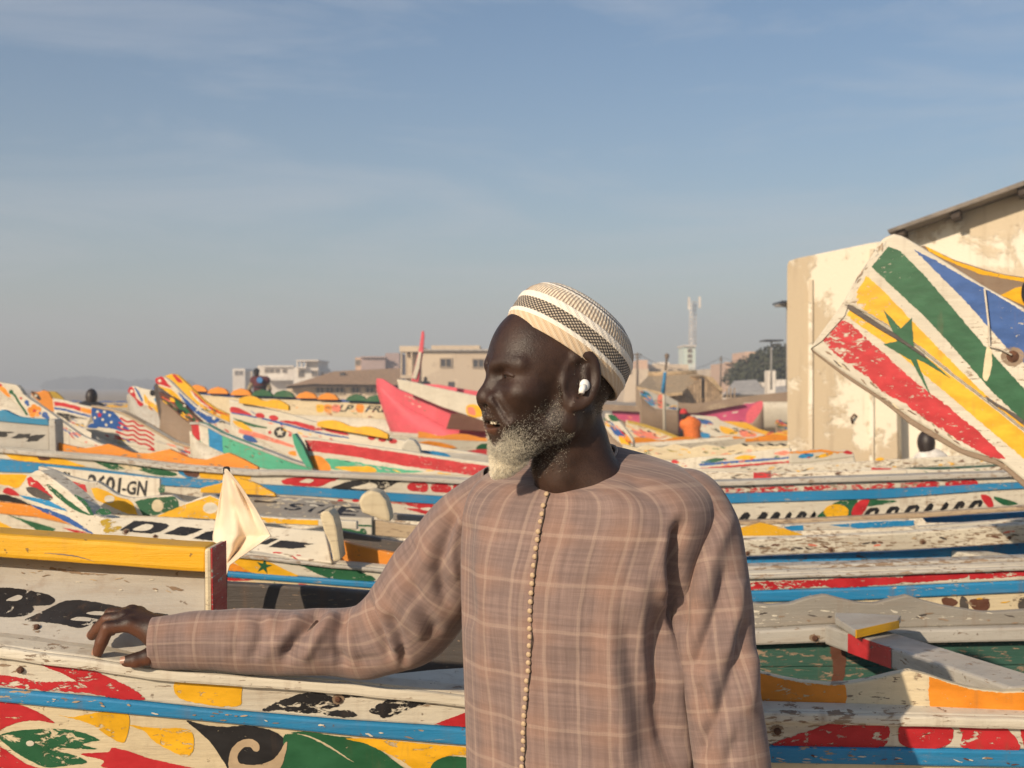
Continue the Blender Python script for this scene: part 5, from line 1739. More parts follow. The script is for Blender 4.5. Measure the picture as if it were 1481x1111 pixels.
b3.hull(PX((130, 800), (700, 830), (1540, 830)), P3, 1.0, paint('blue', 0.4), top=PX((130, 760), (560, 768), (1000, 800), (1540, 770)), taper=0.3, drop=0.1)
# right-hand stretch
rl = b3.plank('side_plank', R8((0, 340), (90, 335), (400, 322), (680, 308), (1064, 280), (1180, 272)), R8((0, 395), (105, 390), (680, 368), (1064, 345), (1180, 335)), P3, paint('white', 0.75), 0.04, 0.006)
for c in ((120, 378), (405, 366), (720, 340), (1015, 325)):
    rl.bolt(R8(c)[0], 0.007)
b3.plank('inner_plank', R8((0, 402), (110, 392), (680, 370), (1064, 342), (1180, 335)), R8((0, 470), (115, 440), (830, 410), (1180, 400)), Plane(1060, 4.62, 1480, 4.6), paint('blue', 0.45, 'darkwood'), 0.03, 0.004)
beam3(b3, 'thwart', at(1318, 783, 5.0), at(1500, 813, 4.2), 0.12, 0.06, paint('white', 0.7))
sc3 = b3.plank('scalloped_washboard', R8((0, 300), (90, 296), (170, 274), (240, 292), (300, 312), (310, 316)), R8((0, 330), (90, 320), (312, 318)), Plane(1060, 5.0, 1200, 5.0), paint('yellow', 0.5, 'white'), 0.025, 0.003, 4)
f3 = b3.plank('inner_rail', R8((240, 283), (460, 272), (694, 263), (700, 290), (1064, 262), (1180, 256)), R8((240, 304), (460, 298), (694, 288), (700, 304), (1064, 286), (1180, 280)), Plane(1130, 5.2, 1480, 5.2), paint('white', 0.6), 0.05, 0.004)
f3.motif('painted_band', R8((245, 287), (310, 282), (312, 300), (262, 303)), 'blue', 0.3, False)
f3.motif('painted_band', R8((400, 282), (560, 270), (690, 266), (690, 284), (500, 294)), 'blue', 0.3, False)

# ------------------------------------------------------------------ fourth boat (registration plate, orange scalloped edge)
b4 = Boat('fishing_boat', 'boat with registration plate and long orange scalloped edge', (0.0, 7.2, 0))
P4 = Plane(0, 6.6, 1480, 5.7, c=-1.5e-5, y0=700)
t4 = R1((-200, 495), (0, 508), (300, 532), (600, 556), (1000, 605), (1468, 640)) + ZD((860, 168), (1481, 196), (1950, 222)) + ZH((-100, 218), (0, 214), (700, 190), (1250, 170), (1560, 158))
m4 = R1((-200, 555), (0, 572), (500, 622), (900, 676), (1260, 694)) + ZD((720, 250), (1000, 266), (1481, 300), (1950, 330)) + ZH((-100, 258), (0, 254), (700, 236), (1250, 208), (1560, 195))
l4 = R1((-200, 625), (0, 642), (230, 648), (500, 668), (930, 720), (1260, 742)) + ZD((780, 302), (1330, 336), (1481, 345), (1950, 375)) + ZH((-100, 304), (0, 300), (800, 275), (1320, 235), (1560, 222))
w4 = ZC((-120, 300), (0, 318), (260, 345), (640, 510), (900, 560)) + ZD((500, 420), (1000, 420), (1481, 440), (1950, 470)) + ZH((-100, 392), (50, 388), (600, 371), (1280, 322), (1560, 305))
e4 = b4.plank('side_plank', t4, m4, P4, white_paint, 0.04, 0.006)
e4b = b4.plank('side_batten', m4, l4, P4, paint('blue', 0.35, 'tan'), 0.045, 0.006, lift=0.008)
e4c = b4.plank('side_plank', l4, w4, P4, white_paint, 0.04, 0.004, lift=-0.002)
o4 = ZC((-120, 395), (0, 412), (300, 440), (640, 515), (700, 545))
e4d = b4.plank('side_batten', ZC((-120, 302), (0, 320), (260, 347), (640, 512), (700, 520)), o4, P4, paint('orange', 0.4, 'cream'), 0.045, 0.006, lift=0.008)
e4e = b4.plank('side_plank', o4, ZC((-120, 640), (0, 660), (860, 700), (900, 700)), P4, white_paint, 0.04, 0.004, lift=-0.002)
b4.hull(PX((-60, 800), (700, 800), (1540, 760)), P4, 1.2, paint('white', 0.5), top=t4)
cap_board(b4, 'gunwale', R1((-200, 493), (0, 506), (300, 530), (600, 554), (1000, 603), (1468, 637)) + ZD((860, 164), (1481, 190), (1950, 215)) + ZH((-100, 192), (0, 188), (700, 165), (1250, 148), (1560, 140)), P4, 0.14, 0.024, paint('greywhite', 0.6), 0.02)
e4.motif('painted_leaf', R1((-60, 510), (0, 512), (120, 520), (300, 550), (420, 590), (490, 615), (350, 605), (200, 590), (80, 575), (40, 550), (-20, 525)), 'yellow', 0.3)
e4.motif('rust_stain', R1((215, 552), (270, 556), (290, 575), (230, 577)), 'brown', 0.4)
e4.motif('painted_leaf', R1((505, 568), (620, 580), (720, 595), (830, 610), (940, 630), (1020, 660), (960, 670), (860, 655), (760, 622), (700, 632), (640, 632), (580, 605)), 'green', 0.45)
e4.motif('painted_mark', R1((680, 605), (740, 605), (820, 628), (740, 630)), 'cream', 0.4, True, 2)
e4.motif('painted_leaf', R1((1020, 640), (1060, 625), (1110, 650), (1130, 680), (1060, 675)), 'blue', 0.4)
e4.motif('rust_stain', R1((1050, 625), (1100, 620), (1145, 645), (1130, 675), (1070, 665)), 'brown', 0.4, True, 2)
e4.motif('painted_band', R1((1140, 640), (1280, 655), (1440, 668), (1440, 690), (1260, 690), (1150, 680)), 'yellow', 0.4, False)
e4.motif('painted_leaf', ZD((860, 222), (960, 205), (1190, 208), (1130, 240), (1060, 262), (880, 250)), 'red', 0.45, True)
e4.motif('painted_mark', ZD((960, 235), (1000, 218), (1045, 222), (1020, 240)), 'white', 0.3, True, 2)
e4.motif('painted_leaf', ZG((0, 380), (100, 330), (230, 300), (400, 298), (690, 300), (600, 340), (470, 400), (250, 395)), 'black', 0.6, True)
e4.motif('painted_leaf', ZG((190, 375), (280, 350), (380, 325), (440, 350), (420, 385), (300, 385)), 'white', 0.5, True, 2)
e4.motif('painted_patch', ZG((735, 350), (800, 318), (890, 312), (935, 350), (925, 410), (830, 410), (750, 395)), 'red', 0.4)
e4.motif('painted_patch', ZG((972, 340), (1050, 318), (1130, 325), (1160, 370), (1150, 418), (1060, 418), (975, 405)), 'red', 0.4)
e4.motif('painted_patch', ZG((1190, 335), (1260, 330), (1330, 350), (1330, 425), (1190, 420)), 'red', 0.4)
e4c.motif('painted_flame', ZG((540, 515), (750, 520), (900, 522), (1000, 545), (1040, 600), (1030, 655), (930, 640), (800, 600), (700, 575), (850, 575), (700, 540)), 'red', 0.3, True)
e4c.motif('painted_mark', ZG((860, 580), (920, 565), (970, 575), (930, 598)), 'white', 0.2, True, 2)
for a in ((30, 80), (170, 100)):
    e4c.motif('painted_dot', ZG((a[0] + 20, 500), (a[0] + 60, 485), (a[0] + a[1], 500), (a[0] + 60, 515)), 'red', 0.3)
e4c.motif('painted_leaf', ZC((-60, 95), (0, 92), (100, 92), (220, 100), (180, 170), (140, 205), (60, 185), (-60, 160)), 'yellow', 0.35)
e4c.motif('painted_leaf', ZC((20, 235), (60, 200), (120, 225), (160, 270), (80, 262)), 'red', 0.4)
e4c.motif('painted_band', ZC((-60, 248), (60, 262), (170, 300), (262, 345), (120, 325), (-60, 305)), 'black', 0.35, False)
e4e.motif('painted_leaf', ZC((60, 425), (200, 465), (330, 500), (455, 540), (440, 565), (520, 600), (400, 590), (330, 570), (200, 490)), 'green', 0.25)
e4e.motif('painted_flame', ZC((520, 535), (600, 545), (720, 575), (800, 620), (700, 630), (620, 605), (580, 575), (620, 575)), 'red', 0.25)
e4e.motif('painted_leaf', ZC((-60, 470), (20, 495), (100, 540), (130, 580), (-60, 580)), 'yellow', 0.3)
# registration plate
PL4 = Plane(60, 6.40, 230, 6.22)
pl = b4.plank('registration_plate', ZC((385, 28), (700, 62), (1000, 95), (1315, 128)), ZC((430, 200), (700, 230), (980, 268), (1180, 290), (1318, 268)), PL4, paint('white', 0.35), 0.015, 0.002)
pl.text('SL', ZC((512, 66), (610, 80), (600, 190), (500, 172)), 'black', 0.12, 1, 0.035)
pl.text('2601', ZC((730, 85), (1005, 118), (990, 248), (715, 212)), 'black', 0.12, 1, 0.035)
pl.text('-GN', ZC((1015, 150), (1218, 140), (1205, 268), (1000, 245)), 'black', 0.12, 1, 0.035)
pl.motif('rust_stain', ZC((1305, 205), (1340, 170), (1360, 200), (1350, 240), (1310, 235)), 'green', 0.6)
# upper boards at its left end
P4W = Plane(0, 6.75, 130, 6.70)
wb4 = b4.plank('washboard', ZA((-200, 500), (0, 512), (250, 535), (525, 560)), ZA((-200, 770), (0, 785), (250, 805), (525, 830)), P4W, paint('greywhite', 0.3), 0.03, 0.003)
wb4.motif('painted_letter', ZA((-120, 640), (-60, 620), (0, 622), (160, 628), (140, 640), (70, 645), (90, 660), (60, 682), (-40, 684), (-100, 680)), 'black', 0.15, False)
wb4.motif('painted_letter', ZA((118, 692), (200, 648), (330, 648), (315, 672), (380, 660), (490, 658), (450, 690), (400, 725), (300, 732), (280, 725), (310, 705), (270, 690), (180, 700)), 'black', 0.15, False)
b4.plank('scalloped_washboard', ZA((-200, 470), (-80, 430), (40, 385), (120, 430), (200, 465), (350, 485), (510, 492)), ZA((-200, 500), (0, 512), (250, 535), (525, 558)), Plane(0, 6.74, 130, 6.69), paint('teal', 0.3), 0.03, 0.003, 5)
b4.post(ZA((520, 500), (545, 488), (590, 495), (598, 700), (602, 840), (525, 845)), Plane(0, 6.62, 130, 6.62), 0.12, paint('greywhite', 0.4))
sco = b4.plank('scalloped_washboard', R1((318, 474), (400, 495), (480, 510), (550, 500), (620, 484), (690, 508), (760, 536), (850, 540), (910, 527), (970, 514), (1030, 540), (1090, 566), (1180, 576), (1250, 553), (1310, 535), (1390, 570), (1480, 618)),
               R1((318, 530), (600, 558), (1000, 606), (1480, 640)), Plane(80, 6.66, 380, 6.5), paint('orange', 0.2, 'cream'), 0.03, 0.003, 4)
# lettering on the right-hand stretch
lt = 'MAHHUBLIKA'
for (x0, x1, yb0, yb1) in ((60, 118, 384, 383), (150, 205, 382, 381), (215, 268, 381, 380), (285, 325, 380, 379), (340, 400, 379, 377), (410, 445, 377, 376), (680, 760, 362, 358), (785, 860, 356, 352), (880, 960, 350, 345), (980, 1030, 340, 336), (1060, 1105, 335, 331), (1125, 1185, 330, 326), (1200, 1275, 325, 320)):
    e4c.motif('painted_letter', ZH((x0, yb0 + 2), (x0 + 12, yb0 - 14), (x0 + 30, yb0 - 36), (x1 - 8, yb1 - 36), (x1 + 4, yb1 - 22), (x1 - 10, yb1 + 2), (x1 - 24, yb1 + 2), (x1 - 18, yb1 - 18), (x0 + 40, yb0 - 16), (x0 + 28, yb0 + 2)), 'black', 0.2, False, 1, 0.5)
e4c.motif('painted_leaf', ZH((455, 372), (500, 330), (560, 292), (650, 285), (640, 330), (620, 368), (540, 380)), 'green', 0.3)
e4c.disc('painted_disc', ZH((548, 345))[0], 18, 'yellow', 0.4, 2, 11)
e4c.motif('painted_leaf', ZH((625, 362), (640, 310), (680, 285), (712, 284), (700, 320), (672, 362)), 'red', 0.4, True, 2)
e4c.motif('painted_leaf', ZH((705, 284), (760, 285), (850, 292), (760, 312), (700, 315)), 'green', 0.3)
e4c.motif('painted_leaf', ZH((1265, 262), (1310, 268), (1330, 318), (1300, 320)), 'red', 0.4)
e4c.motif('painted_leaf', ZH((1330, 270), (1400, 285), (1450, 305), (1380, 312)), 'green', 0.4)
for (x0, x1, y0, y1) in ((-60, 90, 228, 222), (120, 360, 224, 212), (385, 600, 214, 205), (625, 840, 208, 198), (870, 1060, 200, 190), (1090, 1250, 190, 182)):
    e4.motif('painted_band', ZH((x0, y0 + 4), (x1 - 20, y1), (x1, y1 + 12), (x1, y1 + 28), (x0, y0 + 26)), 'red', 0.85, False, 1, 1.0)
b4.plank('inner_rail', ZH((40, 392), (500, 376), (950, 352), (1300, 330), (1560, 312)), ZH((40, 414), (500, 400), (950, 378), (1300, 352), (1560, 335)), Plane(1060, 5.5, 1480, 5.3), paint('tan', 0.85), 0.06, 0.005)
b4.plank('inner_plank', ZH((980, 376), (1200, 362), (1560, 340)), ZH((1000, 400), (1200, 398), (1560, 395)), Plane(1320, 5.45, 1480, 5.4), paint('blue', 0.4), 0.03, 0.004)

# ------------------------------------------------------------------ the tall painted prow on the right
fp = Boat('boat_prow', 'raised prow of a boat painted with flag stripes and a green star', (2.0, 4.6, 0))
PF_ = Plane(1180, 3.85, 1480, 3.62)
low = fp.plank('prow_plank', R7((200, 678), (325, 505), (420, 560), (560, 640), (760, 800), (900, 905), (1032, 1010), (1500, 1340)), R7((195, 690), (330, 788), (470, 880), (590, 965), (790, 1085), (940, 1130), (1060, 1230), (1500, 1560)), PF_, white_paint, 0.06, 0.008, 6)
upp = fp.plank('prow_plank', R7((326, 502), (370, 420), (430, 330), (478, 255), (520, 238), (560, 248), (640, 296), (760, 370), (870, 440), (1032, 530), (1500, 800)), R7((328, 510), (420, 556), (560, 636), (760, 796), (900, 900), (1032, 1005), (1250, 1160), (1500, 1335)), PF_, white_paint, 0.06, 0.010, 6)
low.motif('painted_stripe', R7((230, 640), (300, 555), (360, 600), (480, 705), (600, 815), (720, 905), (850, 1010), (960, 1120), (900, 1115), (780, 1050), (640, 960), (560, 900), (480, 860), (420, 800), (330, 740), (270, 690)), 'red', 0.62, False, 1, 1.3)
low.motif('painted_stripe', R7((335, 560), (352, 535), (440, 580), (560, 650), (700, 760), (830, 860), (960, 960), (1040, 1025), (1120, 1085), (1120, 1200), (1020, 1110), (900, 1010), (760, 890), (640, 790), (520, 690), (420, 620)), 'yellow', 0.3, False, 1, 0.9)
upp.motif('painted_stripe', R7((375, 470), (415, 405), (470, 450), (560, 545), (680, 670), (800, 790), (880, 870), (1032, 985), (1032, 1000), (880, 880), (760, 788), (640, 690), (540, 620), (450, 565), (380, 520)), 'yellow', 0.35, False, 1, 0.9)
upp.motif('painted_stripe', R7((435, 368), (500, 288), (545, 305), (640, 400), (760, 540), (880, 680), (1032, 845), (1200, 1030), (1200, 1110), (1032, 975), (900, 850), (760, 690), (640, 560), (520, 450)), 'green', 0.15, False, 1, 0.8)
upp.motif('painted_stripe', R7((600, 300), (680, 340), (800, 410), (900, 465), (1032, 545), (1150, 620), (1150, 820), (1032, 745), (960, 680), (880, 590), (800, 500), (700, 400)), 'navy', 0.3, False, 1, 0.8)
st = R7((480, 535), (550, 610), (592, 568), (600, 680), (748, 808), (640, 742), (610, 730), (668, 878), (590, 735), (482, 672), (535, 660))
low.motif('painted_star', st, 'green', 0.2, False, 2, 0.5)
upp.motif('painted_star', st, 'green', 0.2, False, 2, 0.5)
# gap and torn timber between the two prow planks
fp.post(R7((320, 510), (360, 520), (440, 575), (520, 625), (560, 655), (640, 710), (650, 730), (560, 670), (450, 605), (350, 540)), Plane(1180, 3.845, 1480, 3.615), 0.02, paint('darkwood', 0.3), 'split', 0.002)
fp.post(R7((880, 872), (920, 900), (1000, 945), (1032, 970), (1032, 990), (960, 935), (890, 895)), Plane(1180, 3.845, 1480, 3.615), 0.02, paint('darkwood', 0.3), 'split', 0.002)
fp.plank('chine', R7((195, 686), (330, 785), (470, 878), (590, 962), (790, 1082), (940, 1128), (1060, 1228), (1500, 1555)), R7((200, 700), (335, 805), (480, 900), (590, 990), (790, 1105), (940, 1150), (1060, 1260), (1500, 1590)), Plane(1180, 3.855, 1480, 3.625), paint('wood', 0.3, 'cream'), 0.055, 0.006)
far_ = fp.plank('prow_plank', R7((640, 283), (760, 340), (880, 378), (960, 398), (1032, 408), (1500, 560)), R7((560, 320), (760, 420), (900, 470), (1032, 530), (1500, 800)), Plane(1180, 4.2, 1480, 4.1), paint('wood', 0.3), 0.06, 0.006, 6)
far_.motif('painted_stripe', R7((645, 287), (700, 315), (760, 345), (880, 384), (960, 402), (1032, 412), (1032, 428), (940, 412), (860, 398), (740, 348), (660, 308)), 'yellow', 0.3, False)
far_.motif('painted_patch', R7((940, 480), (1000, 450), (1060, 440), (1100, 540), (1032, 520)), 'yellow', 0.3, False)
far_.disc('painted_dot', R7((1050, 470))[0], 11, 'black', 0.1, 2, 19)
tube('tow_rope', [PF_.pt(*R7((x, y))[0], 0.012) for x, y in ((878, 455), (886, 520), (895, 600), (897, 680), (940, 690), (985, 715))], 0.003, plain('old_rope', (0.62, 0.55, 0.44), 0.9, 90), fp.root, 6)
bolt_ = upp.bolt(R7((988, 720))[0], 0.018, 'bolt_head')
upp.motif('paint_drip', R7((890, 680), (905, 700), (905, 760), (890, 812), (872, 805), (876, 740)), 'cream', 0.3, True, 2)
fp.post(R7((195, 690), (208, 668), (330, 498), (345, 515), (330, 560), (240, 660)), Plane(1180, 3.845, 1480, 3.615), 0.02, paint('white', 0.6), 'end_plank', 0.002)

MIX = ['red', 'blue', 'yellow', 'wood', 'brown', 'green', 'wood']
scatter(rl, R8((100, 362), (680, 338), (1060, 310)), 5, 26, ['wood', 'brown', 'darkwood', 'tan', 'salmon'], (2.5, 8), 0.8, 'worn_patch')
scatter(q3, R8((140, 560), (600, 550), (1060, 535)), 4, 14, ['wood', 'brown', 'yellow'], (2, 6), 0.8, 'worn_patch')
scatter(e4c, ZD((800, 380), (1300, 400)), 5, 10, ['red', 'yellow', 'green'], (2, 6))
scatter(e4, ZH((0, 236), (700, 210), (1250, 186)), 4, 14, ['wood', 'brown'], (2, 6), 0.8, 'worn_patch')
scatter(di, ZD((150, 590), (700, 640), (1080, 690)), 4, 16, ['wood', 'brown', 'red'], (1.5, 5), 0.8, 'worn_patch')
scatter(d3, ZD((700, 330), (1000, 350), (1300, 390)), 6, 20, ['cream', 'white', 'wood'], (2, 8), 0.7, 'worn_patch')
scatter(fw, ZC((330, 60), (700, 190)), 3, 10, ['white', 'wood'], (1.5, 4), 0.6, 'worn_patch')
scatter(low, R7((240, 700), (480, 870), (780, 1065)), 5, 22, ['wood', 'darkwood', 'brown', 'cream'], (2, 7), 0.6, 'worn_patch')
scatter(upp, R7((350, 470), (440, 330), (500, 255)), 5, 14, ['wood', 'greywhite', 'tan'], (2, 6), 0.6, 'worn_patch')
scatter(s1, R3((0, 560), (600, 640), (1240, 690)), 7, 16, ['wood', 'tan', 'brown'], (1.5, 4), 0.9, 'worn_patch')
scatter(s1, R8((200, 960), (1060, 985)), 18, 16, ['wood', 'brown', 'tan'], (1.5, 5), 0.9, 'worn_patch')
scatter(s2, PX((20, 1006), (660, 1066)), 6, 22, ['wood', 'white', 'tan'], (2, 6), 0.9, 'worn_patch')
scatter(s2, PX((1110, 1092), (1480, 1098)), 6, 18, ['wood', 'white', 'brown'], (2, 6), 0.8, 'worn_patch')
scatter(wb, R3((40, 150), (900, 230)), 14, 14, ['wood', 'tan', 'white'], (1.5, 5), 0.9, 'worn_patch')
scatter(sc_far, R8((150, 590), (1060, 600)), 8, 20, ['wood', 'white', 'darkwood'], (2, 7), 0.9, 'worn_patch')
scatter(sco, R1((340, 500), (800, 560), (1440, 615)), 4, 12, ['wood', 'tan'], (1.5, 4), 0.9, 'worn_patch')

# ------------------------------------------------------------------ boats of the middle distance, bows raised to the left
def bow_boat(name, label, top, bot, plane, col='white', wear=0.3, hull=True, hullcol='white', width=0.9, th=0.04, step=5, taper=0.5, edge=None):
    mid_ = top[len(top) // 2]
    b = Boat(name, label, (plane.pt(*mid_).x, plane.pt(*mid_).y + 0.5, 0))
    p = b.plank('bow_plank', top, bot, plane, paint(col, wear), th, 0.006, step)
    if edge:
        cap_board(b, 'gunwale', top, plane, 0.07, 0.016, paint(edge, 0.3), 0.012, step=5)
    if hull:
        b.hull(bot, plane, width, paint(hullcol, 0.4), top=top, taper=taper, drop=0.06)
    return b, p


# flower bow at the far left
PFl = Plane(0, 8.2, 150, 7.9)
bf, pf = bow_boat('fishing_boat', 'white bow painted with an orange flower at the left edge of the photo',
                  ZA((-120, 60), (0, 98), (100, 112), (190, 130), (250, 225), (330, 290), (430, 350), (560, 440), (720, 560), (860, 660), (1080, 760), (1250, 800)),
                  ZA((-120, 130), (0, 205), (130, 290), (220, 380), (300, 450), (420, 485), (540, 520), (640, 610), (760, 690), (900, 760), (1080, 800), (1250, 830)), PFl, 'white', 0.25)
pf.motif('painted_stripe', ZA((-120, 80), (0, 120), (60, 170), (120, 250), (90, 255), (0, 180), (-120, 120)), 'orange', 0.3, False)
pf.motif('painted_stripe', ZA((-120, 75), (0, 108), (30, 130), (0, 140), (-120, 95)), 'red', 0.3, False)
pf.line('painted_stem', ZA((105, 190), (160, 240), (200, 310), (250, 380), (290, 440)), 3.2, 'green', 0.2)
pf.disc('painted_leaf', ZA((120, 200))[0], 3.2, 'green', 0.2)
for k in range(5):
    a = 2 * math.pi * k / 5 - 0.4
    pf.disc('painted_petal', ZA((370 + 42 * math.cos(a), 402 + 38 * math.sin(a)))[0], 4.6, 'orange', 0.15, 1)
pf.star(ZA((370, 402))[0], 3.6, 'red', -90, 0.1, 3)
for c, r in (((285, 310), 3.2), ((300, 335), 2.2), ((480, 445), 4.4), ((505, 475), 3.4), ((430, 430), 2.0)):
    pf.disc('painted_dot', ZA(c)[0], r, 'navy', 0.3)
pf.motif('painted_mark', ZA((205, 255), (240, 262), (225, 282)), 'red', 0.2)
pf.line('painted_stripe', ZA((590, 540), (680, 600), (760, 640), (840, 685)), 1.6, 'navy', 0.4)
# bow with stars and waving red stripes
PG_ = Plane(130, 8.9, 310, 8.3)
bg, pg = bow_boat('fishing_boat', 'bow painted with blue dots and wavy red stripes on white',
                  R1((528, 262), (640, 282), (700, 300), (760, 330), (830, 368), (900, 410), (1000, 470), (1120, 505), (1240, 545), (1330, 580)),
                  R1((530, 350), (480, 400), (540, 430), (640, 470), (760, 500), (900, 530), (1000, 560), (1120, 590), (1240, 610), (1330, 620)), PG_, 'white', 0.3, edge='tan')
pg.motif('painted_field', R1((532, 272), (640, 292), (720, 380), (740, 400), (690, 410), (640, 395), (560, 385), (535, 350)), 'navy', 0.35)
for c in ((560, 300), (600, 300), (545, 335), (590, 345), (630, 320), (640, 360), (610, 375), (700, 385)):
    pg.disc('painted_dot', R1(c)[0], 2.0, 'white', 0.2, 2)
pg.star(R1((573, 318))[0], 4.6, 'red', -90, 0.1, 3)
pg.motif('painted_field', R1((500, 385), (540, 365), (575, 380), (545, 395)), 'navy', 0.3)
for k in range(5):
    y0 = 335 + 26 * k
    pg.line('painted_stripe', R1((690 - 8 * k, y0), (730, y0 + 22), (765, y0 + 20), (800, y0 + 44), (840, y0 + 48), (885, y0 + 76)), 2.6, 'red', 0.3)
# white bow with a red tip and a yellow target ring
PI_ = Plane(185, 11.5, 300, 10.8)
bi, pi_ = bow_boat('fishing_boat', 'white bow with red beak and yellow ring, left of the tallest bow',
                   ZB((30, 205), (70, 170), (130, 190), (190, 205), (290, 218), (400, 330), (520, 455), (600, 540), (760, 660)),
                   ZB((35, 235), (90, 290), (130, 352), (190, 350), (300, 402), (370, 478), (440, 525), (560, 595), (760, 720)), PI_, 'white', 0.2, hullcol='greywhite')
pi_.motif('painted_beak', ZB((32, 210), (68, 180), (95, 240), (110, 290), (165, 330), (165, 350), (130, 350), (95, 290), (45, 240)), 'red', 0.2, True)
pi_.disc('painted_dot', ZB((66, 222))[0], 2.4, 'white', 0.1, 2)
pi_.motif('painted_stripe', ZB((85, 185), (120, 210), (165, 300), (150, 310), (115, 240)), 'navy', 0.2)
pi_.motif('painted_stripe', ZB((175, 250), (230, 310), (300, 360), (360, 430), (330, 440), (250, 370), (185, 320)), 'yellow', 0.3)
pi_.disc('painted_dot', ZB((253, 238))[0], 4.4, 'black', 0.1)
pi_.line('painted_stripe', ZB((270, 290), (330, 345), (400, 400)), 4.0, 'blue', 0.4)
pi_.disc('painted_ring', ZB((430, 467))[0], 8.2, 'yellow', 0.15)
pi_.disc('painted_ring', ZB((430, 467))[0], 4.6, 'white', 0.15, 2)
pi_.disc('painted_dot', ZB((430, 467))[0], 3.0, 'black', 0.1, 3)
pi_.motif('painted_mark', ZB((485, 465), (520, 490), (500, 500), (530, 520), (485, 520)), 'black', 0.2, False)
# tallest bow: red knob, yellow and blue
PJ_ = Plane(225, 11.2, 400, 10.2)
bj, pj = bow_boat('fishing_boat', 'tall yellow and blue bow with a red knob at its tip',
                  ZB((275, 105), (300, 92), (345, 90), (400, 130), (520, 250), (620, 340), (700, 400), (800, 455), (900, 505), (1000, 560), (1200, 690)),
                  ZB((278, 140), (300, 172), (420, 262), (500, 345), (560, 410), (640, 470), (690, 505), (800, 560), (900, 600), (1000, 640), (1200, 760)), PJ_, 'white', 0.2, hullcol='darkwood')
pj.motif('painted_knob', ZB((278, 110), (340, 94), (385, 150), (420, 190), (340, 168), (290, 150)), 'red', 0.15)
pj.disc('painted_dot', ZB((315, 128))[0], 2.4, 'white', 0.1, 2)
pj.motif('painted_stripe', ZB((305, 175), (350, 185), (430, 215), (500, 290), (560, 390), (500, 335), (420, 255)), 'yellow', 0.2)
pj.motif('painted_field', ZB((480, 230), (560, 300), (640, 370), (720, 430), (850, 470), (800, 510), (720, 480), (640, 420), (560, 350)), 'navy', 0.15)
pj.star(ZB((665, 375))[0], 7.0, 'white', -80, 0.1, 2, 0.35)
pj.disc('painted_dot', ZB((800, 462))[0], 2.8, 'white', 0.1, 2)
pj.motif('painted_mark', ZB((840, 505), (860, 488), (890, 492), (900, 508), (875, 500)), 'black', 0.1)
bk, pk = bow_boat('fishing_boat', 'yellow bow with red and white tip rising behind the tallest bow',
                  ZB((345, 92), (425, 62), (470, 80), (540, 140), (620, 220), (700, 300), (800, 370), (960, 445), (1100, 520)),
                  ZB((350, 110), (440, 190), (540, 280), (660, 360), (800, 440), (960, 510), (1100, 570)), Plane(235, 12.6, 350, 12.0), 'yellow', 0.2)
pk.motif('painted_tip', ZB((428, 68), (470, 88), (520, 140), (480, 140), (445, 100)), 'red', 0.1)
pk.motif('painted_stripe', ZB((600, 210), (700, 305), (800, 378), (950, 445), (800, 400), (690, 340)), 'red', 0.2)
pk.motif('painted_stripe', ZB((590, 215), (680, 310), (760, 365), (700, 345), (620, 275)), 'white', 0.2, True, 2)
# mint-green hull
PLg = Plane(275, 8.1, 430, 7.8)
bl_, plg = bow_boat('fishing_boat', 'mint green hull with a red, white and blue stem, beside the orange scallops',
                    ZB((588, 498), (660, 496), (740, 520), (870, 592), (1000, 645), (1200, 722), (1481, 832), (1700, 900)),
                    ZB((600, 610), (650, 660), (760, 720), (880, 775), (1000, 830), (1200, 905), (1481, 960), (1700, 980)), PLg, 'mint', 0.2, edge='greywhite')
plg.motif('painted_band', ZB((592, 503), (660, 500), (672, 560), (675, 665), (652, 655), (605, 605)), 'red', 0.15, False)
plg.motif('painted_band', ZB((662, 502), (745, 525), (755, 715), (678, 668)), 'white', 0.2, False)
plg.motif('painted_band', ZB((748, 528), (868, 594), (880, 770), (758, 715)), 'blue', 0.2, False)
# boat with black star disc
PM_ = Plane(325, 9.3, 700, 8.6)
mt = R2((2, 458), (120, 490), (300, 530), (500, 590), (700, 640), (980, 690), (1200, 730), (1500, 780))
mb = R2((18, 600), (100, 650), (200, 700), (300, 760), (420, 825), (700, 860), (1500, 900))
bm_, pm = bow_boat('fishing_boat', 'white boat with red ovals and a white star in a black disc', mt, mb, PM_, 'white', 0.2, step=8)
pm.motif('painted_leaf', R2((14, 502), (60, 508), (110, 530), (135, 555), (70, 545), (18, 535)), 'red', 0.2)
pm.line('painted_line', R2((18, 535), (120, 552), (250, 580), (400, 620), (550, 655), (680, 675)), [1.6, 2.4, 3.2, 2.8, 2.0], 'navy', 0.25)
for c, rx, ry in (((180, 550), 7.0, 3.8), ((257, 563), 7.0, 3.8)):
    pm.disc('painted_oval', R2(c)[0], rx, 'red', 0.2, 1, ry, 0.15)
pm.motif('painted_leaf', R2((290, 580), (380, 582), (470, 605), (545, 632), (470, 630), (380, 605)), 'red', 0.25)
pm.motif('painted_leaf', R2((540, 630), (600, 620), (660, 645), (680, 662), (600, 650)), 'red', 0.25)
pm.line('painted_line', R2((30, 565), (120, 600), (220, 620)), [1, 4.5, 1.5], 'green', 0.2)
pm.motif('painted_leaf', R2((25, 580), (80, 590), (140, 640), (60, 615)), 'yellow', 0.25)
pm.disc('painted_disc', R2((293, 645))[0], 9.0, 'black', 0.1, 1, 8.2)
pm.star(R2((293, 645))[0], 6.2, 'white', -90, 0.05, 2, 0.45)
for c in ((235, 645), (350, 660)):
    pm.star(R2(c)[0], 4.0, 'red', 0, 0.1, 1)
pm.line('painted_line', R2((60, 635), (160, 660), (260, 690), (370, 725)), [6, 7, 6, 3], 'salmon', 0.5)
pm.motif('painted_leaf', R2((85, 660), (130, 665), (165, 700), (100, 690)), 'navy', 0.2)
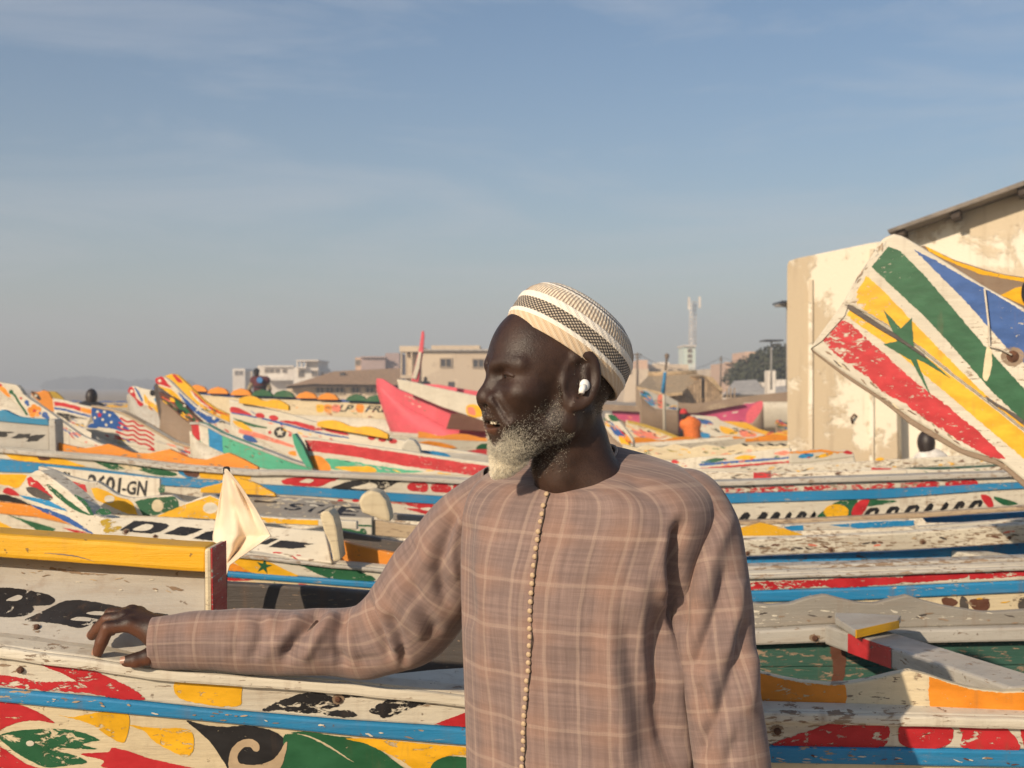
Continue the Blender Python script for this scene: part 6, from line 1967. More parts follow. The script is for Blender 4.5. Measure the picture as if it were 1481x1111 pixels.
pm.motif('painted_leaf', R2((340, 755), (375, 750), (385, 775), (350, 772)), 'orange', 0.2)
for c in ((810, 675), (870, 685), (930, 695)):
    pm.disc('painted_oval', R2(c)[0], 6.0, 'red', 0.2, 1, 3.4)
for k, pts in enumerate(((60, 458, 340, 500), (500, 590, 900, 660))):
    x0, y0, x1, y1 = pts
    n = 9
    tp = [(x0 + (x1 - x0) * i / n, y0 + (y1 - y0) * i / n - (26 * abs(math.sin(i * math.pi * 2 / n))) - 4) for i in range(n + 1)]
    bm_.plank('scalloped_washboard', R2(*tp), R2((x0, y0 + 22), (x1, y1 + 22)), Plane(325, 9.25, 700, 8.55), paint('yellow', 0.2), 0.03, 0.003, 3)
# boat with broad red band and green stem post
PNr = Plane(430, 7.7, 700, 7.3)
nt_ = R2((428, 672), (600, 695), (800, 722), (1000, 750), (1200, 780), (1500, 820))
nb_ = R2((470, 862), (700, 872), (1000, 880), (1320, 890), (1500, 900))
bn, pn = bow_boat('fishing_boat', 'white boat with one broad red band and a green stem post', nt_, nb_, PNr, 'white', 0.2, step=8, taper=None)
pn.motif('painted_band', R2((430, 690), (520, 692), (700, 718), (1000, 765), (1300, 810), (1500, 838), (1500, 905), (1300, 876), (1000, 835), (700, 780), (450, 748)), 'red', 0.25, False)
pn.motif('painted_leaf', R2((545, 795), (640, 800), (780, 825), (960, 850), (1100, 868), (900, 872), (700, 860), (580, 850)), 'mint', 0.2)
pn.motif('painted_leaf', R2((460, 782), (530, 785), (580, 855), (500, 858)), 'orange', 0.2)
pn.motif('painted_leaf', R2((600, 842), (720, 836), (810, 838), (830, 868), (720, 868)), 'yellow', 0.2, True, 2)
bn.post(R2((358, 655), (375, 652), (420, 720), (455, 800), (478, 850), (440, 840), (400, 780), (370, 710)), Plane(400, 7.6, 480, 7.6), 0.10, paint('mint', 0.2), 'stem_post', 0.004)
bn.post(R2((975, 740), (985, 700), (1015, 680), (1050, 690), (1075, 725), (1090, 770), (1030, 765)), Plane(570, 7.9, 620, 7.9), 0.15, paint('white', 0.25), 'bollard', 0.012)
gp = bn.plank('inner_plank', R2((1090, 745), (1250, 762), (1500, 775)), R2((1090, 780), (1250, 800), (1500, 830)), Plane(600, 8.0, 710, 8.0), paint('greywhite', 0.25), 0.03)
gp.motif('painted_leaf', R2((1100, 752), (1180, 752), (1255, 778), (1180, 782)), 'blue', 0.2)
# long lettered boat behind
PO_ = Plane(330, 19, 700, 17.5)
ot = R2((-420, 385), (0, 428), (300, 440), (600, 458), (900, 470), (1100, 500), (1500, 520))
om = R2((-420, 405), (0, 446), (300, 456), (600, 472), (900, 486), (1100, 512), (1500, 535))
ob = R2((-420, 520), (0, 560), (400, 545), (700, 560), (1100, 585), (1500, 610))
bo, po = bow_boat('fishing_boat', 'long distant boat with black lettering under green and orange scallops', om, ob, PO_, 'cream', 0.4, step=10, taper=None)
bo.plank('side_batten', ot, om, PO_, paint('navy', 0.2), 0.05, 0.005, lift=0.01)
for k, (xc, col) in enumerate(((-300, 'orange'), (-180, 'orange'), (-60, 'orange'), (70, 'orange'), (190, 'green'), (310, 'green'), (440, 'orange'), (560, 'orange'), (720, 'green'), (830, 'green'))):
    yb = float(np.interp(xc, [-420, 0, 300, 600, 900], [385, 428, 440, 458, 470]))
    bo.plank('scalloped_washboard', R2((xc - 58, yb - 2), (xc - 40, yb - 22), (xc, yb - 34), (xc + 40, yb - 22), (xc + 58, yb - 2)), R2((xc - 58, yb + 4), (xc + 58, yb + 6)), Plane(330, 18.9, 700, 17.4), paint(col, 0.25), 0.04, 0.0, 2)
po.text('LP', R2((640, 488), (715, 492), (690, 530), (615, 525)), 'black', 0.25, 1, 0.03)
po.text('FRERE', R2((795, 492), (995, 500), (985, 535), (770, 528)), 'black', 0.3, 1, 0.03)
for (x0, c) in ((545, 'orange'), (590, 'salmon'), (725, 'orange'), (500, 'yellow')):
    po.motif('painted_patch', R2((x0, 490), (x0 + 38, 492), (x0 + 36, 530), (x0, 528)), c, 0.4)
# pink boat
PP_ = Plane(545, 17.0, 710, 15.8)
bp, pp = bow_boat('fishing_boat', 'pink and white boat with a tall pink bow board', R2((836, 340), (870, 345), (960, 405), (1100, 455), (1285, 528), (1500, 600)), R2((834, 362), (900, 430), (1000, 500), (1120, 560), (1250, 632), (1300, 640), (1500, 660)), PP_, 'pink', 0.1, hull=False, step=4)
pw = bp.plank('bow_plank', R2((950, 345), (1000, 352), (1150, 388), (1350, 430), (1500, 462)), R2((962, 400), (1060, 440), (1200, 500), (1350, 550), (1500, 600)), Plane(545, 16.6, 710, 15.5), paint('white', 0.12), 0.05, 0.006, 5)
pw.motif('painted_patch', R2((1345, 495), (1400, 490), (1440, 520), (1420, 560), (1350, 545)), 'yellow', 0.2)
pw.motif('painted_patch', R2((1350, 505), (1385, 505), (1395, 545), (1360, 540)), 'salmon', 0.2, True, 2)
bp.plank('hull_plank', R2((1255, 540), (1300, 535), (1500, 600)), R2((1228, 625), (1420, 640), (1500, 640)), Plane(545, 16.7, 710, 15.5), paint('brown', 0.15), 0.05, 0.006, 6)
bp.plank('inner_plank', R2((1090, 372), (1180, 375), (1290, 395), (1500, 430)), R2((1090, 395), (1180, 405), (1290, 432), (1500, 470)), Plane(600, 17.8, 710, 17.3), paint('pink', 0.1), 0.05, 0.006, 6)
bp.post(R2((1030, 358), (1048, 290), (1075, 180), (1090, 76), (1102, 72), (1105, 100), (1098, 190), (1080, 300), (1072, 362)), Plane(590, 16.8, 620, 16.8), 0.08, paint('pink', 0.1), 'bow_board', 0.004)
bwp = bp.post(R2((1036, 340), (1060, 250), (1074, 190), (1090, 192), (1078, 280), (1058, 345)), Plane(590, 16.78, 620, 16.78), 0.02, paint('white', 0.1), 'bow_board', 0.003)
bp.hull(R2((840, 362), (1000, 500), (1250, 632), (1500, 660)), PP_, 1.6, paint('pink', 0.1), top=R2((836, 340), (960, 405), (1285, 528), (1500, 600)), taper=0.6)
# striped boat at the left, behind the flower bow
PHs = Plane(75, 14.5, 140, 14.2)
bh, ph_ = bow_boat('fishing_boat', 'boat with red, orange and blue stripes behind the flower bow', ZA((560, 270), (700, 290), (850, 335), (990, 362), (1300, 440)), ZA((590, 500), (700, 520), (850, 560), (1000, 590), (1300, 640)), PHs, 'white', 0.3, taper=None)
ph_.motif('painted_stripe', ZA((580, 300), (700, 320), (860, 358), (860, 405), (700, 360), (582, 345)), 'red', 0.2, False)
ph_.motif('painted_stripe', ZA((862, 362), (985, 388), (985, 440), (862, 408)), 'orange', 0.2, False)
ph_.motif('painted_stripe', ZA((582, 362), (700, 380), (980, 455), (980, 475), (700, 405), (582, 385)), 'navy', 0.2, False)
ph_.motif('painted_letter', ZA((600, 425), (700, 430), (830, 460), (930, 490), (800, 490), (740, 520), (680, 480)), 'black', 0.5)
bq, pq = bow_boat('fishing_boat', 'orange and black beaked bow behind the flower bow', ZA((330, 190), (400, 205), (470, 180), (520, 200), (560, 280), (640, 330)), ZA((335, 225), (400, 290), (450, 340), (530, 400), (560, 410), (640, 420)), Plane(45, 15.5, 90, 15.5), 'orange', 0.2, taper=None, step=3)
pq.motif('painted_mark', ZA((332, 195), (395, 215), (440, 270), (420, 290), (370, 250)), 'black', 0.1)
pq.disc('painted_dot', ZA((385, 238))[0], 2.0, 'white', 0.1, 2)
bq2, pq2 = bow_boat('fishing_boat', 'yellow beaked bow with black tip against the hazy trees', ZA((452, 178), (500, 190), (590, 195), (650, 240), (690, 285)), ZA((456, 205), (520, 240), (600, 275), (690, 300)), Plane(60, 18, 95, 18), 'olive', 0.2, taper=None, step=3)
pq2.motif('painted_mark', ZA((454, 180), (480, 185), (510, 220), (470, 210)), 'black', 0.1)

# ------------------------------------------------------------------ right-hand middle distance
# white boats with a red block on the rail
PR1 = Plane(1040, 7.2, 1480, 6.8)
br1, pr1 = bow_boat('fishing_boat', 'white-railed boat with a single red block at its left', ZH((-150, 148), (0, 146), (300, 150), (660, 140), (900, 135)), ZH((-150, 190), (0, 186), (300, 182), (700, 165), (900, 160)), PR1, 'white', 0.55, taper=None, step=10)
pr1.motif('painted_band', ZH((135, 150), (222, 148), (226, 178), (135, 179)), 'red', 0.3, False)
br1.plank('side_plank', ZH((-150, 192), (0, 188), (300, 184), (700, 167), (900, 162)), ZH((-150, 225), (0, 220), (900, 195)), Plane(1040, 7.15, 1480, 6.75), paint('tan', 0.6), 0.04)
PR2 = Plane(1180, 7.6, 1480, 7.3)
br2, pr2 = bow_boat('fishing_boat', 'white boat with a red block near the prow, beyond the red-striped boat', ZH((672, 130), (760, 122), (900, 132), (1060, 138), (1560, 110)), ZH((668, 164), (900, 160), (1100, 152), (1560, 150)), PR2, 'white', 0.3, taper=None, step=10)
pr2.motif('painted_band', ZH((722, 125), (820, 128), (822, 160), (722, 162)), 'red', 0.2, False)
br2.plank('inner_plank', ZH((900, 128), (1200, 118), (1560, 100)), ZH((900, 140), (1200, 136), (1560, 130)), Plane(1280, 7.9, 1480, 7.9), paint('deepgreen', 0.3), 0.04)
PR3 = Plane(1040, 8.6, 1480, 8.2)
br3, pr3 = bow_boat('fishing_boat', 'low weathered white boat lying along the foot of the plaster wall', ZH((-400, 132), (0, 128), (320, 112), (650, 98), (1000, 75), (1560, 55)), ZH((-400, 165), (0, 150), (320, 150), (660, 148), (1000, 120), (1560, 95)), PR3, 'white', 0.6, taper=None, step=10)
pr3.motif('painted_patch', ZH((740, 85), (765, 75), (788, 84), (765, 92)), 'yellow', 0.3)
PR4 = Plane(1000, 9.6, 1150, 9.3)
br4, pr4 = bow_boat('fishing_boat', 'boat striped dark blue and red between man and plaster wall', R6((300, 985), (500, 960), (700, 945), (900, 918), (1035, 905), (1045, 910)), R6((300, 1040), (520, 1030), (800, 1005), (1040, 985), (1048, 985)), PR4, 'white', 0.3, taper=None, step=6)
pr4.motif('painted_stripe', R6((515, 995), (700, 980), (900, 965), (1038, 955), (1038, 966), (900, 978), (700, 994), (530, 1008)), 'navy', 0.2, False)
pr4.motif('painted_stripe', R6((530, 1018), (700, 1005), (1036, 978), (1036, 988), (700, 1016), (530, 1026)), 'red', 0.2, False)
pr4.motif('painted_patch', R6((720, 965), (780, 945), (850, 955), (800, 972)), 'yellow', 0.4)
pr4.motif('painted_patch', R6((530, 990), (600, 965), (680, 965), (620, 985)), 'green', 0.5)
pr4.motif('painted_patch', R6((950, 940), (1000, 920), (1040, 925), (1038, 948)), 'salmon', 0.4)
pr4.motif('painted_patch', R6((360, 985), (380, 970), (405, 985), (385, 995)), 'red', 0.3)
br5, pr5 = bow_boat('fishing_boat', 'orange and blue wave-edged bow below the plaster wall', ZH((318, 45), (400, 40), (470, 32), (540, 44), (600, 38), (632, 48)), ZH((318, 105), (420, 100), (632, 72), (640, 70)), Plane(1140, 9.2, 1240, 9.2), 'white', 0.25, taper=None, step=3)
pr5.motif('painted_stripe', ZH((322, 46), (400, 42), (470, 34), (540, 45), (625, 45), (540, 52), (460, 48), (400, 54), (322, 55)), 'orange', 0.2)
pr5.motif('painted_patch', ZH((355, 75), (395, 54), (435, 62), (410, 78)), 'blue', 0.2)
pr5.motif('painted_patch', ZH((450, 70), (500, 52), (535, 56), (480, 75)), 'yellow', 0.2)
pr5.motif('painted_patch', ZH((580, 50), (605, 40), (630, 52), (610, 58)), 'red', 0.2)
# pale scalloped boat right behind his shoulder
br6, pr6 = bow_boat('fishing_boat', 'cream boat with zigzag edge just behind the shoulder of the bearded man', R6((80, 880), (160, 905), (220, 885), (300, 905), (380, 880), (470, 905), (560, 885), (660, 900), (760, 880), (860, 895), (1040, 885)), R6((80, 960), (300, 975), (600, 965), (1040, 930)), Plane(900, 10.4, 1150, 10.0), 'cream', 0.35, taper=None, step=4)
for x0 in (780, 870, 930, 1000):
    pr6.motif('painted_mark', R6((x0 - 20, 878), (x0 + 5, 880), (x0 + 25, 892), (x0, 892)), 'black', 0.2)
# pink long boat and painted bows in front of it
PQ_ = Plane(900, 37, 1110, 36)
bq_, pq_ = bow_boat('fishing_boat', 'long magenta boat with rounded pink bow by the wooden hut', R6((20, 668), (200, 690), (450, 700), (650, 670), (790, 650), (830, 648), (868, 634), (885, 640)), R6((20, 720), (200, 800), (450, 820), (640, 750), (760, 762), (810, 765), (860, 720), (888, 655)), PQ_, 'magenta', 0.15, taper=None, step=4, hullcol='wood', width=0.5)
bq_.plank('side_plank', R6((-60, 652), (20, 655), (300, 672), (500, 668), (700, 640), (770, 645)), R6((-60, 690), (20, 690), (300, 705), (500, 705), (700, 668), (780, 655)), Plane(900, 36.8, 1110, 35.8), paint('wood', 0.4, 'cream'), 0.06)
pq_.motif('painted_bow', R6((795, 700), (830, 660), (870, 636), (886, 645), (880, 680), (850, 730), (815, 762), (790, 745)), 'pink', 0.1)
br7, pr7 = bow_boat('fishing_boat', 'old grey boat lying behind the magenta boat', R6((340, 640), (500, 650), (700, 620), (900, 595), (1060, 580)), R6((340, 672), (500, 680), (700, 650), (900, 640), (1060, 640)), Plane(960, 42, 1140, 41), 'wood', 0.6, taper=None, step=6)
bb_ = []
def small_bow(label, top, bot, plane, col, bits):
    b, p = bow_boat('fishing_boat', label, top, bot, plane, col, 0.3, taper=None, step=3, hullcol='wood')
    for kind, pts, c in bits:
        if kind == 'm':
            p.motif('painted_patch', pts, c, 0.3)
        else:
            p.line('painted_stripe', pts, kind, c, 0.3)
    mid2 = [((a_[0] + b_[0]) / 2, (a_[1] + b_[1]) / 2) for a_, b_ in ((top[0], bot[0]), (top[len(top) // 2], bot[len(bot) // 2]), (top[-1], bot[-1]))]
    scatter(p, mid2, 5, 26, ['red', 'navy', 'yellow', 'green', 'black', 'salmon', 'wood', 'orange'], (1.6, 5.5), 0.4)
small_bow('boat with yellow rail and blue lettering, left of the figure in orange', R6((100, 745), (180, 765), (300, 800), (420, 850), (560, 880)), R6((100, 800), (160, 870), (300, 895), (560, 905)), Plane(900, 28, 1020, 27.6), 'cream',
          [(4.5, R6((110, 752), (200, 775), (300, 808), (420, 856)), 'olive'), ('m', R6((140, 815), (200, 805), (290, 845), (370, 870), (300, 875), (200, 850)), 'salmon'), ('m', R6((180, 840), (215, 845), (210, 880), (180, 875)), 'navy'), ('m', R6((240, 860), (320, 880), (280, 892)), 'navy'), ('m', R6((420, 870), (500, 875), (510, 892), (440, 890)), 'red')])
small_bow('white boat with blue writing behind the figure in orange', R6((470, 715), (540, 720), (620, 725), (640, 745), (760, 790), (900, 830), (1040, 850)), R6((480, 760), (560, 830), (700, 860), (1040, 880)), Plane(1000, 31, 1140, 30.5), 'white',
          [('m', R6((500, 735), (570, 745), (600, 770), (530, 765)), 'navy'), ('m', R6((530, 815), (580, 825), (575, 848), (535, 842)), 'blue'), ('m', R6((640, 780), (720, 800), (740, 825), (660, 820)), 'yellow'), ('m', R6((760, 800), (850, 825), (820, 850), (760, 835)), 'salmon')])
small_bow('yellow-edged boat with orange patches in front of the magenta bow', R6((620, 750), (700, 752), (790, 758), (860, 795), (950, 820), (1040, 800)), R6((630, 790), (760, 840), (900, 868), (1040, 860)), Plane(1040, 31.8, 1140, 31.4), 'yellow',
          [('m', R6((780, 805), (850, 808), (900, 840), (800, 840)), 'orange'), ('m', R6((900, 830), (960, 825), (1000, 850), (930, 855)), 'salmon')])
small_bow('small boat with red tip beside the plaster wall', R6((960, 745), (985, 738), (1040, 770)), R6((965, 775), (1000, 800), (1040, 800)), Plane(1120, 33, 1145, 33), 'greywhite', [('m', R6((965, 748), (985, 742), (1010, 775), (985, 780)), 'red')])
small_bow('green and blue bow right behind the neck of the bearded man', R6((-20, 705), (10, 708), (50, 740), (100, 800), (140, 860)), R6((-20, 790), (30, 850), (80, 890), (140, 895)), Plane(880, 12.5, 915, 12.3), 'white',
          [('m', R6((0, 715), (40, 720), (60, 748), (20, 750)), 'green'), ('m', R6((0, 770), (60, 800), (90, 845), (40, 830)), 'navy'), ('m', R6((60, 840), (120, 845), (125, 890), (80, 885)), 'yellow')])
small_bow('dark brown and green bow between the red-beaked bow and the tallest bow', ZB((300, 225), (420, 275), (520, 335), (600, 425), (690, 505), (760, 560)), ZB((330, 300), (430, 385), (520, 470), (600, 520), (690, 560), (760, 600)), Plane(225, 10.0, 300, 9.6), 'brown',
          [('m', ZB((440, 290), (520, 340), (600, 430), (650, 490), (560, 450), (480, 370)), 'green'), ('m', ZB((525, 345), (540, 340), (548, 355), (532, 364)), 'white'), ('m', ZB((405, 280), (440, 285), (450, 320), (415, 315)), 'yellow'), ('m', ZB((470, 380), (540, 400), (545, 430), (490, 420)), 'black')])
small_bow('blue-grey upturned bow board before the wooden hut', R6((178, 575), (220, 570), (280, 600), (330, 600), (400, 640)), R6((182, 605), (240, 660), (270, 680), (400, 690)), Plane(920, 35, 990, 35), 'greywhite', [('m', R6((182, 582), (230, 590), (270, 660), (230, 650)), 'blue'), ('m', R6((285, 605), (315, 605), (320, 670), (285, 670)), 'salmon')])

BUSY = ['red', 'yellow', 'navy', 'green', 'orange', 'blue', 'black', 'red']
scatter(pf, ZA((560, 480), (760, 640), (1050, 770)), 4, 16, ['navy', 'red', 'green', 'salmon', 'olive'], (1.5, 5))
scatter(pg, R1((560, 430), (800, 500), (1200, 570)), 4, 18, ['greywhite', 'navy', 'olive', 'red', 'wood'], (2, 7))
scatter(pg, R1((900, 450), (1050, 510), (1230, 560)), 4, 14, ['salmon', 'greywhite', 'wood', 'red'], (3, 9), 0.7)
scatter(pi_, ZB((200, 330), (400, 480), (700, 650)), 4, 16, BUSY, (1.5, 4))
scatter(pj, ZB((640, 480), (900, 560), (1150, 690)), 5, 14, ['navy', 'red', 'black', 'yellow'], (1.5, 5))
scatter(pk, ZB((700, 360), (900, 450)), 3, 8, ['white', 'red', 'green'], (1.5, 4))
scatter(pm, R2((60, 520), (400, 660), (900, 780)), 6, 26, ['red', 'yellow', 'navy', 'salmon', 'greywhite'], (1.5, 5))
scatter(pn, R2((480, 770), (900, 850), (1300, 880)), 2.5, 12, ['greywhite', 'mint', 'yellow', 'black'], (1.5, 5))
scatter(po, R2((0, 500), (400, 510), (1100, 560)), 8, 40, ['red', 'green', 'orange', 'black', 'wood', 'navy'], (1.2, 4))
scatter(pr1, ZH((0, 168), (600, 160)), 4, 24, ['wood', 'brown', 'darkwood', 'red'], (1.5, 5), 0.7)
scatter(pr2, ZH((700, 145), (1400, 130)), 4, 20, ['wood', 'brown', 'green'], (1.5, 5), 0.7)
scatter(pr3, ZH((0, 140), (700, 122), (1300, 85)), 4, 40, ['wood', 'brown', 'darkwood', 'tan', 'yellow'], (1.5, 5), 0.7)
scatter(pr4, R6((340, 1005), (700, 985), (1020, 950)), 4, 22, ['red', 'yellow', 'green', 'salmon', 'blue'], (1.2, 4))
scatter(pr5, ZH((330, 70), (600, 58)), 3, 10, BUSY, (1.2, 3))
scatter(pr6, R6((100, 925), (500, 930), (1000, 905)), 5, 34, ['wood', 'yellow', 'olive', 'green', 'salmon', 'black'], (1.2, 5))
scatter(pq_, R6((50, 700), (400, 760), (760, 710)), 6, 12, ['wood', 'white', 'salmon'], (1.5, 4), 0.8)
scatter(ph_, ZA((620, 470), (900, 550)), 4, 12, BUSY, (1.2, 4))
scatter(plg, ZB((900, 680), (1200, 800), (1450, 900)), 6, 14, ['wood', 'black', 'green'], (1.0, 3), 0.8)
scatter(pp, R2((900, 400), (1150, 530)), 6, 8, ['wood', 'white'], (1.0, 3), 0.8)

# ------------------------------------------------------------------ crowd of boats further back: one builder, each with its own colours
def pirogue(label, x0, Y, L, cols, h=1.05, rise=0.9, bowlen=2.6, flip=False, ang=0.0):
    root = thing('fishing_boat', label, 'boat', (x0 + L / 2, Y, 0), 'painted fishing boats on the beach')
    n = 26
    xs = np.linspace(0, 1, n) ** 1.4 * L
    sd = RNG.uniform(0, 9)
    def prof(x, v, side):
        """v 0..1 from keel to gunwale."""
        zt = h + rise * math.exp(-x / bowlen) + 0.25 * (x / L) ** 3
        zk = 0.08 + (zt - 0.35) * math.exp(-x / (bowlen * 0.55)) ** 1.6
        w = 0.62 * (1 - math.exp(-(x + 0.08) / 1.5)) * (1 - 0.55 * (x / L) ** 4)
        z = zk + (zt - zk) * v
        y = side * w * (0.25 + 0.75 * v ** 0.6)
        X = x + (0.12 * v if x < 0.5 else 0)
        X = L - X if flip else X
        ca, sa = math.cos(ang), math.sin(ang)
        return Vector((x0 + X * ca - y * sa, Y + y * ca + X * sa, z))
    def strip(name, v0, v1, col, side, out=0.0):
        V_, F_ = [], []
        for x in xs:
            a, b = prof(x, v1, side), prof(x, v0, side)
            o_ = Vector((0, side * out, 0)); t_ = Vector((0, -side * 0.04, 0))
            V_ += [a + o_, a + o_ + t_, b + o_ + t_, b + o_]
        for i in range(n - 1):
            for k in range(4):
                k2 = (k + 1) % 4
                F_.append((i * 4 + k, i * 4 + k2, i * 4 + 4 + k2, i * 4 + 4 + k))
        F_ += [(0, 3, 2, 1), ((n - 1) * 4, (n - 1) * 4 + 1, (n - 1) * 4 + 2, (n - 1) * 4 + 3)]
        return from_py(name, V_, F_, paint(col, 0.35, far=True), root)
    c_top, c_bat, c_low, c_m1, c_m2 = cols
    for side in (-1, 1):
        tp = strip('side_plank', 0.74, 1.0, c_top, side)
        strip('side_batten', 0.68, 0.74, c_bat, side, 0.015)
        lw = strip('side_plank', 0.35, 0.68, c_low, side)
        strip('hull_plank', 0.0, 0.35, c_low, side)
        if side == 1:
            continue
        # painted ovals and leaves along the upper plank, bands on the lower one
        s = 0.15
        k = 0
        while s < L - 0.5:
            ln = RNG.uniform(0.25, 0.7)
            col = (c_m1, c_m2, 'white', c_m1)[k % 4]
            for (va, vb, par) in ((0.78, 0.96, tp),) + (((0.42, 0.64, lw),) if k % 2 == 0 else ()):
                pts = []
                for a in np.linspace(0, 2 * math.pi, 11)[:-1]:
                    xx = s + ln * 0.5 * (1 + math.cos(a) * (1 if math.cos(a) > 0 else 0.8))
                    vv = (va + vb) / 2 + (vb - va) / 2 * math.sin(a) * (0.6 + 0.4 * math.cos(a + k))
                    p = prof(xx, vv, side)
                    pts.append(p + Vector((0, -0.008 - 0.004, 0)))
                from_py('painted_leaf', pts, [tuple(range(10))], brush(col if par is tp else c_m2, 0.35), par)
            s += ln + RNG.uniform(0.05, 0.3)
            k += 1
    # deck inside, thwarts, wavy washboard
    V_, F_ = [], []
    for x in xs:
        V_ += [prof(x, 0.62, -1), prof(x, 0.62, 1)]
    for i in range(n - 1):
        F_.append((2 * i, 2 * i + 1, 2 * i + 3, 2 * i + 2))
    dk = from_py('deck', V_, F_, paint('tan', 0.5, far=True), root)
    md_ = dk.modifiers.new('thickness', 'SOLIDIFY'); md_.thickness = 0.02
    V_, F_ = [], []
    m = 70
    for i in range(m):
        x = 0.25 * L + 0.6 * L * i / (m - 1)
        a = prof(x, 1.0, -1)
        hh = 0.02 + 0.05 * abs(math.sin(i * math.pi / 7 + sd))
        V_ += [a + Vector((0, 0, hh)), a + Vector((0, 0.03, hh)), a + Vector((0, 0.03, -0.01)), a + Vector((0, 0, -0.01))]
    for i in range(m - 1):
        for k in range(4):
            k2 = (k + 1) % 4
            F_.append((i * 4 + k, i * 4 + k2, i * 4 + 4 + k2, i * 4 + 4 + k))
    from_py('scalloped_washboard', V_, F_, paint(c_m1, 0.3, far=True), root)
    for fx in (0.4, 0.6, 0.8):
        a, b = prof(fx * L, 0.93, -1), prof(fx * L, 0.93, 1)
        box('thwart', (a.x - 0.06, min(a.y, b.y), a.z - 0.03), (a.x + 0.06, max(a.y, b.y), a.z + 0.02), paint('greywhite', 0.4, far=True), root)
    return root


CREW = [
    (-6.4, 13.2, 9, ('white', 'navy', 'white', 'red', 'yellow'), 'white far boat with red and yellow leaves and navy band, at the far left'),
    (-8.2, 16.5, 9, ('yellow', 'green', 'white', 'red', 'white'), 'yellow boat with red leaves and green band in the left background'),
    (-3.4, 16.0, 9, ('white', 'blue', 'mint', 'orange', 'green'), 'white and mint boat with orange scallops in the middle background'),
    (-4.6, 19.5, 5, ('cream', 'navy', 'brown', 'orange', 'green'), 'cream and brown boat with orange leaves near the pink boat'),
    (4.2, 15.2, 8, ('white', 'red', 'white', 'green', 'yellow'), 'white boat with green scallops and red band left of the plaster wall'),
    (-9.8, 21, 9, ('salmon', 'white', 'blue', 'yellow', 'white'), 'salmon and blue boat far away on the left'),
    (-5.6, 20.5, 6, ('white', 'red', 'cream', 'blue', 'red'), 'white boat with blue scallops far away on the left'),
    (-12.5, 26, 10, ('white', 'green', 'yellow', 'orange', 'navy'), 'white and yellow boat near the hazy trees'),
    (-6.5, 26.5, 6.2, ('cream', 'blue', 'white', 'green', 'salmon'), 'cream boat with green scallops in front of the seated figure'),
    (-4.5, 25.5, 5.5, ('mint', 'red', 'white', 'yellow', 'white'), 'mint boat with yellow scallops left of the face of the man'),
    (-15.5, 33, 10, ('yellow', 'red', 'cream', 'blue', 'white'), 'yellow and cream boat at the far left horizon'),
    (-9.0, 35, 10, ('white', 'orange', 'white', 'yellow', 'green'), 'white boat with yellow scallops below the pale blocks'),
    (-6.5, 33, 7, ('salmon', 'blue', 'cream', 'white', 'red'), 'salmon and cream boat below the long tiled roof'),
    (-21, 44, 11, ('white', 'red', 'blue', 'yellow', 'green'), 'white and blue boat on the far left skyline'),
    (-14, 47, 11, ('orange', 'navy', 'white', 'red', 'white'), 'orange boat with navy band on the far left skyline'),
    (-24, 58, 12, ('cream', 'green', 'salmon', 'navy', 'yellow'), 'cream and salmon boat in front of the hazy trees'),
    (-12, 60, 12, ('yellow', 'navy', 'mint', 'white', 'red'), 'yellow and mint boat in front of the hazy trees'),
]
for (x0, Y, L, cols, lab) in CREW:
    pirogue(lab, x0, Y, L, cols, h=RNG.uniform(0.72, 0.84), rise=RNG.uniform(0.3, 0.55), bowlen=RNG.uniform(1.6, 2.6), ang=RNG.uniform(-0.05, 0.12))

# ------------------------------------------------------------------ cloth hung on a stick
cl = thing('hanging_cloth', 'cream cloth hanging from a stick above the yellow beam', 'cloth', tuple(at(325, 840, 2.6)))
left_ = ZD((520, 158), (500, 250), (480, 340), (468, 430), (446, 560), (450, 600), (480, 640), (500, 720), (519, 806))
right_ = ZD((530, 158), (590, 228), (640, 300), (700, 392), (742, 470), (792, 556), (700, 622), (600, 690), (545, 730), (523, 806))
def edge_at(poly, y):
    ys = [p[1] for p in poly]; xs_ = [p[0] for p in poly]
    return float(np.interp(y, ys, xs_))
nr, nc = 90, 44
ycl = np.linspace(left_[0][1], left_[-1][1], nr)
Vc_, Fc_ = [], []
for i, y in enumerate(ycl):
    l, r = edge_at(left_, y), edge_at(right_, y)
    for j in range(nc):
        u = j / (nc - 1)
        fold = 0.015 * math.sin(u * 7.5 + 1.2 + 1.6 * (i / nr)) + 0.008 * math.sin(u * 17 - 2.5 * i / nr) + 0.02 * mnoise.noise(Vector((u * 2, i / nr * 3, 0)))
        yy = y + 1.2 * mnoise.noise(Vector((u * 5, i * 0.06, 4)))
        Vc_.append(at(l + (r - l) * u, yy, 2.55 - 0.10 * u + fold * (0.25 + 0.75 * min(1, i / 25)) * min(1, (r - l) / 25)))
for i in range(nr - 1):
    for j in range(nc - 1):
        Fc_.append((i * nc + j, i * nc + j + 1, (i + 1) * nc + j + 1, (i + 1) * nc + j))
t = NT('cream_cotton')
tv = t.coord('Object')
t.set(Base_Color=t.mix(t.rng(t.noise(tv, 9, 5), 0.3, 0.7), (0.66, 0.50, 0.34), (0.80, 0.66, 0.49)), Roughness=0.9, Normal=t.bump(t.noise(t.coord('Object', (1, 1, 0.3)), 220, 4), 0.4, 0.002), Sheen_Weight=0.2)
co = from_py('cloth', Vc_, Fc_, t.m, cl, True)
md = co.modifiers.new('thickness', 'SOLIDIFY'); md.thickness = 0.002
tube('stick', [at(327.5, 677, 2.56), at(328, 690, 2.57), at(322, 840, 2.62), at(318, 1000, 2.65)], [0.007, 0.008, 0.010, 0.011], plain('black_stick', (0.02, 0.018, 0.016), 0.8, 30), cl, 8)
tube('knot', [at(326, 684, 2.545), at(329, 687, 2.54), at(330, 691, 2.545), at(327, 693, 2.55)], 0.004, plain('black_cord', (0.015, 0.015, 0.018), 0.9, 90), cl, 6)


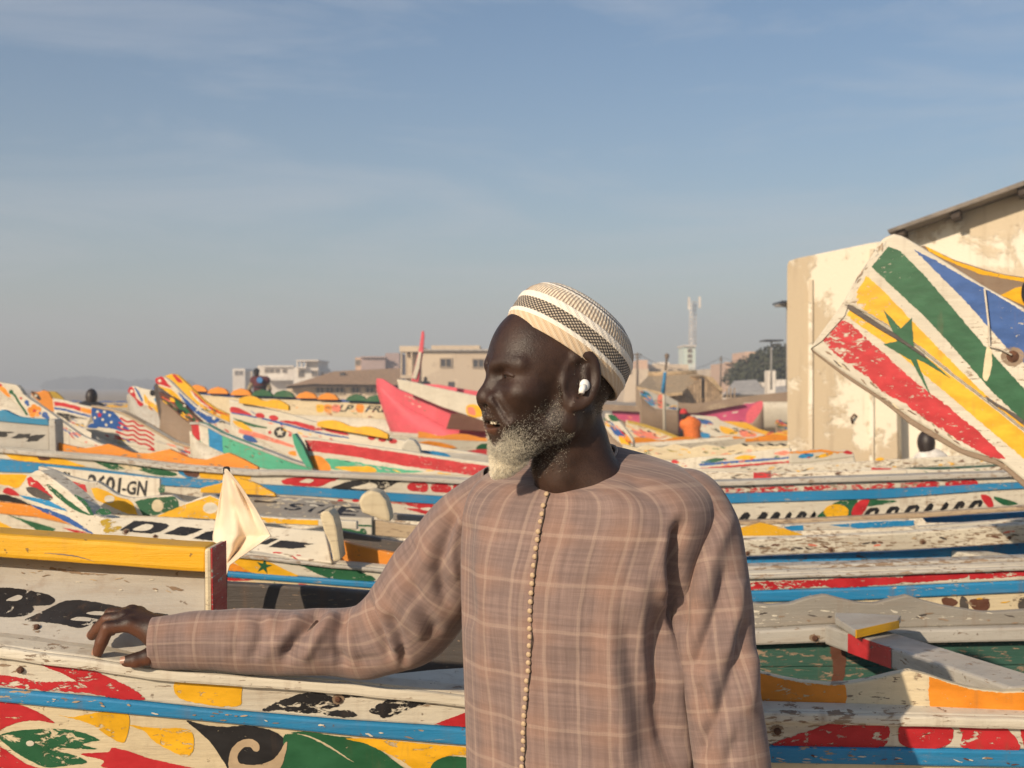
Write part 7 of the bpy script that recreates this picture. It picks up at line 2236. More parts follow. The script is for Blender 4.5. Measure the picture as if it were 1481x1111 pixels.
# ------------------------------------------------------------------ people in the background
def figure(label, joints, Y, skin, parts, h=None):
    """joints: name -> (px, py); one continuous skinned body, clothing as separate shells."""
    s = Y / FPX
    J = {k: np.array(at(v[0], v[1], Y + (v[2] if len(v) > 2 else 0))) for k, v in joints.items()}
    hr = joints['head_r'][0] * s if 'head_r' in joints else 0.1
    base = J['hip']
    root = thing('person', label, 'person', (base[0], base[1], 0.0))
    links = [('neck', 'chest', 0.055, 0.10), ('chest', 'hip', 0.145, 0.135), ('sh_l', 'sh_r', 0.075, 0.075), ('sh_l', 'el_l', 0.055, 0.045), ('el_l', 'ha_l', 0.043, 0.035), ('sh_r', 'el_r', 0.055, 0.045), ('el_r', 'ha_r', 0.043, 0.035),
             ('hip', 'kn_l', 0.10, 0.07), ('kn_l', 'fo_l', 0.065, 0.045), ('hip', 'kn_r', 0.10, 0.07), ('kn_r', 'fo_r', 0.065, 0.045)]
    def f(P, grow=0.0, only=None):
        d = None
        for a, b, ra, rb in links:
            if a not in J or b not in J or (only and (a, b) not in only):
                continue
            c = sd_cap(P, J[a], J[b], ra + grow, rb + grow)
            d = c if d is None else smin(d, c, 0.04)
        if not only:
            hd = sd_ell(P, J['head'], (0.082, 0.095, 0.118))
            hd = smin(hd, sd_ell(P, J['head'] + np.array([0, -0.02, -0.07]), (0.055, 0.065, 0.06)), 0.03)
            hd = smin(hd, sd_cap(P, J['head'] - np.array([0, 0, 0.06]), J['neck'], 0.052, 0.055), 0.02)
            d = hd if d is None else smin(d, hd, 0.03)
        return d
    allp = np.array([v for k, v in J.items() if k != 'head_r'])
    lo, hi = allp.min(0) - 0.3, allp.max(0) + 0.3
    Vp, Fp = sdf_mesh(f, lo, hi, 0.014)
    bo_ = link('body', np_mesh('body', Vp, Fp), skin, root, True)
    for nm, segs, grow, mat, cut in parts:
        def g(P):
            d = f(P, grow, segs)
            return d if cut is None else np.maximum(d, cut(P, J))
        Vq, Fq = sdf_mesh(g, lo, hi, 0.014)
        link(nm, np_mesh(nm, Vq, Fq), mat, bo_, True)
    return root, bo_, J


SKD = plain('deep_skin', (0.022, 0.013, 0.010), 0.5, 30, 0.2, 0.1)
CLB = plain('black_cloth', (0.018, 0.018, 0.022), 0.9, 20)
CLR = plain('dark_red_cloth', (0.10, 0.018, 0.022), 0.85, 20)
CLG = plain('dark_green_cloth', (0.02, 0.045, 0.022), 0.9, 20)
CLO = plain('orange_vest', (0.75, 0.17, 0.02), 0.7, 20)
CLW = plain('white_cloth', (0.70, 0.66, 0.60), 0.9, 20)
CLRD = plain('red_knit', (0.55, 0.03, 0.03), 0.9, 60)
CLT = plain('tan_sleeve', (0.30, 0.24, 0.15), 0.9, 20)
BLUE = plain('blue_print', (0.05, 0.22, 0.50), 0.7, 20)
TOR = [('chest', 'hip'), ('sh_l', 'sh_r')]
ARMS = [('sh_l', 'el_l'), ('sh_r', 'el_r')]
LEGS = [('hip', 'kn_l'), ('kn_l', 'fo_l'), ('hip', 'kn_r'), ('kn_r', 'fo_r')]
def hat(root_body, J, mat, kind='knit_cap'):
    c = J['head'] + np.array([0, 0.0, 0.03])
    Vh, Fh = sdf_mesh(lambda P: np.maximum(sd_ell(P, c, (0.095, 0.108, 0.11)), c[2] - 0.015 - P[:, 2]), c - 0.2, c + 0.2, 0.012)
    link(kind, np_mesh(kind, Vh, Fh), mat, root_body, True)
Yp = 37.0
jj = {k: R2(v)[0] for k, v in dict(head=(160, 308), neck=(168, 335), chest=(178, 362), hip=(182, 436), sh_l=(146, 352), sh_r=(214, 352), el_l=(118, 398), ha_l=(135, 432), el_r=(234, 400), ha_r=(236, 438), kn_l=(140, 440), fo_l=(150, 480), kn_r=(245, 452), fo_r=(275, 478)).items()}
r_, b_, J_ = figure('distant seated figure in dark life vest with blue print on the back', jj, Yp, SKD, [('life_vest', TOR, 0.05, CLR, None), ('trousers', LEGS, 0.02, CLG, None), ('shirt_sleeve', ARMS, 0.02, CLT, None)])
hat(b_, J_, CLB, 'cap')
pc = at(*R2((178, 350))[0], Yp - 0.22)
from_py('back_print', [pc + Vector((0.09 * math.cos(a), -0.02, 0.09 * math.sin(a))) for a in np.linspace(0, 2 * math.pi, 17)[:-1]], [tuple(range(16))], BLUE, b_)
for yy in (388, 410):
    a, c = at(*R2((148, yy))[0], Yp - 0.21), at(*R2((208, yy))[0], Yp - 0.21)
    tube('vest_strap', [a, (a + c) / 2 + Vector((0, -0.03, 0)), c], 0.025, CLB, b_, 6)
jj = {k: ZA(v)[0] for k, v in dict(head=(980, 252), neck=(975, 330), chest=(960, 420), hip=(950, 640), sh_l=(890, 390), sh_r=(1050, 390), el_l=(850, 520), ha_l=(880, 600), el_r=(1080, 520), ha_r=(1060, 620)).items()}
figure('person of whom only the dark head shows above the boats on the left', jj, 17.5, SKD, [('shirt', TOR + ARMS, 0.03, CLB, None)])
jj = {k: R2(v)[0] for k, v in dict(head=(366, 468), neck=(370, 496), chest=(375, 520), hip=(380, 590), sh_l=(350, 512), sh_r=(402, 512), el_l=(345, 550), ha_l=(350, 575), el_r=(410, 550), ha_r=(405, 575)).items()}
figure('small dark-headed person between the lettered boat and the star boat', jj, 30.0, SKD, [('shirt', TOR + ARMS, 0.03, CLB, None)])
jj = {k: R6(v)[0] for k, v in dict(head=(432, 712), neck=(438, 745), chest=(470, 772), hip=(482, 838), sh_l=(440, 770), sh_r=(500, 770), el_l=(425, 805), ha_l=(440, 838), el_r=(515, 810), ha_r=(505, 845)).items()}
r_, b_, J_ = figure('crouching person in red cap and bright orange vest among the far boats', jj, 29.0, SKD, [('life_vest', TOR, 0.06, CLO, None)])
hat(b_, J_, CLRD)
jj = {k: R2(v)[0] for k, v in dict(head=(1112, 345), neck=(1112, 362), chest=(1112, 375), hip=(1112, 410), sh_l=(1098, 370), sh_r=(1126, 370), el_l=(1095, 390), ha_l=(1100, 402), el_r=(1130, 390), ha_r=(1125, 402)).items()}
figure('tiny dark figure standing behind the pink and white boat', jj, 55.0, SKD, [('shirt', TOR + ARMS, 0.03, CLB, None)])
jj = {k: ZH(v)[0] for k, v in dict(head=(995, 0), neck=(1002, 48), chest=(1020, 122), hip=(1030, 240), sh_l=(985, 118), sh_r=(1050, 120), el_l=(925, 140), ha_l=(940, 200), el_r=(1120, 150), ha_r=(1110, 220)).items()}
figure('person in white sitting in front of the plaster wall, half hidden by the prow', jj, 11.6, SKD, [('white_shirt', TOR + ARMS, 0.035, CLW, None)])

# ------------------------------------------------------------------ plaster building on the right
def plaster(name, base, patch, dark, sc=1.0):
    t = NT(name)
    v = t.coord('Object')
    n1, n2, n3 = t.noise(v, 0.9 * sc, 7, 0.66, 0.3), t.noise(v, 5 * sc, 7, 0.7), t.noise(v, 30 * sc, 4)
    run = t.noise(t.coord('Object', (4, 4, 0.35)), 1.6 * sc, 5, 0.6)
    c = t.mix(t.rng(n1, 0.46, 0.52), base, patch)
    c = t.mix(t.rng(run, 0.54, 0.75, 0, 0.5), c, dark)
    c = t.mix(t.rng(n2, 0.62, 0.70, 0, 0.75), c, dark)
    h = t.math('ADD', t.rng(n1, 0.46, 0.52), t.math('MULTIPLY', n3, 0.35))
    t.set(Base_Color=c, Roughness=0.92, Normal=t.bump(h, 0.6, 0.02))
    return t.m


PLA = plaster('peeling_plaster', (0.68, 0.61, 0.48), (0.47, 0.38, 0.26), (0.28, 0.21, 0.14))
PLW = plaster('peeling_whitewash', (0.72, 0.66, 0.54), (0.56, 0.47, 0.34), (0.38, 0.30, 0.2), 1.4)
bd = thing('plaster_building', 'cream plastered building with sloping roof behind the prow', 'building', (4.2, 13.5, 0))
PW = Plane(1140, 13.2, 1480, 12.2)
wall_l = R7((105, 1130), (103, 410), (104, 362), (110, 345), (150, 333), (300, 302), (430, 275), (520, 262), (545, 1130))
lw_ = [PW.pt(*q) for q in wall_l]
lw_[0].z = 0; lw_[-1].z = 0
prism('wall', lw_, PW.n * 0.35, PLA, bd, 0.012)
PW2 = Plane(1140, 13.5, 1480, 12.5)
wr_ = R7((500, 1130), (505, 262), (560, 240), (700, 190), (860, 135), (1032, 75), (1600, -120), (1600, 1130))
lw2 = [PW2.pt(*q) for q in wr_]
lw2[0].z = 0; lw2[-1].z = 0
gable = prism('gable_wall', lw2, PW2.n * 3.0, PLW, bd, 0.0)
# pilasters
for x in (198, 437):
    a, b = PW.pt(*R7((x - 9, 700 if x < 300 else 870))[0], 0.02), PW.pt(*R7((x + 9, 1130))[0], 0.02)
    loop = [PW.pt(*R7((x - 9, 420 if x < 300 else 300))[0], 0.03), PW.pt(*R7((x + 9, 418 if x < 300 else 298))[0], 0.03), PW.pt(*R7((x + 9, 1130))[0], 0.03), PW.pt(*R7((x - 9, 1130))[0], 0.03)]
    prism('pilaster', loop, PW.n * 0.06, PLW, bd, 0.008)
# roof edge with rafters
RF = plain('roof_sheet', (0.20, 0.17, 0.14), 0.85, 4, 0.35, 0.4)
RAF = plain('old_rafter', (0.075, 0.055, 0.042), 0.9, 9, 0.4, 0.4)
ro = [PW2.pt(*q, 0.35) for q in R7((515, 238), (700, 172), (860, 115), (1032, 52), (1600, -150))]
ro2 = [PW2.pt(*q, 0.35) for q in R7((1600, -128), (1032, 72), (860, 133), (700, 190), (520, 252))]
prism('roof', ro + ro2, PW2.n * 3.6, RF, bd, 0.01)
for (x, y) in ((560, 246), (772, 178), (1030, 88), (1300, -5)):
    c = R7((x, y))[0]
    lp = [PW2.pt(c[0] + dx, c[1] + dy, 0.30) for dx, dy in ((-7, -4), (7, -8), (7, 3), (-5, 7))]
    prism('rafter', lp, PW2.n * 0.5, RAF, bd, 0.008)
pipe_ = R7((360, 960))[0]
tube('hook', [PW.pt(pipe_[0], pipe_[1] + 8, 0.0), PW.pt(pipe_[0], pipe_[1], 0.06), PW.pt(pipe_[0] + 4, pipe_[1] - 5, 0.05), PW.pt(pipe_[0] + 6, pipe_[1] - 2, 0.0)], 0.012, RUST, bd, 6)

# ------------------------------------------------------------------ far buildings
def bld(name, label, cat='building', loc=(0, 100, 0)):
    return thing(name, label, cat, loc)


def slab(root, name, x0, y0, x1, y1, Y, depth, mat, Rz, ground=False, bevel=0.0):
    a, b = Rz((x0, y0))[0], Rz((x1, y1))[0]
    p, q = at(a[0], a[1], Y), at(b[0], b[1], Y)
    return box(name, (p.x, Y, 0.0 if ground else q.z), (q.x, Y + depth, p.z), mat, root, bevel)


def window(root, x0, y0, x1, y1, Y, Rz, glass):
    a, b = Rz((x0, y0))[0], Rz((x1, y1))[0]
    p, q = at(a[0], a[1], Y), at(b[0], b[1], Y)
    w = box('window', (p.x, Y - 0.02, q.z), (q.x, Y + 0.05, p.z), glass, root)
    f_ = 0.10
    bm = bmesh.new()
    box_mesh(bm, (p.x - f_, Y - 0.09, q.z - f_), (q.x + f_, Y - 0.03, q.z))
    box_mesh(bm, (p.x - f_, Y - 0.09, p.z), (q.x + f_, Y - 0.03, p.z + f_))
    box_mesh(bm, (p.x - f_, Y - 0.09, q.z), (p.x, Y - 0.03, p.z))
    box_mesh(bm, (q.x, Y - 0.09, q.z), (q.x + f_, Y - 0.03, p.z))
    box_mesh(bm, ((p.x + q.x) / 2 - 0.04, Y - 0.08, q.z), ((p.x + q.x) / 2 + 0.04, Y - 0.035, p.z))
    me = bpy.data.meshes.new('frame'); bm.to_mesh(me); bm.free()
    link('frame', me, plain('window_frame', (0.36, 0.28, 0.2), 0.8, 3), w)


BEI = plaster('beige_render', (0.62, 0.50, 0.36), (0.54, 0.43, 0.31), (0.40, 0.31, 0.22), 0.4)
PAL = plaster('pale_render', (0.72, 0.66, 0.58), (0.64, 0.57, 0.49), (0.46, 0.40, 0.33), 0.4)
MAU = plaster('mauve_render', (0.42, 0.31, 0.29), (0.36, 0.27, 0.25), (0.28, 0.2, 0.19), 0.4)
PEA = plaster('peach_render', (0.60, 0.40, 0.28), (0.54, 0.37, 0.27), (0.36, 0.26, 0.2), 0.4)
GLS = plain('dark_opening', (0.05, 0.045, 0.045), 0.4, 2, 0.3, 0.0)
TIL = plain('tile_roof', (0.42, 0.25, 0.13), 0.9, 5, 0.4, 0.5)
THA = plain('thatch_roof', (0.46, 0.33, 0.19), 0.95, 8, 0.35, 0.6)
TBR = plain('weathered_board', (0.38, 0.27, 0.17), 0.9, 7, 0.4, 0.4)
SHD = plain('grey_sheet', (0.46, 0.42, 0.37), 0.8, 3, 0.3, 0.2)
# beige two-storey house
g = bld('beige_house', 'beige flat-roofed house behind the pink boat', loc=tuple(at(645, 560, 95)))
slab(g, 'wall', 1090, 182, 1500, 440, 95, 9, BEI, R2, True)
slab(g, 'parapet', 1145, 155, 1418, 181, 96, 6, BEI, R2)
slab(g, 'roof_slab', 1070, 176, 1500, 184, 94.6, 10, SHD, R2)
slab(g, 'porch_wall', 1000, 200, 1088, 440, 97, 7, BEI, R2, True)
slab(g, 'porch_roof', 966, 158, 1088, 190, 95.5, 8, BEI, R2)
slab(g, 'porch_floor', 966, 322, 1060, 340, 95.5, 2, BEI, R2)
for x in (972, 1000, 1030):
    slab(g, 'column', x, 192, x + 7, 440, 95.6, 0.4, BEI, R2, True)
window(g, 1200, 232, 1256, 274, 95, R2, GLS)
window(g, 1382, 236, 1440, 276, 95, R2, GLS)
slab(g, 'door', 1240, 360, 1275, 440, 94.95, 0.1, GLS, R2, True)
# long house with tiled roof
g = bld('long_house', 'long low house with brown tiled roof', loc=tuple(at(500, 560, 80)))
slab(g, 'wall', 330, 380, 970, 440, 80, 6, BEI, R2, True)
rp = [at(*q, 79.3) for q in R2((330, 385), (470, 372), (970, 378), (970, 392), (470, 390), (330, 398))]
prism('eave', rp, (0, 0.4, 0), plain('eave_board', (0.15, 0.10, 0.07), 0.9, 3), g)
ra = [at(*R2((330, 384))[0], 79.3), at(*R2((470, 371))[0], 79.3), at(*R2((970, 377))[0], 79.3), at(*R2((970, 282))[0], 88), at(*R2((600, 300))[0], 88)]
from_py('roof', ra + [p - Vector((0, 0, 0.15)) for p in ra], [(0, 1, 2, 3, 4), (9, 8, 7, 6, 5), (0, 5, 6, 1), (1, 6, 7, 2), (2, 7, 8, 3), (3, 8, 9, 4), (4, 9, 5, 0)], TIL, g)
for x in (500, 555, 610, 700, 780, 850):
    window(g, x, 392, x + 38, 422, 80, R2, GLS)
slab(g, 'roof_vent', 630, 308, 655, 328, 84, 0.8, GLS, R2)
# mauve block
g = bld('mauve_block', 'mauve flat block left of the beige house', loc=tuple(at(545, 560, 130)))
slab(g, 'wall', 750, 222, 885, 300, 130, 10, MAU, R2, True)
slab(g, 'wall', 886, 198, 965, 300, 131, 10, MAU, R2, True)
slab(g, 'wall', 716, 222, 749, 300, 131, 6, PEA, R2, True)
slab(g, 'parapet', 745, 216, 890, 224, 129.6, 0.6, MAU, R2)
window(g, 722, 240, 742, 262, 131, R2, GLS)
# white block with open balcony
g = bld('white_block', 'white block of flats with an open top-floor balcony', loc=tuple(at(445, 560, 150)))
slab(g, 'wall', 368, 280, 508, 400, 150, 10, PAL, R2, True)
slab(g, 'wall', 440, 240, 508, 280, 151, 8, PAL, R2)
slab(g, 'roof_slab', 384, 236, 508, 244, 149.6, 9, PAL, R2)
for x in (386, 410, 434):
    slab(g, 'column', x, 244, x + 6, 282, 150, 0.5, PAL, R2)
slab(g, 'balcony', 380, 276, 440, 284, 149, 1.0, PAL, R2)
window(g, 400, 300, 425, 330, 150, R2, GLS)
window(g, 515 - 40, 300, 500, 325, 150, R2, GLS)
slab(g, 'wall', 509, 300, 565, 400, 152, 8, PAL, R2, True)
window(g, 520, 312, 535, 330, 152, R2, GLS)
# pale house further left
g = bld('pale_house', 'pale flat-roofed house behind the seated figure', loc=tuple(at(400, 560, 170)))
slab(g, 'wall', 200, 275, 367, 400, 170, 10, PAL, R2, True)
slab(g, 'wall', 165, 268, 199, 400, 171, 10, PAL, R2, True)
slab(g, 'parapet', 196, 268, 370, 277, 169.6, 0.8, PAL, R2)
for x in (210, 238, 270, 310):
    window(g, x, 290, x + 18, 306, 170, R2, GLS)
slab(g, 'lower_wall', 200, 335, 367, 352, 168, 2, PAL, R2)
g = bld('grey_tower_house', 'narrow hazy house at the left end of the town', loc=tuple(at(346, 560, 230)))
slab(g, 'wall', 25, 285, 95, 400, 230, 12, PAL, R2, True)
slab(g, 'wall', 96, 300, 135, 400, 231, 12, BEI, R2, True)
window(g, 40, 300, 55, 320, 230, R2, GLS)
window(g, 65, 300, 80, 320, 230, R2, GLS)
# ---- right side
g = bld('wooden_hut', 'wooden plank hut with tan sheet roof beyond the magenta boat', loc=tuple(at(985, 560, 48)))
hr = [at(*R6((165, 552))[0], 47), at(*R6((235, 486))[0], 52), at(*R6((500, 474))[0], 52), at(*R6((542, 490))[0], 51), at(*R6((425, 582))[0], 46.5), at(*R6((330, 592))[0], 46.5)]
from_py('roof', hr + [p - Vector((0, 0, 0.12)) for p in hr], [(0, 1, 2, 3, 4, 5), (11, 10, 9, 8, 7, 6)] + [(i, i + 6, (i + 1) % 6 + 6, (i + 1) % 6) for i in range(6)], THA, g)
tube('ridge', [at(*R6((228, 484))[0], 51.8), at(*R6((505, 472))[0], 51.8)], 0.12, THA, g, 6)
k = 0
for x in np.arange(385, 655, 17.0):
    top_y = np.interp(x, [385, 425, 545, 600, 655], [585, 570, 492, 515, 580])
    if 528 < x < 548:
        continue
    p, q = at(*R6((x, top_y))[0], 47.5), at(*R6((x + 14.5, 625))[0], 47.5)
    box('plank', (p.x, 47.5 + 0.03 * (k % 3), q.z - 0.3), (q.x, 47.62 + 0.03 * (k % 3), p.z), TBR, g)
    k += 1
slab(g, 'doorway', 526, 500, 550, 620, 47.8, 0.2, GLS, R6)
slab(g, 'back_wall', 200, 545, 640, 640, 48.5, 3, TBR, R6, True)
sr = [at(*R6((545, 488))[0], 47.2), at(*R6((600, 500))[0], 47.2), at(*R6((662, 575))[0], 47.2), at(*R6((640, 580))[0], 47.2)]
prism('roof_edge', sr, (0, 4, 0), THA, g)
g = bld('low_sheds', 'row of low grey-roofed sheds right of the hut', loc=tuple(at(1090, 560, 60)))
sr = [at(*R6((660, 598))[0], 58), at(*R6((720, 520))[0], 64), at(*R6((850, 512))[0], 64), at(*R6((880, 560))[0], 60), at(*R6((1040, 545))[0], 60), at(*R6((1040, 600))[0], 58)]
prism('roof', sr, (0, 0.3, -0.15), SHD, g)
slab(g, 'wall', 660, 590, 1040, 640, 60, 5, PAL, R6, True)
for x in (680, 700, 722):
    slab(g, 'post', x, 560, x + 6, 620, 57.8, 0.15, TBR, R6, True)
for x in (880, 960, 990):
    slab(g, 'chimney', x, 512 if x > 900 else 528, x + 28, 556, 62, 1, PAL, R6)
g = bld('peach_house', 'peach-coloured stepped house left of the dark tree', loc=tuple(at(1065, 560, 120)))
slab(g, 'wall', 672, 418, 830, 530, 120, 9, PEA, R6, True)
slab(g, 'upper_wall', 792, 352, 850, 418, 122, 8, PEA, R6)
slab(g, 'upper_wall', 851, 355, 903, 430, 123, 8, MAU, R6)
slab(g, 'parapet', 668, 412, 790, 420, 119.5, 0.6, PEA, R6)
window(g, 700, 450, 722, 475, 120, R6, GLS)
window(g, 760, 450, 785, 475, 120, R6, GLS)
window(g, 810, 370, 825, 390, 122, R6, GLS)
g = bld('beige_terrace', 'beige terrace of houses right of the cap of the bearded man', loc=tuple(at(945, 560, 130)))
slab(g, 'wall', 90, 450, 230, 540, 130, 9, BEI, R6, True)
slab(g, 'wall', 170, 400, 225, 450, 131, 8, PEA, R6)
slab(g, 'wall', 226, 425, 460, 540, 133, 9, BEI, R6, True)
slab(g, 'upper_wall', 290, 412, 350, 425, 134, 6, PAL, R6)
for x in (110, 245, 275, 345, 400):
    window(g, x, 455, x + 18, 475, 130 if x < 226 else 133, R6, GLS)
slab(g, 'wall', 560, 452, 670, 540, 150, 9, BEI, R6, True)
# minaret-like base with lattice mast
g = bld('lattice_mast', 'pale green tower carrying a lattice radio mast', 'tower', tuple(at(999, 560, 180)))
slab(g, 'tower_base', 434, 322, 500, 480, 180, 6, plaster('pale_green_render', (0.56, 0.64, 0.56), (0.62, 0.62, 0.56), (0.4, 0.42, 0.38), 0.3), R6, True)
slab(g, 'tower_top', 430, 314, 504, 323, 179.6, 6.8, PAL, R6)
for y in (340, 370, 400):
    window(g, 458, y, 476, y + 14, 180, R6, GLS)
MT = plain('pale_mast_steel', (0.62, 0.56, 0.50), 0.6, 1)
bl0, br0, tl0, tr0 = [R6(q)[0] for q in ((462, 316), (502, 316), (468, 66), (504, 66))]
for dY in (0, 1.0):
    tube('mast_leg', [at(*bl0, 182 + dY), at(*tl0, 182 + dY)], 0.05, MT, g, 6)
    tube('mast_leg', [at(*br0, 182 + dY), at(*tr0, 182 + dY)], 0.05, MT, g, 6)
nb = 20
for i in range(nb):
    f0, f1 = i / nb, (i + 1) / nb
    L0 = at(bl0[0] + (tl0[0] - bl0[0]) * f0, bl0[1] + (tl0[1] - bl0[1]) * f0, 182); R0 = at(br0[0] + (tr0[0] - br0[0]) * f0, br0[1] + (tr0[1] - br0[1]) * f0, 182)
    L1 = at(bl0[0] + (tl0[0] - bl0[0]) * f1, bl0[1] + (tl0[1] - bl0[1]) * f1, 182); R1_ = at(br0[0] + (tr0[0] - br0[0]) * f1, br0[1] + (tr0[1] - br0[1]) * f1, 182)
    tube('mast_brace', [L0, R1_] if i % 2 else [R0, L1], 0.045, MT, g, 5)
    tube('mast_rung', [L1, R1_], 0.045, MT, g, 5)
    if i in (18,):
        c = (L1 + R1_) / 2
        box('aerial_panel', (c.x - 0.95, 180.6, c.z - 0.9), (c.x - 0.62, 180.9, c.z + 0.9), PAL, g)
        box('aerial_panel', (c.x + 0.62, 180.6, c.z - 0.7), (c.x + 0.92, 180.9, c.z + 1.0), PAL, g)
# poles, lamps, wires
POL = plain('pole_timber', (0.16, 0.12, 0.09), 0.9, 4)
STE = plain('lamp_steel', (0.30, 0.28, 0.26), 0.5, 4)
g = bld('utility_pole', 'wooden utility pole right of the cap of the bearded man', 'pole', tuple(at(922, 600, 70)))
tube('mast', [at(*R6((166, 560))[0], 70), at(*R6((166, 358))[0], 70)], [0.07, 0.05], POL, g, 8)
tube('crossarm', [at(*R6((142, 368))[0], 70), at(*R6((192, 370))[0], 70)], 0.035, POL, g, 6)
tube('crossarm', [at(*R6((148, 384))[0], 70), at(*R6((186, 385))[0], 70)], 0.03, POL, g, 6)
g = bld('utility_pole', 'thin pole between the hut and the peach house', 'pole', tuple(at(1042, 600, 90)))
tube('mast', [at(*R6((644, 560))[0], 90), at(*R6((646, 378))[0], 90)], [0.07, 0.05], POL, g, 8)
tube('crossarm', [at(*R6((634, 398))[0], 90), at(*R6((658, 398))[0], 90)], 0.03, POL, g, 6)
for y0, y1, y2 in ((366, 384, 398), (376, 396, 404)):
    pass
wr_a, wr_b, wr_c = at(*R6((166, 362))[0], 70), at(*R6((646, 382))[0], 90), at(*R6((1200, 330))[0], 75)
g = bld('overhead_wire', 'thin overhead wire strung between the two utility poles', 'wire', tuple(at(985, 600, 80)))
pts = [wr_a.lerp(wr_b, t_) - Vector((0, 0, 0.9 * 4 * t_ * (1 - t_))) for t_ in np.linspace(0, 1, 14)]
tube('wire', pts, 0.014, POL, g, 4)
g = bld('overhead_wire', 'thin overhead wire running right behind the plaster wall', 'wire', tuple(at(1090, 600, 80)))
pts = [wr_b.lerp(wr_c, t_) - Vector((0, 0, 0.7 * 4 * t_ * (1 - t_))) for t_ in np.linspace(0, 1, 14)]
tube('wire', pts, 0.014, POL, g, 4)
def lamp(label, x, ytop, ybase, Y, arm=1):
    g = bld('street_lamp', label, 'lamp', tuple(at(R6((x, 0))[0][0], 620, Y)))
    tube('lamp_post', [at(*R6((x, ybase))[0], Y), at(*R6((x + 1, ytop))[0], Y)], [0.04, 0.03], STE, g, 8)
    a, b = at(*R6((x - 36, ytop - 2))[0], Y - 0.4), at(*R6((x + 36, ytop + 4))[0], Y + 0.6)
    box('solar_panel', (a.x, a.y, a.z - 0.03), (b.x, b.y, a.z + 0.02), plain('solar_panel', (0.03, 0.035, 0.05), 0.3, 4), g)
    tube('lamp_arm', [at(*R6((x, ytop + 32))[0], Y), at(*R6((x + 28 * arm, ytop + 24))[0], Y)], 0.02, STE, g, 6)
    c = at(*R6((x + 34 * arm, ytop + 23))[0], Y)
    box('lamp_head', (c.x - 0.16, c.y - 0.08, c.z - 0.03), (c.x + 0.16, c.y + 0.08, c.z + 0.03), STE, g, 0.02)
lamp('solar street lamp standing before the dark tree', 934, 288, 570, 45)
lamp('solar street lamp half hidden by the corner of the plaster wall', 1028, 66, 570, 30, -1)
# low wall pillar under the lamp
box('gate_pillar', tuple(at(*R6((914, 548))[0], 46) - Vector((0, 0, 1.2))), tuple(at(*R6((962, 460))[0], 46) + Vector((0, 0.6, 0))), PAL)
tag(bpy.context.scene.objects['gate_pillar'], 'pale square gate pillar below the street lamp', 'pillar')
bpy.context.scene.objects['gate_pillar'].modifiers.new('bevel', 'BEVEL').width = 0.02
# slender staff with a dark finial in front of the hut
g = bld('painted_staff', 'tall thin painted staff with dark finial in front of the hut', 'pole', tuple(at(962, 640, 33)))
tube('staff', [at(*R6((322, 800))[0], 33), at(*R6((318, 600))[0], 33), at(*R6((326, 462))[0], 33)], [0.045, 0.04, 0.032], paint('white', 0.3), g, 8)
tube('blue_section', [at(*R6((311, 590))[0], 32.95), at(*R6((325, 470))[0], 32.95)], [0.05, 0.042], paint('blue', 0.3), g, 8)
tube('finial', [at(*R6((327, 462))[0], 33), at(*R6((334, 400))[0], 33), at(*R6((336, 372))[0], 33), at(*R6((337, 362))[0], 33)], [0.025, 0.03, 0.07, 0.03], POL, g, 8)


# ------------------------------------------------------------------ trees
def leaf_crown(name, centers, n, size, mat, parent):
    """Leaf-sized faces scattered through a lumpy crown volume."""
    C = np.array([c[:3] for c in centers]); r = np.array([c[3] for c in centers])
    w = r ** 2; w /= w.sum()
    k = RNG.choice(len(C), n, p=w)
    d = RNG.normal(size=(n, 3)); d /= np.linalg.norm(d, axis=1, keepdims=True)
    rad = r[k] * RNG.uniform(0.35, 1.0, n) ** 0.5
    P = C[k] + d * rad[:, None] * np.array([1, 1, 0.85])
    a = RNG.normal(size=(n, 3)); a /= np.linalg.norm(a, axis=1, keepdims=True)
    b = np.cross(a, d); b /= np.linalg.norm(b, axis=1, keepdims=True) + 1e-9
    s = size * RNG.uniform(0.6, 1.4, n)[:, None]
    V_ = np.stack([P - a * s, P + b * s * 0.6, P + a * s, P - b * s * 0.6], 1).reshape(-1, 3)
    F_ = np.arange(n * 4).reshape(-1, 4)
    return link(name, np_mesh(name, V_, F_), mat, parent)


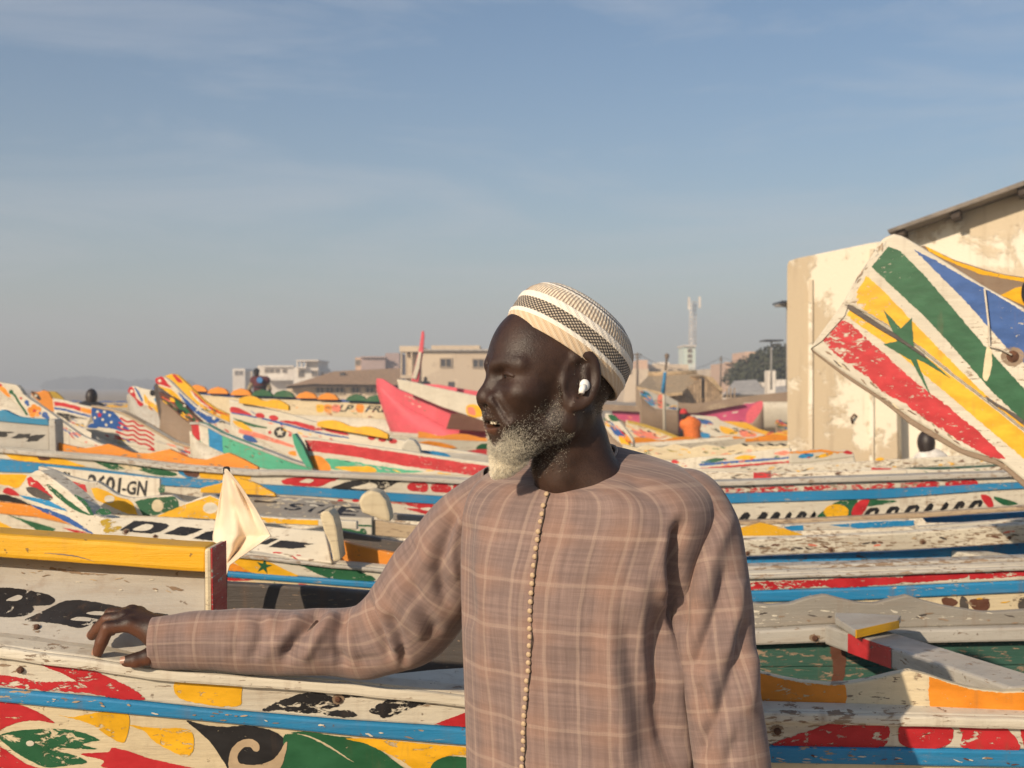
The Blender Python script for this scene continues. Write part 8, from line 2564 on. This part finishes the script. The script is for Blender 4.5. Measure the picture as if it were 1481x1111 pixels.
LEAF = plain('dark_leaves', (0.045, 0.050, 0.022), 0.8, 1.5, 0.4, 0.0)
BARK = plain('bark', (0.10, 0.075, 0.055), 0.95, 6, 0.4, 0.5)
def tree(label, Rz, blobs, trunk, Y, n, size, group=None):
    base = at(*Rz(trunk)[0], Y)
    root = thing('broadleaf_tree', label, 'tree', (base.x, Y, 0), group)
    top = np.mean([at(*Rz(b[:2])[0], Y) for b in blobs], axis=0)
    tr_ = tube('trunk', [Vector((base.x, Y, 0)), Vector((base.x + 0.2, Y, top[2] * 0.45)), Vector(top)], [0.45, 0.32, 0.12], BARK, root, 8)
    cs = []
    for (x, y, r) in blobs:
        c = at(*Rz((x, y))[0], Y + RNG.uniform(-1.5, 1.5))
        tube('limb', [Vector((base.x + 0.2, Y, top[2] * 0.4)), Vector((base.x, Y, top[2] * 0.5)).lerp(c, 0.5), c], [0.2, 0.12, 0.05], BARK, tr_, 6)
        cs.append((c.x, c.y, c.z, r))
    leaf_crown('crown', cs, n, size, LEAF, root)
tree('dark broad tree beside the plaster wall', R6, [(790, 500, 1.6), (850, 485, 1.7), (910, 468, 1.9), (970, 455, 2.1), (1030, 455, 2.2), (880, 520, 2.0), (960, 510, 2.2), (1040, 510, 2.4), (820, 520, 1.6)], (950, 600), 85, 9000, 0.16)
FT_L = ((560, 95, 5), (640, 85, 6), (720, 65, 7), (800, 80, 7), (880, 60, 8), (960, 75, 8), (1040, 95, 7), (1120, 90, 6), (1180, 70, 6), (1260, 100, 6), (1340, 120, 5), (1480, 130, 5), (1600, 110, 6), (1720, 120, 5), (1850, 130, 5), (2000, 120, 5))
m_cs = []
for (x, y, r) in FT_L:
    for q in range(3):
        c = at(*ZA((x + RNG.uniform(-40, 40), y + 62 + RNG.uniform(0, 40)))[0], 760 + RNG.uniform(-20, 20))
        m_cs.append((c.x, c.y, max(c.z, 2.0), r * 0.9))
fw_ = leaf_crown('far_wood', m_cs, 14000, 1.3, LEAF, None)
fw_['kind'] = 'stuff'
fw_['label'] = 'hazy line of far trees along the left horizon'
fw_['category'] = 'trees'

# ------------------------------------------------------------------ dusty air
t = NT('dusty_air')
t.n.remove(t.bsdf)
pv = t.new('ShaderNodeVolumePrincipled')
pv.inputs['Color'].default_value = (0.85, 0.91, 1.0, 1)
pv.inputs['Density'].default_value = 0.0023
pv.inputs['Anisotropy'].default_value = 0.0
t.l.new(pv.outputs[0], t.out.inputs['Volume'])
hz_ = box('haze', (-520, -30, -1.2), (520, 900, 45), t.m)
hz_['kind'] = 'stuff'
hz_['label'] = 'thin dusty haze lying over the whole beach'
hz_['category'] = 'haze'
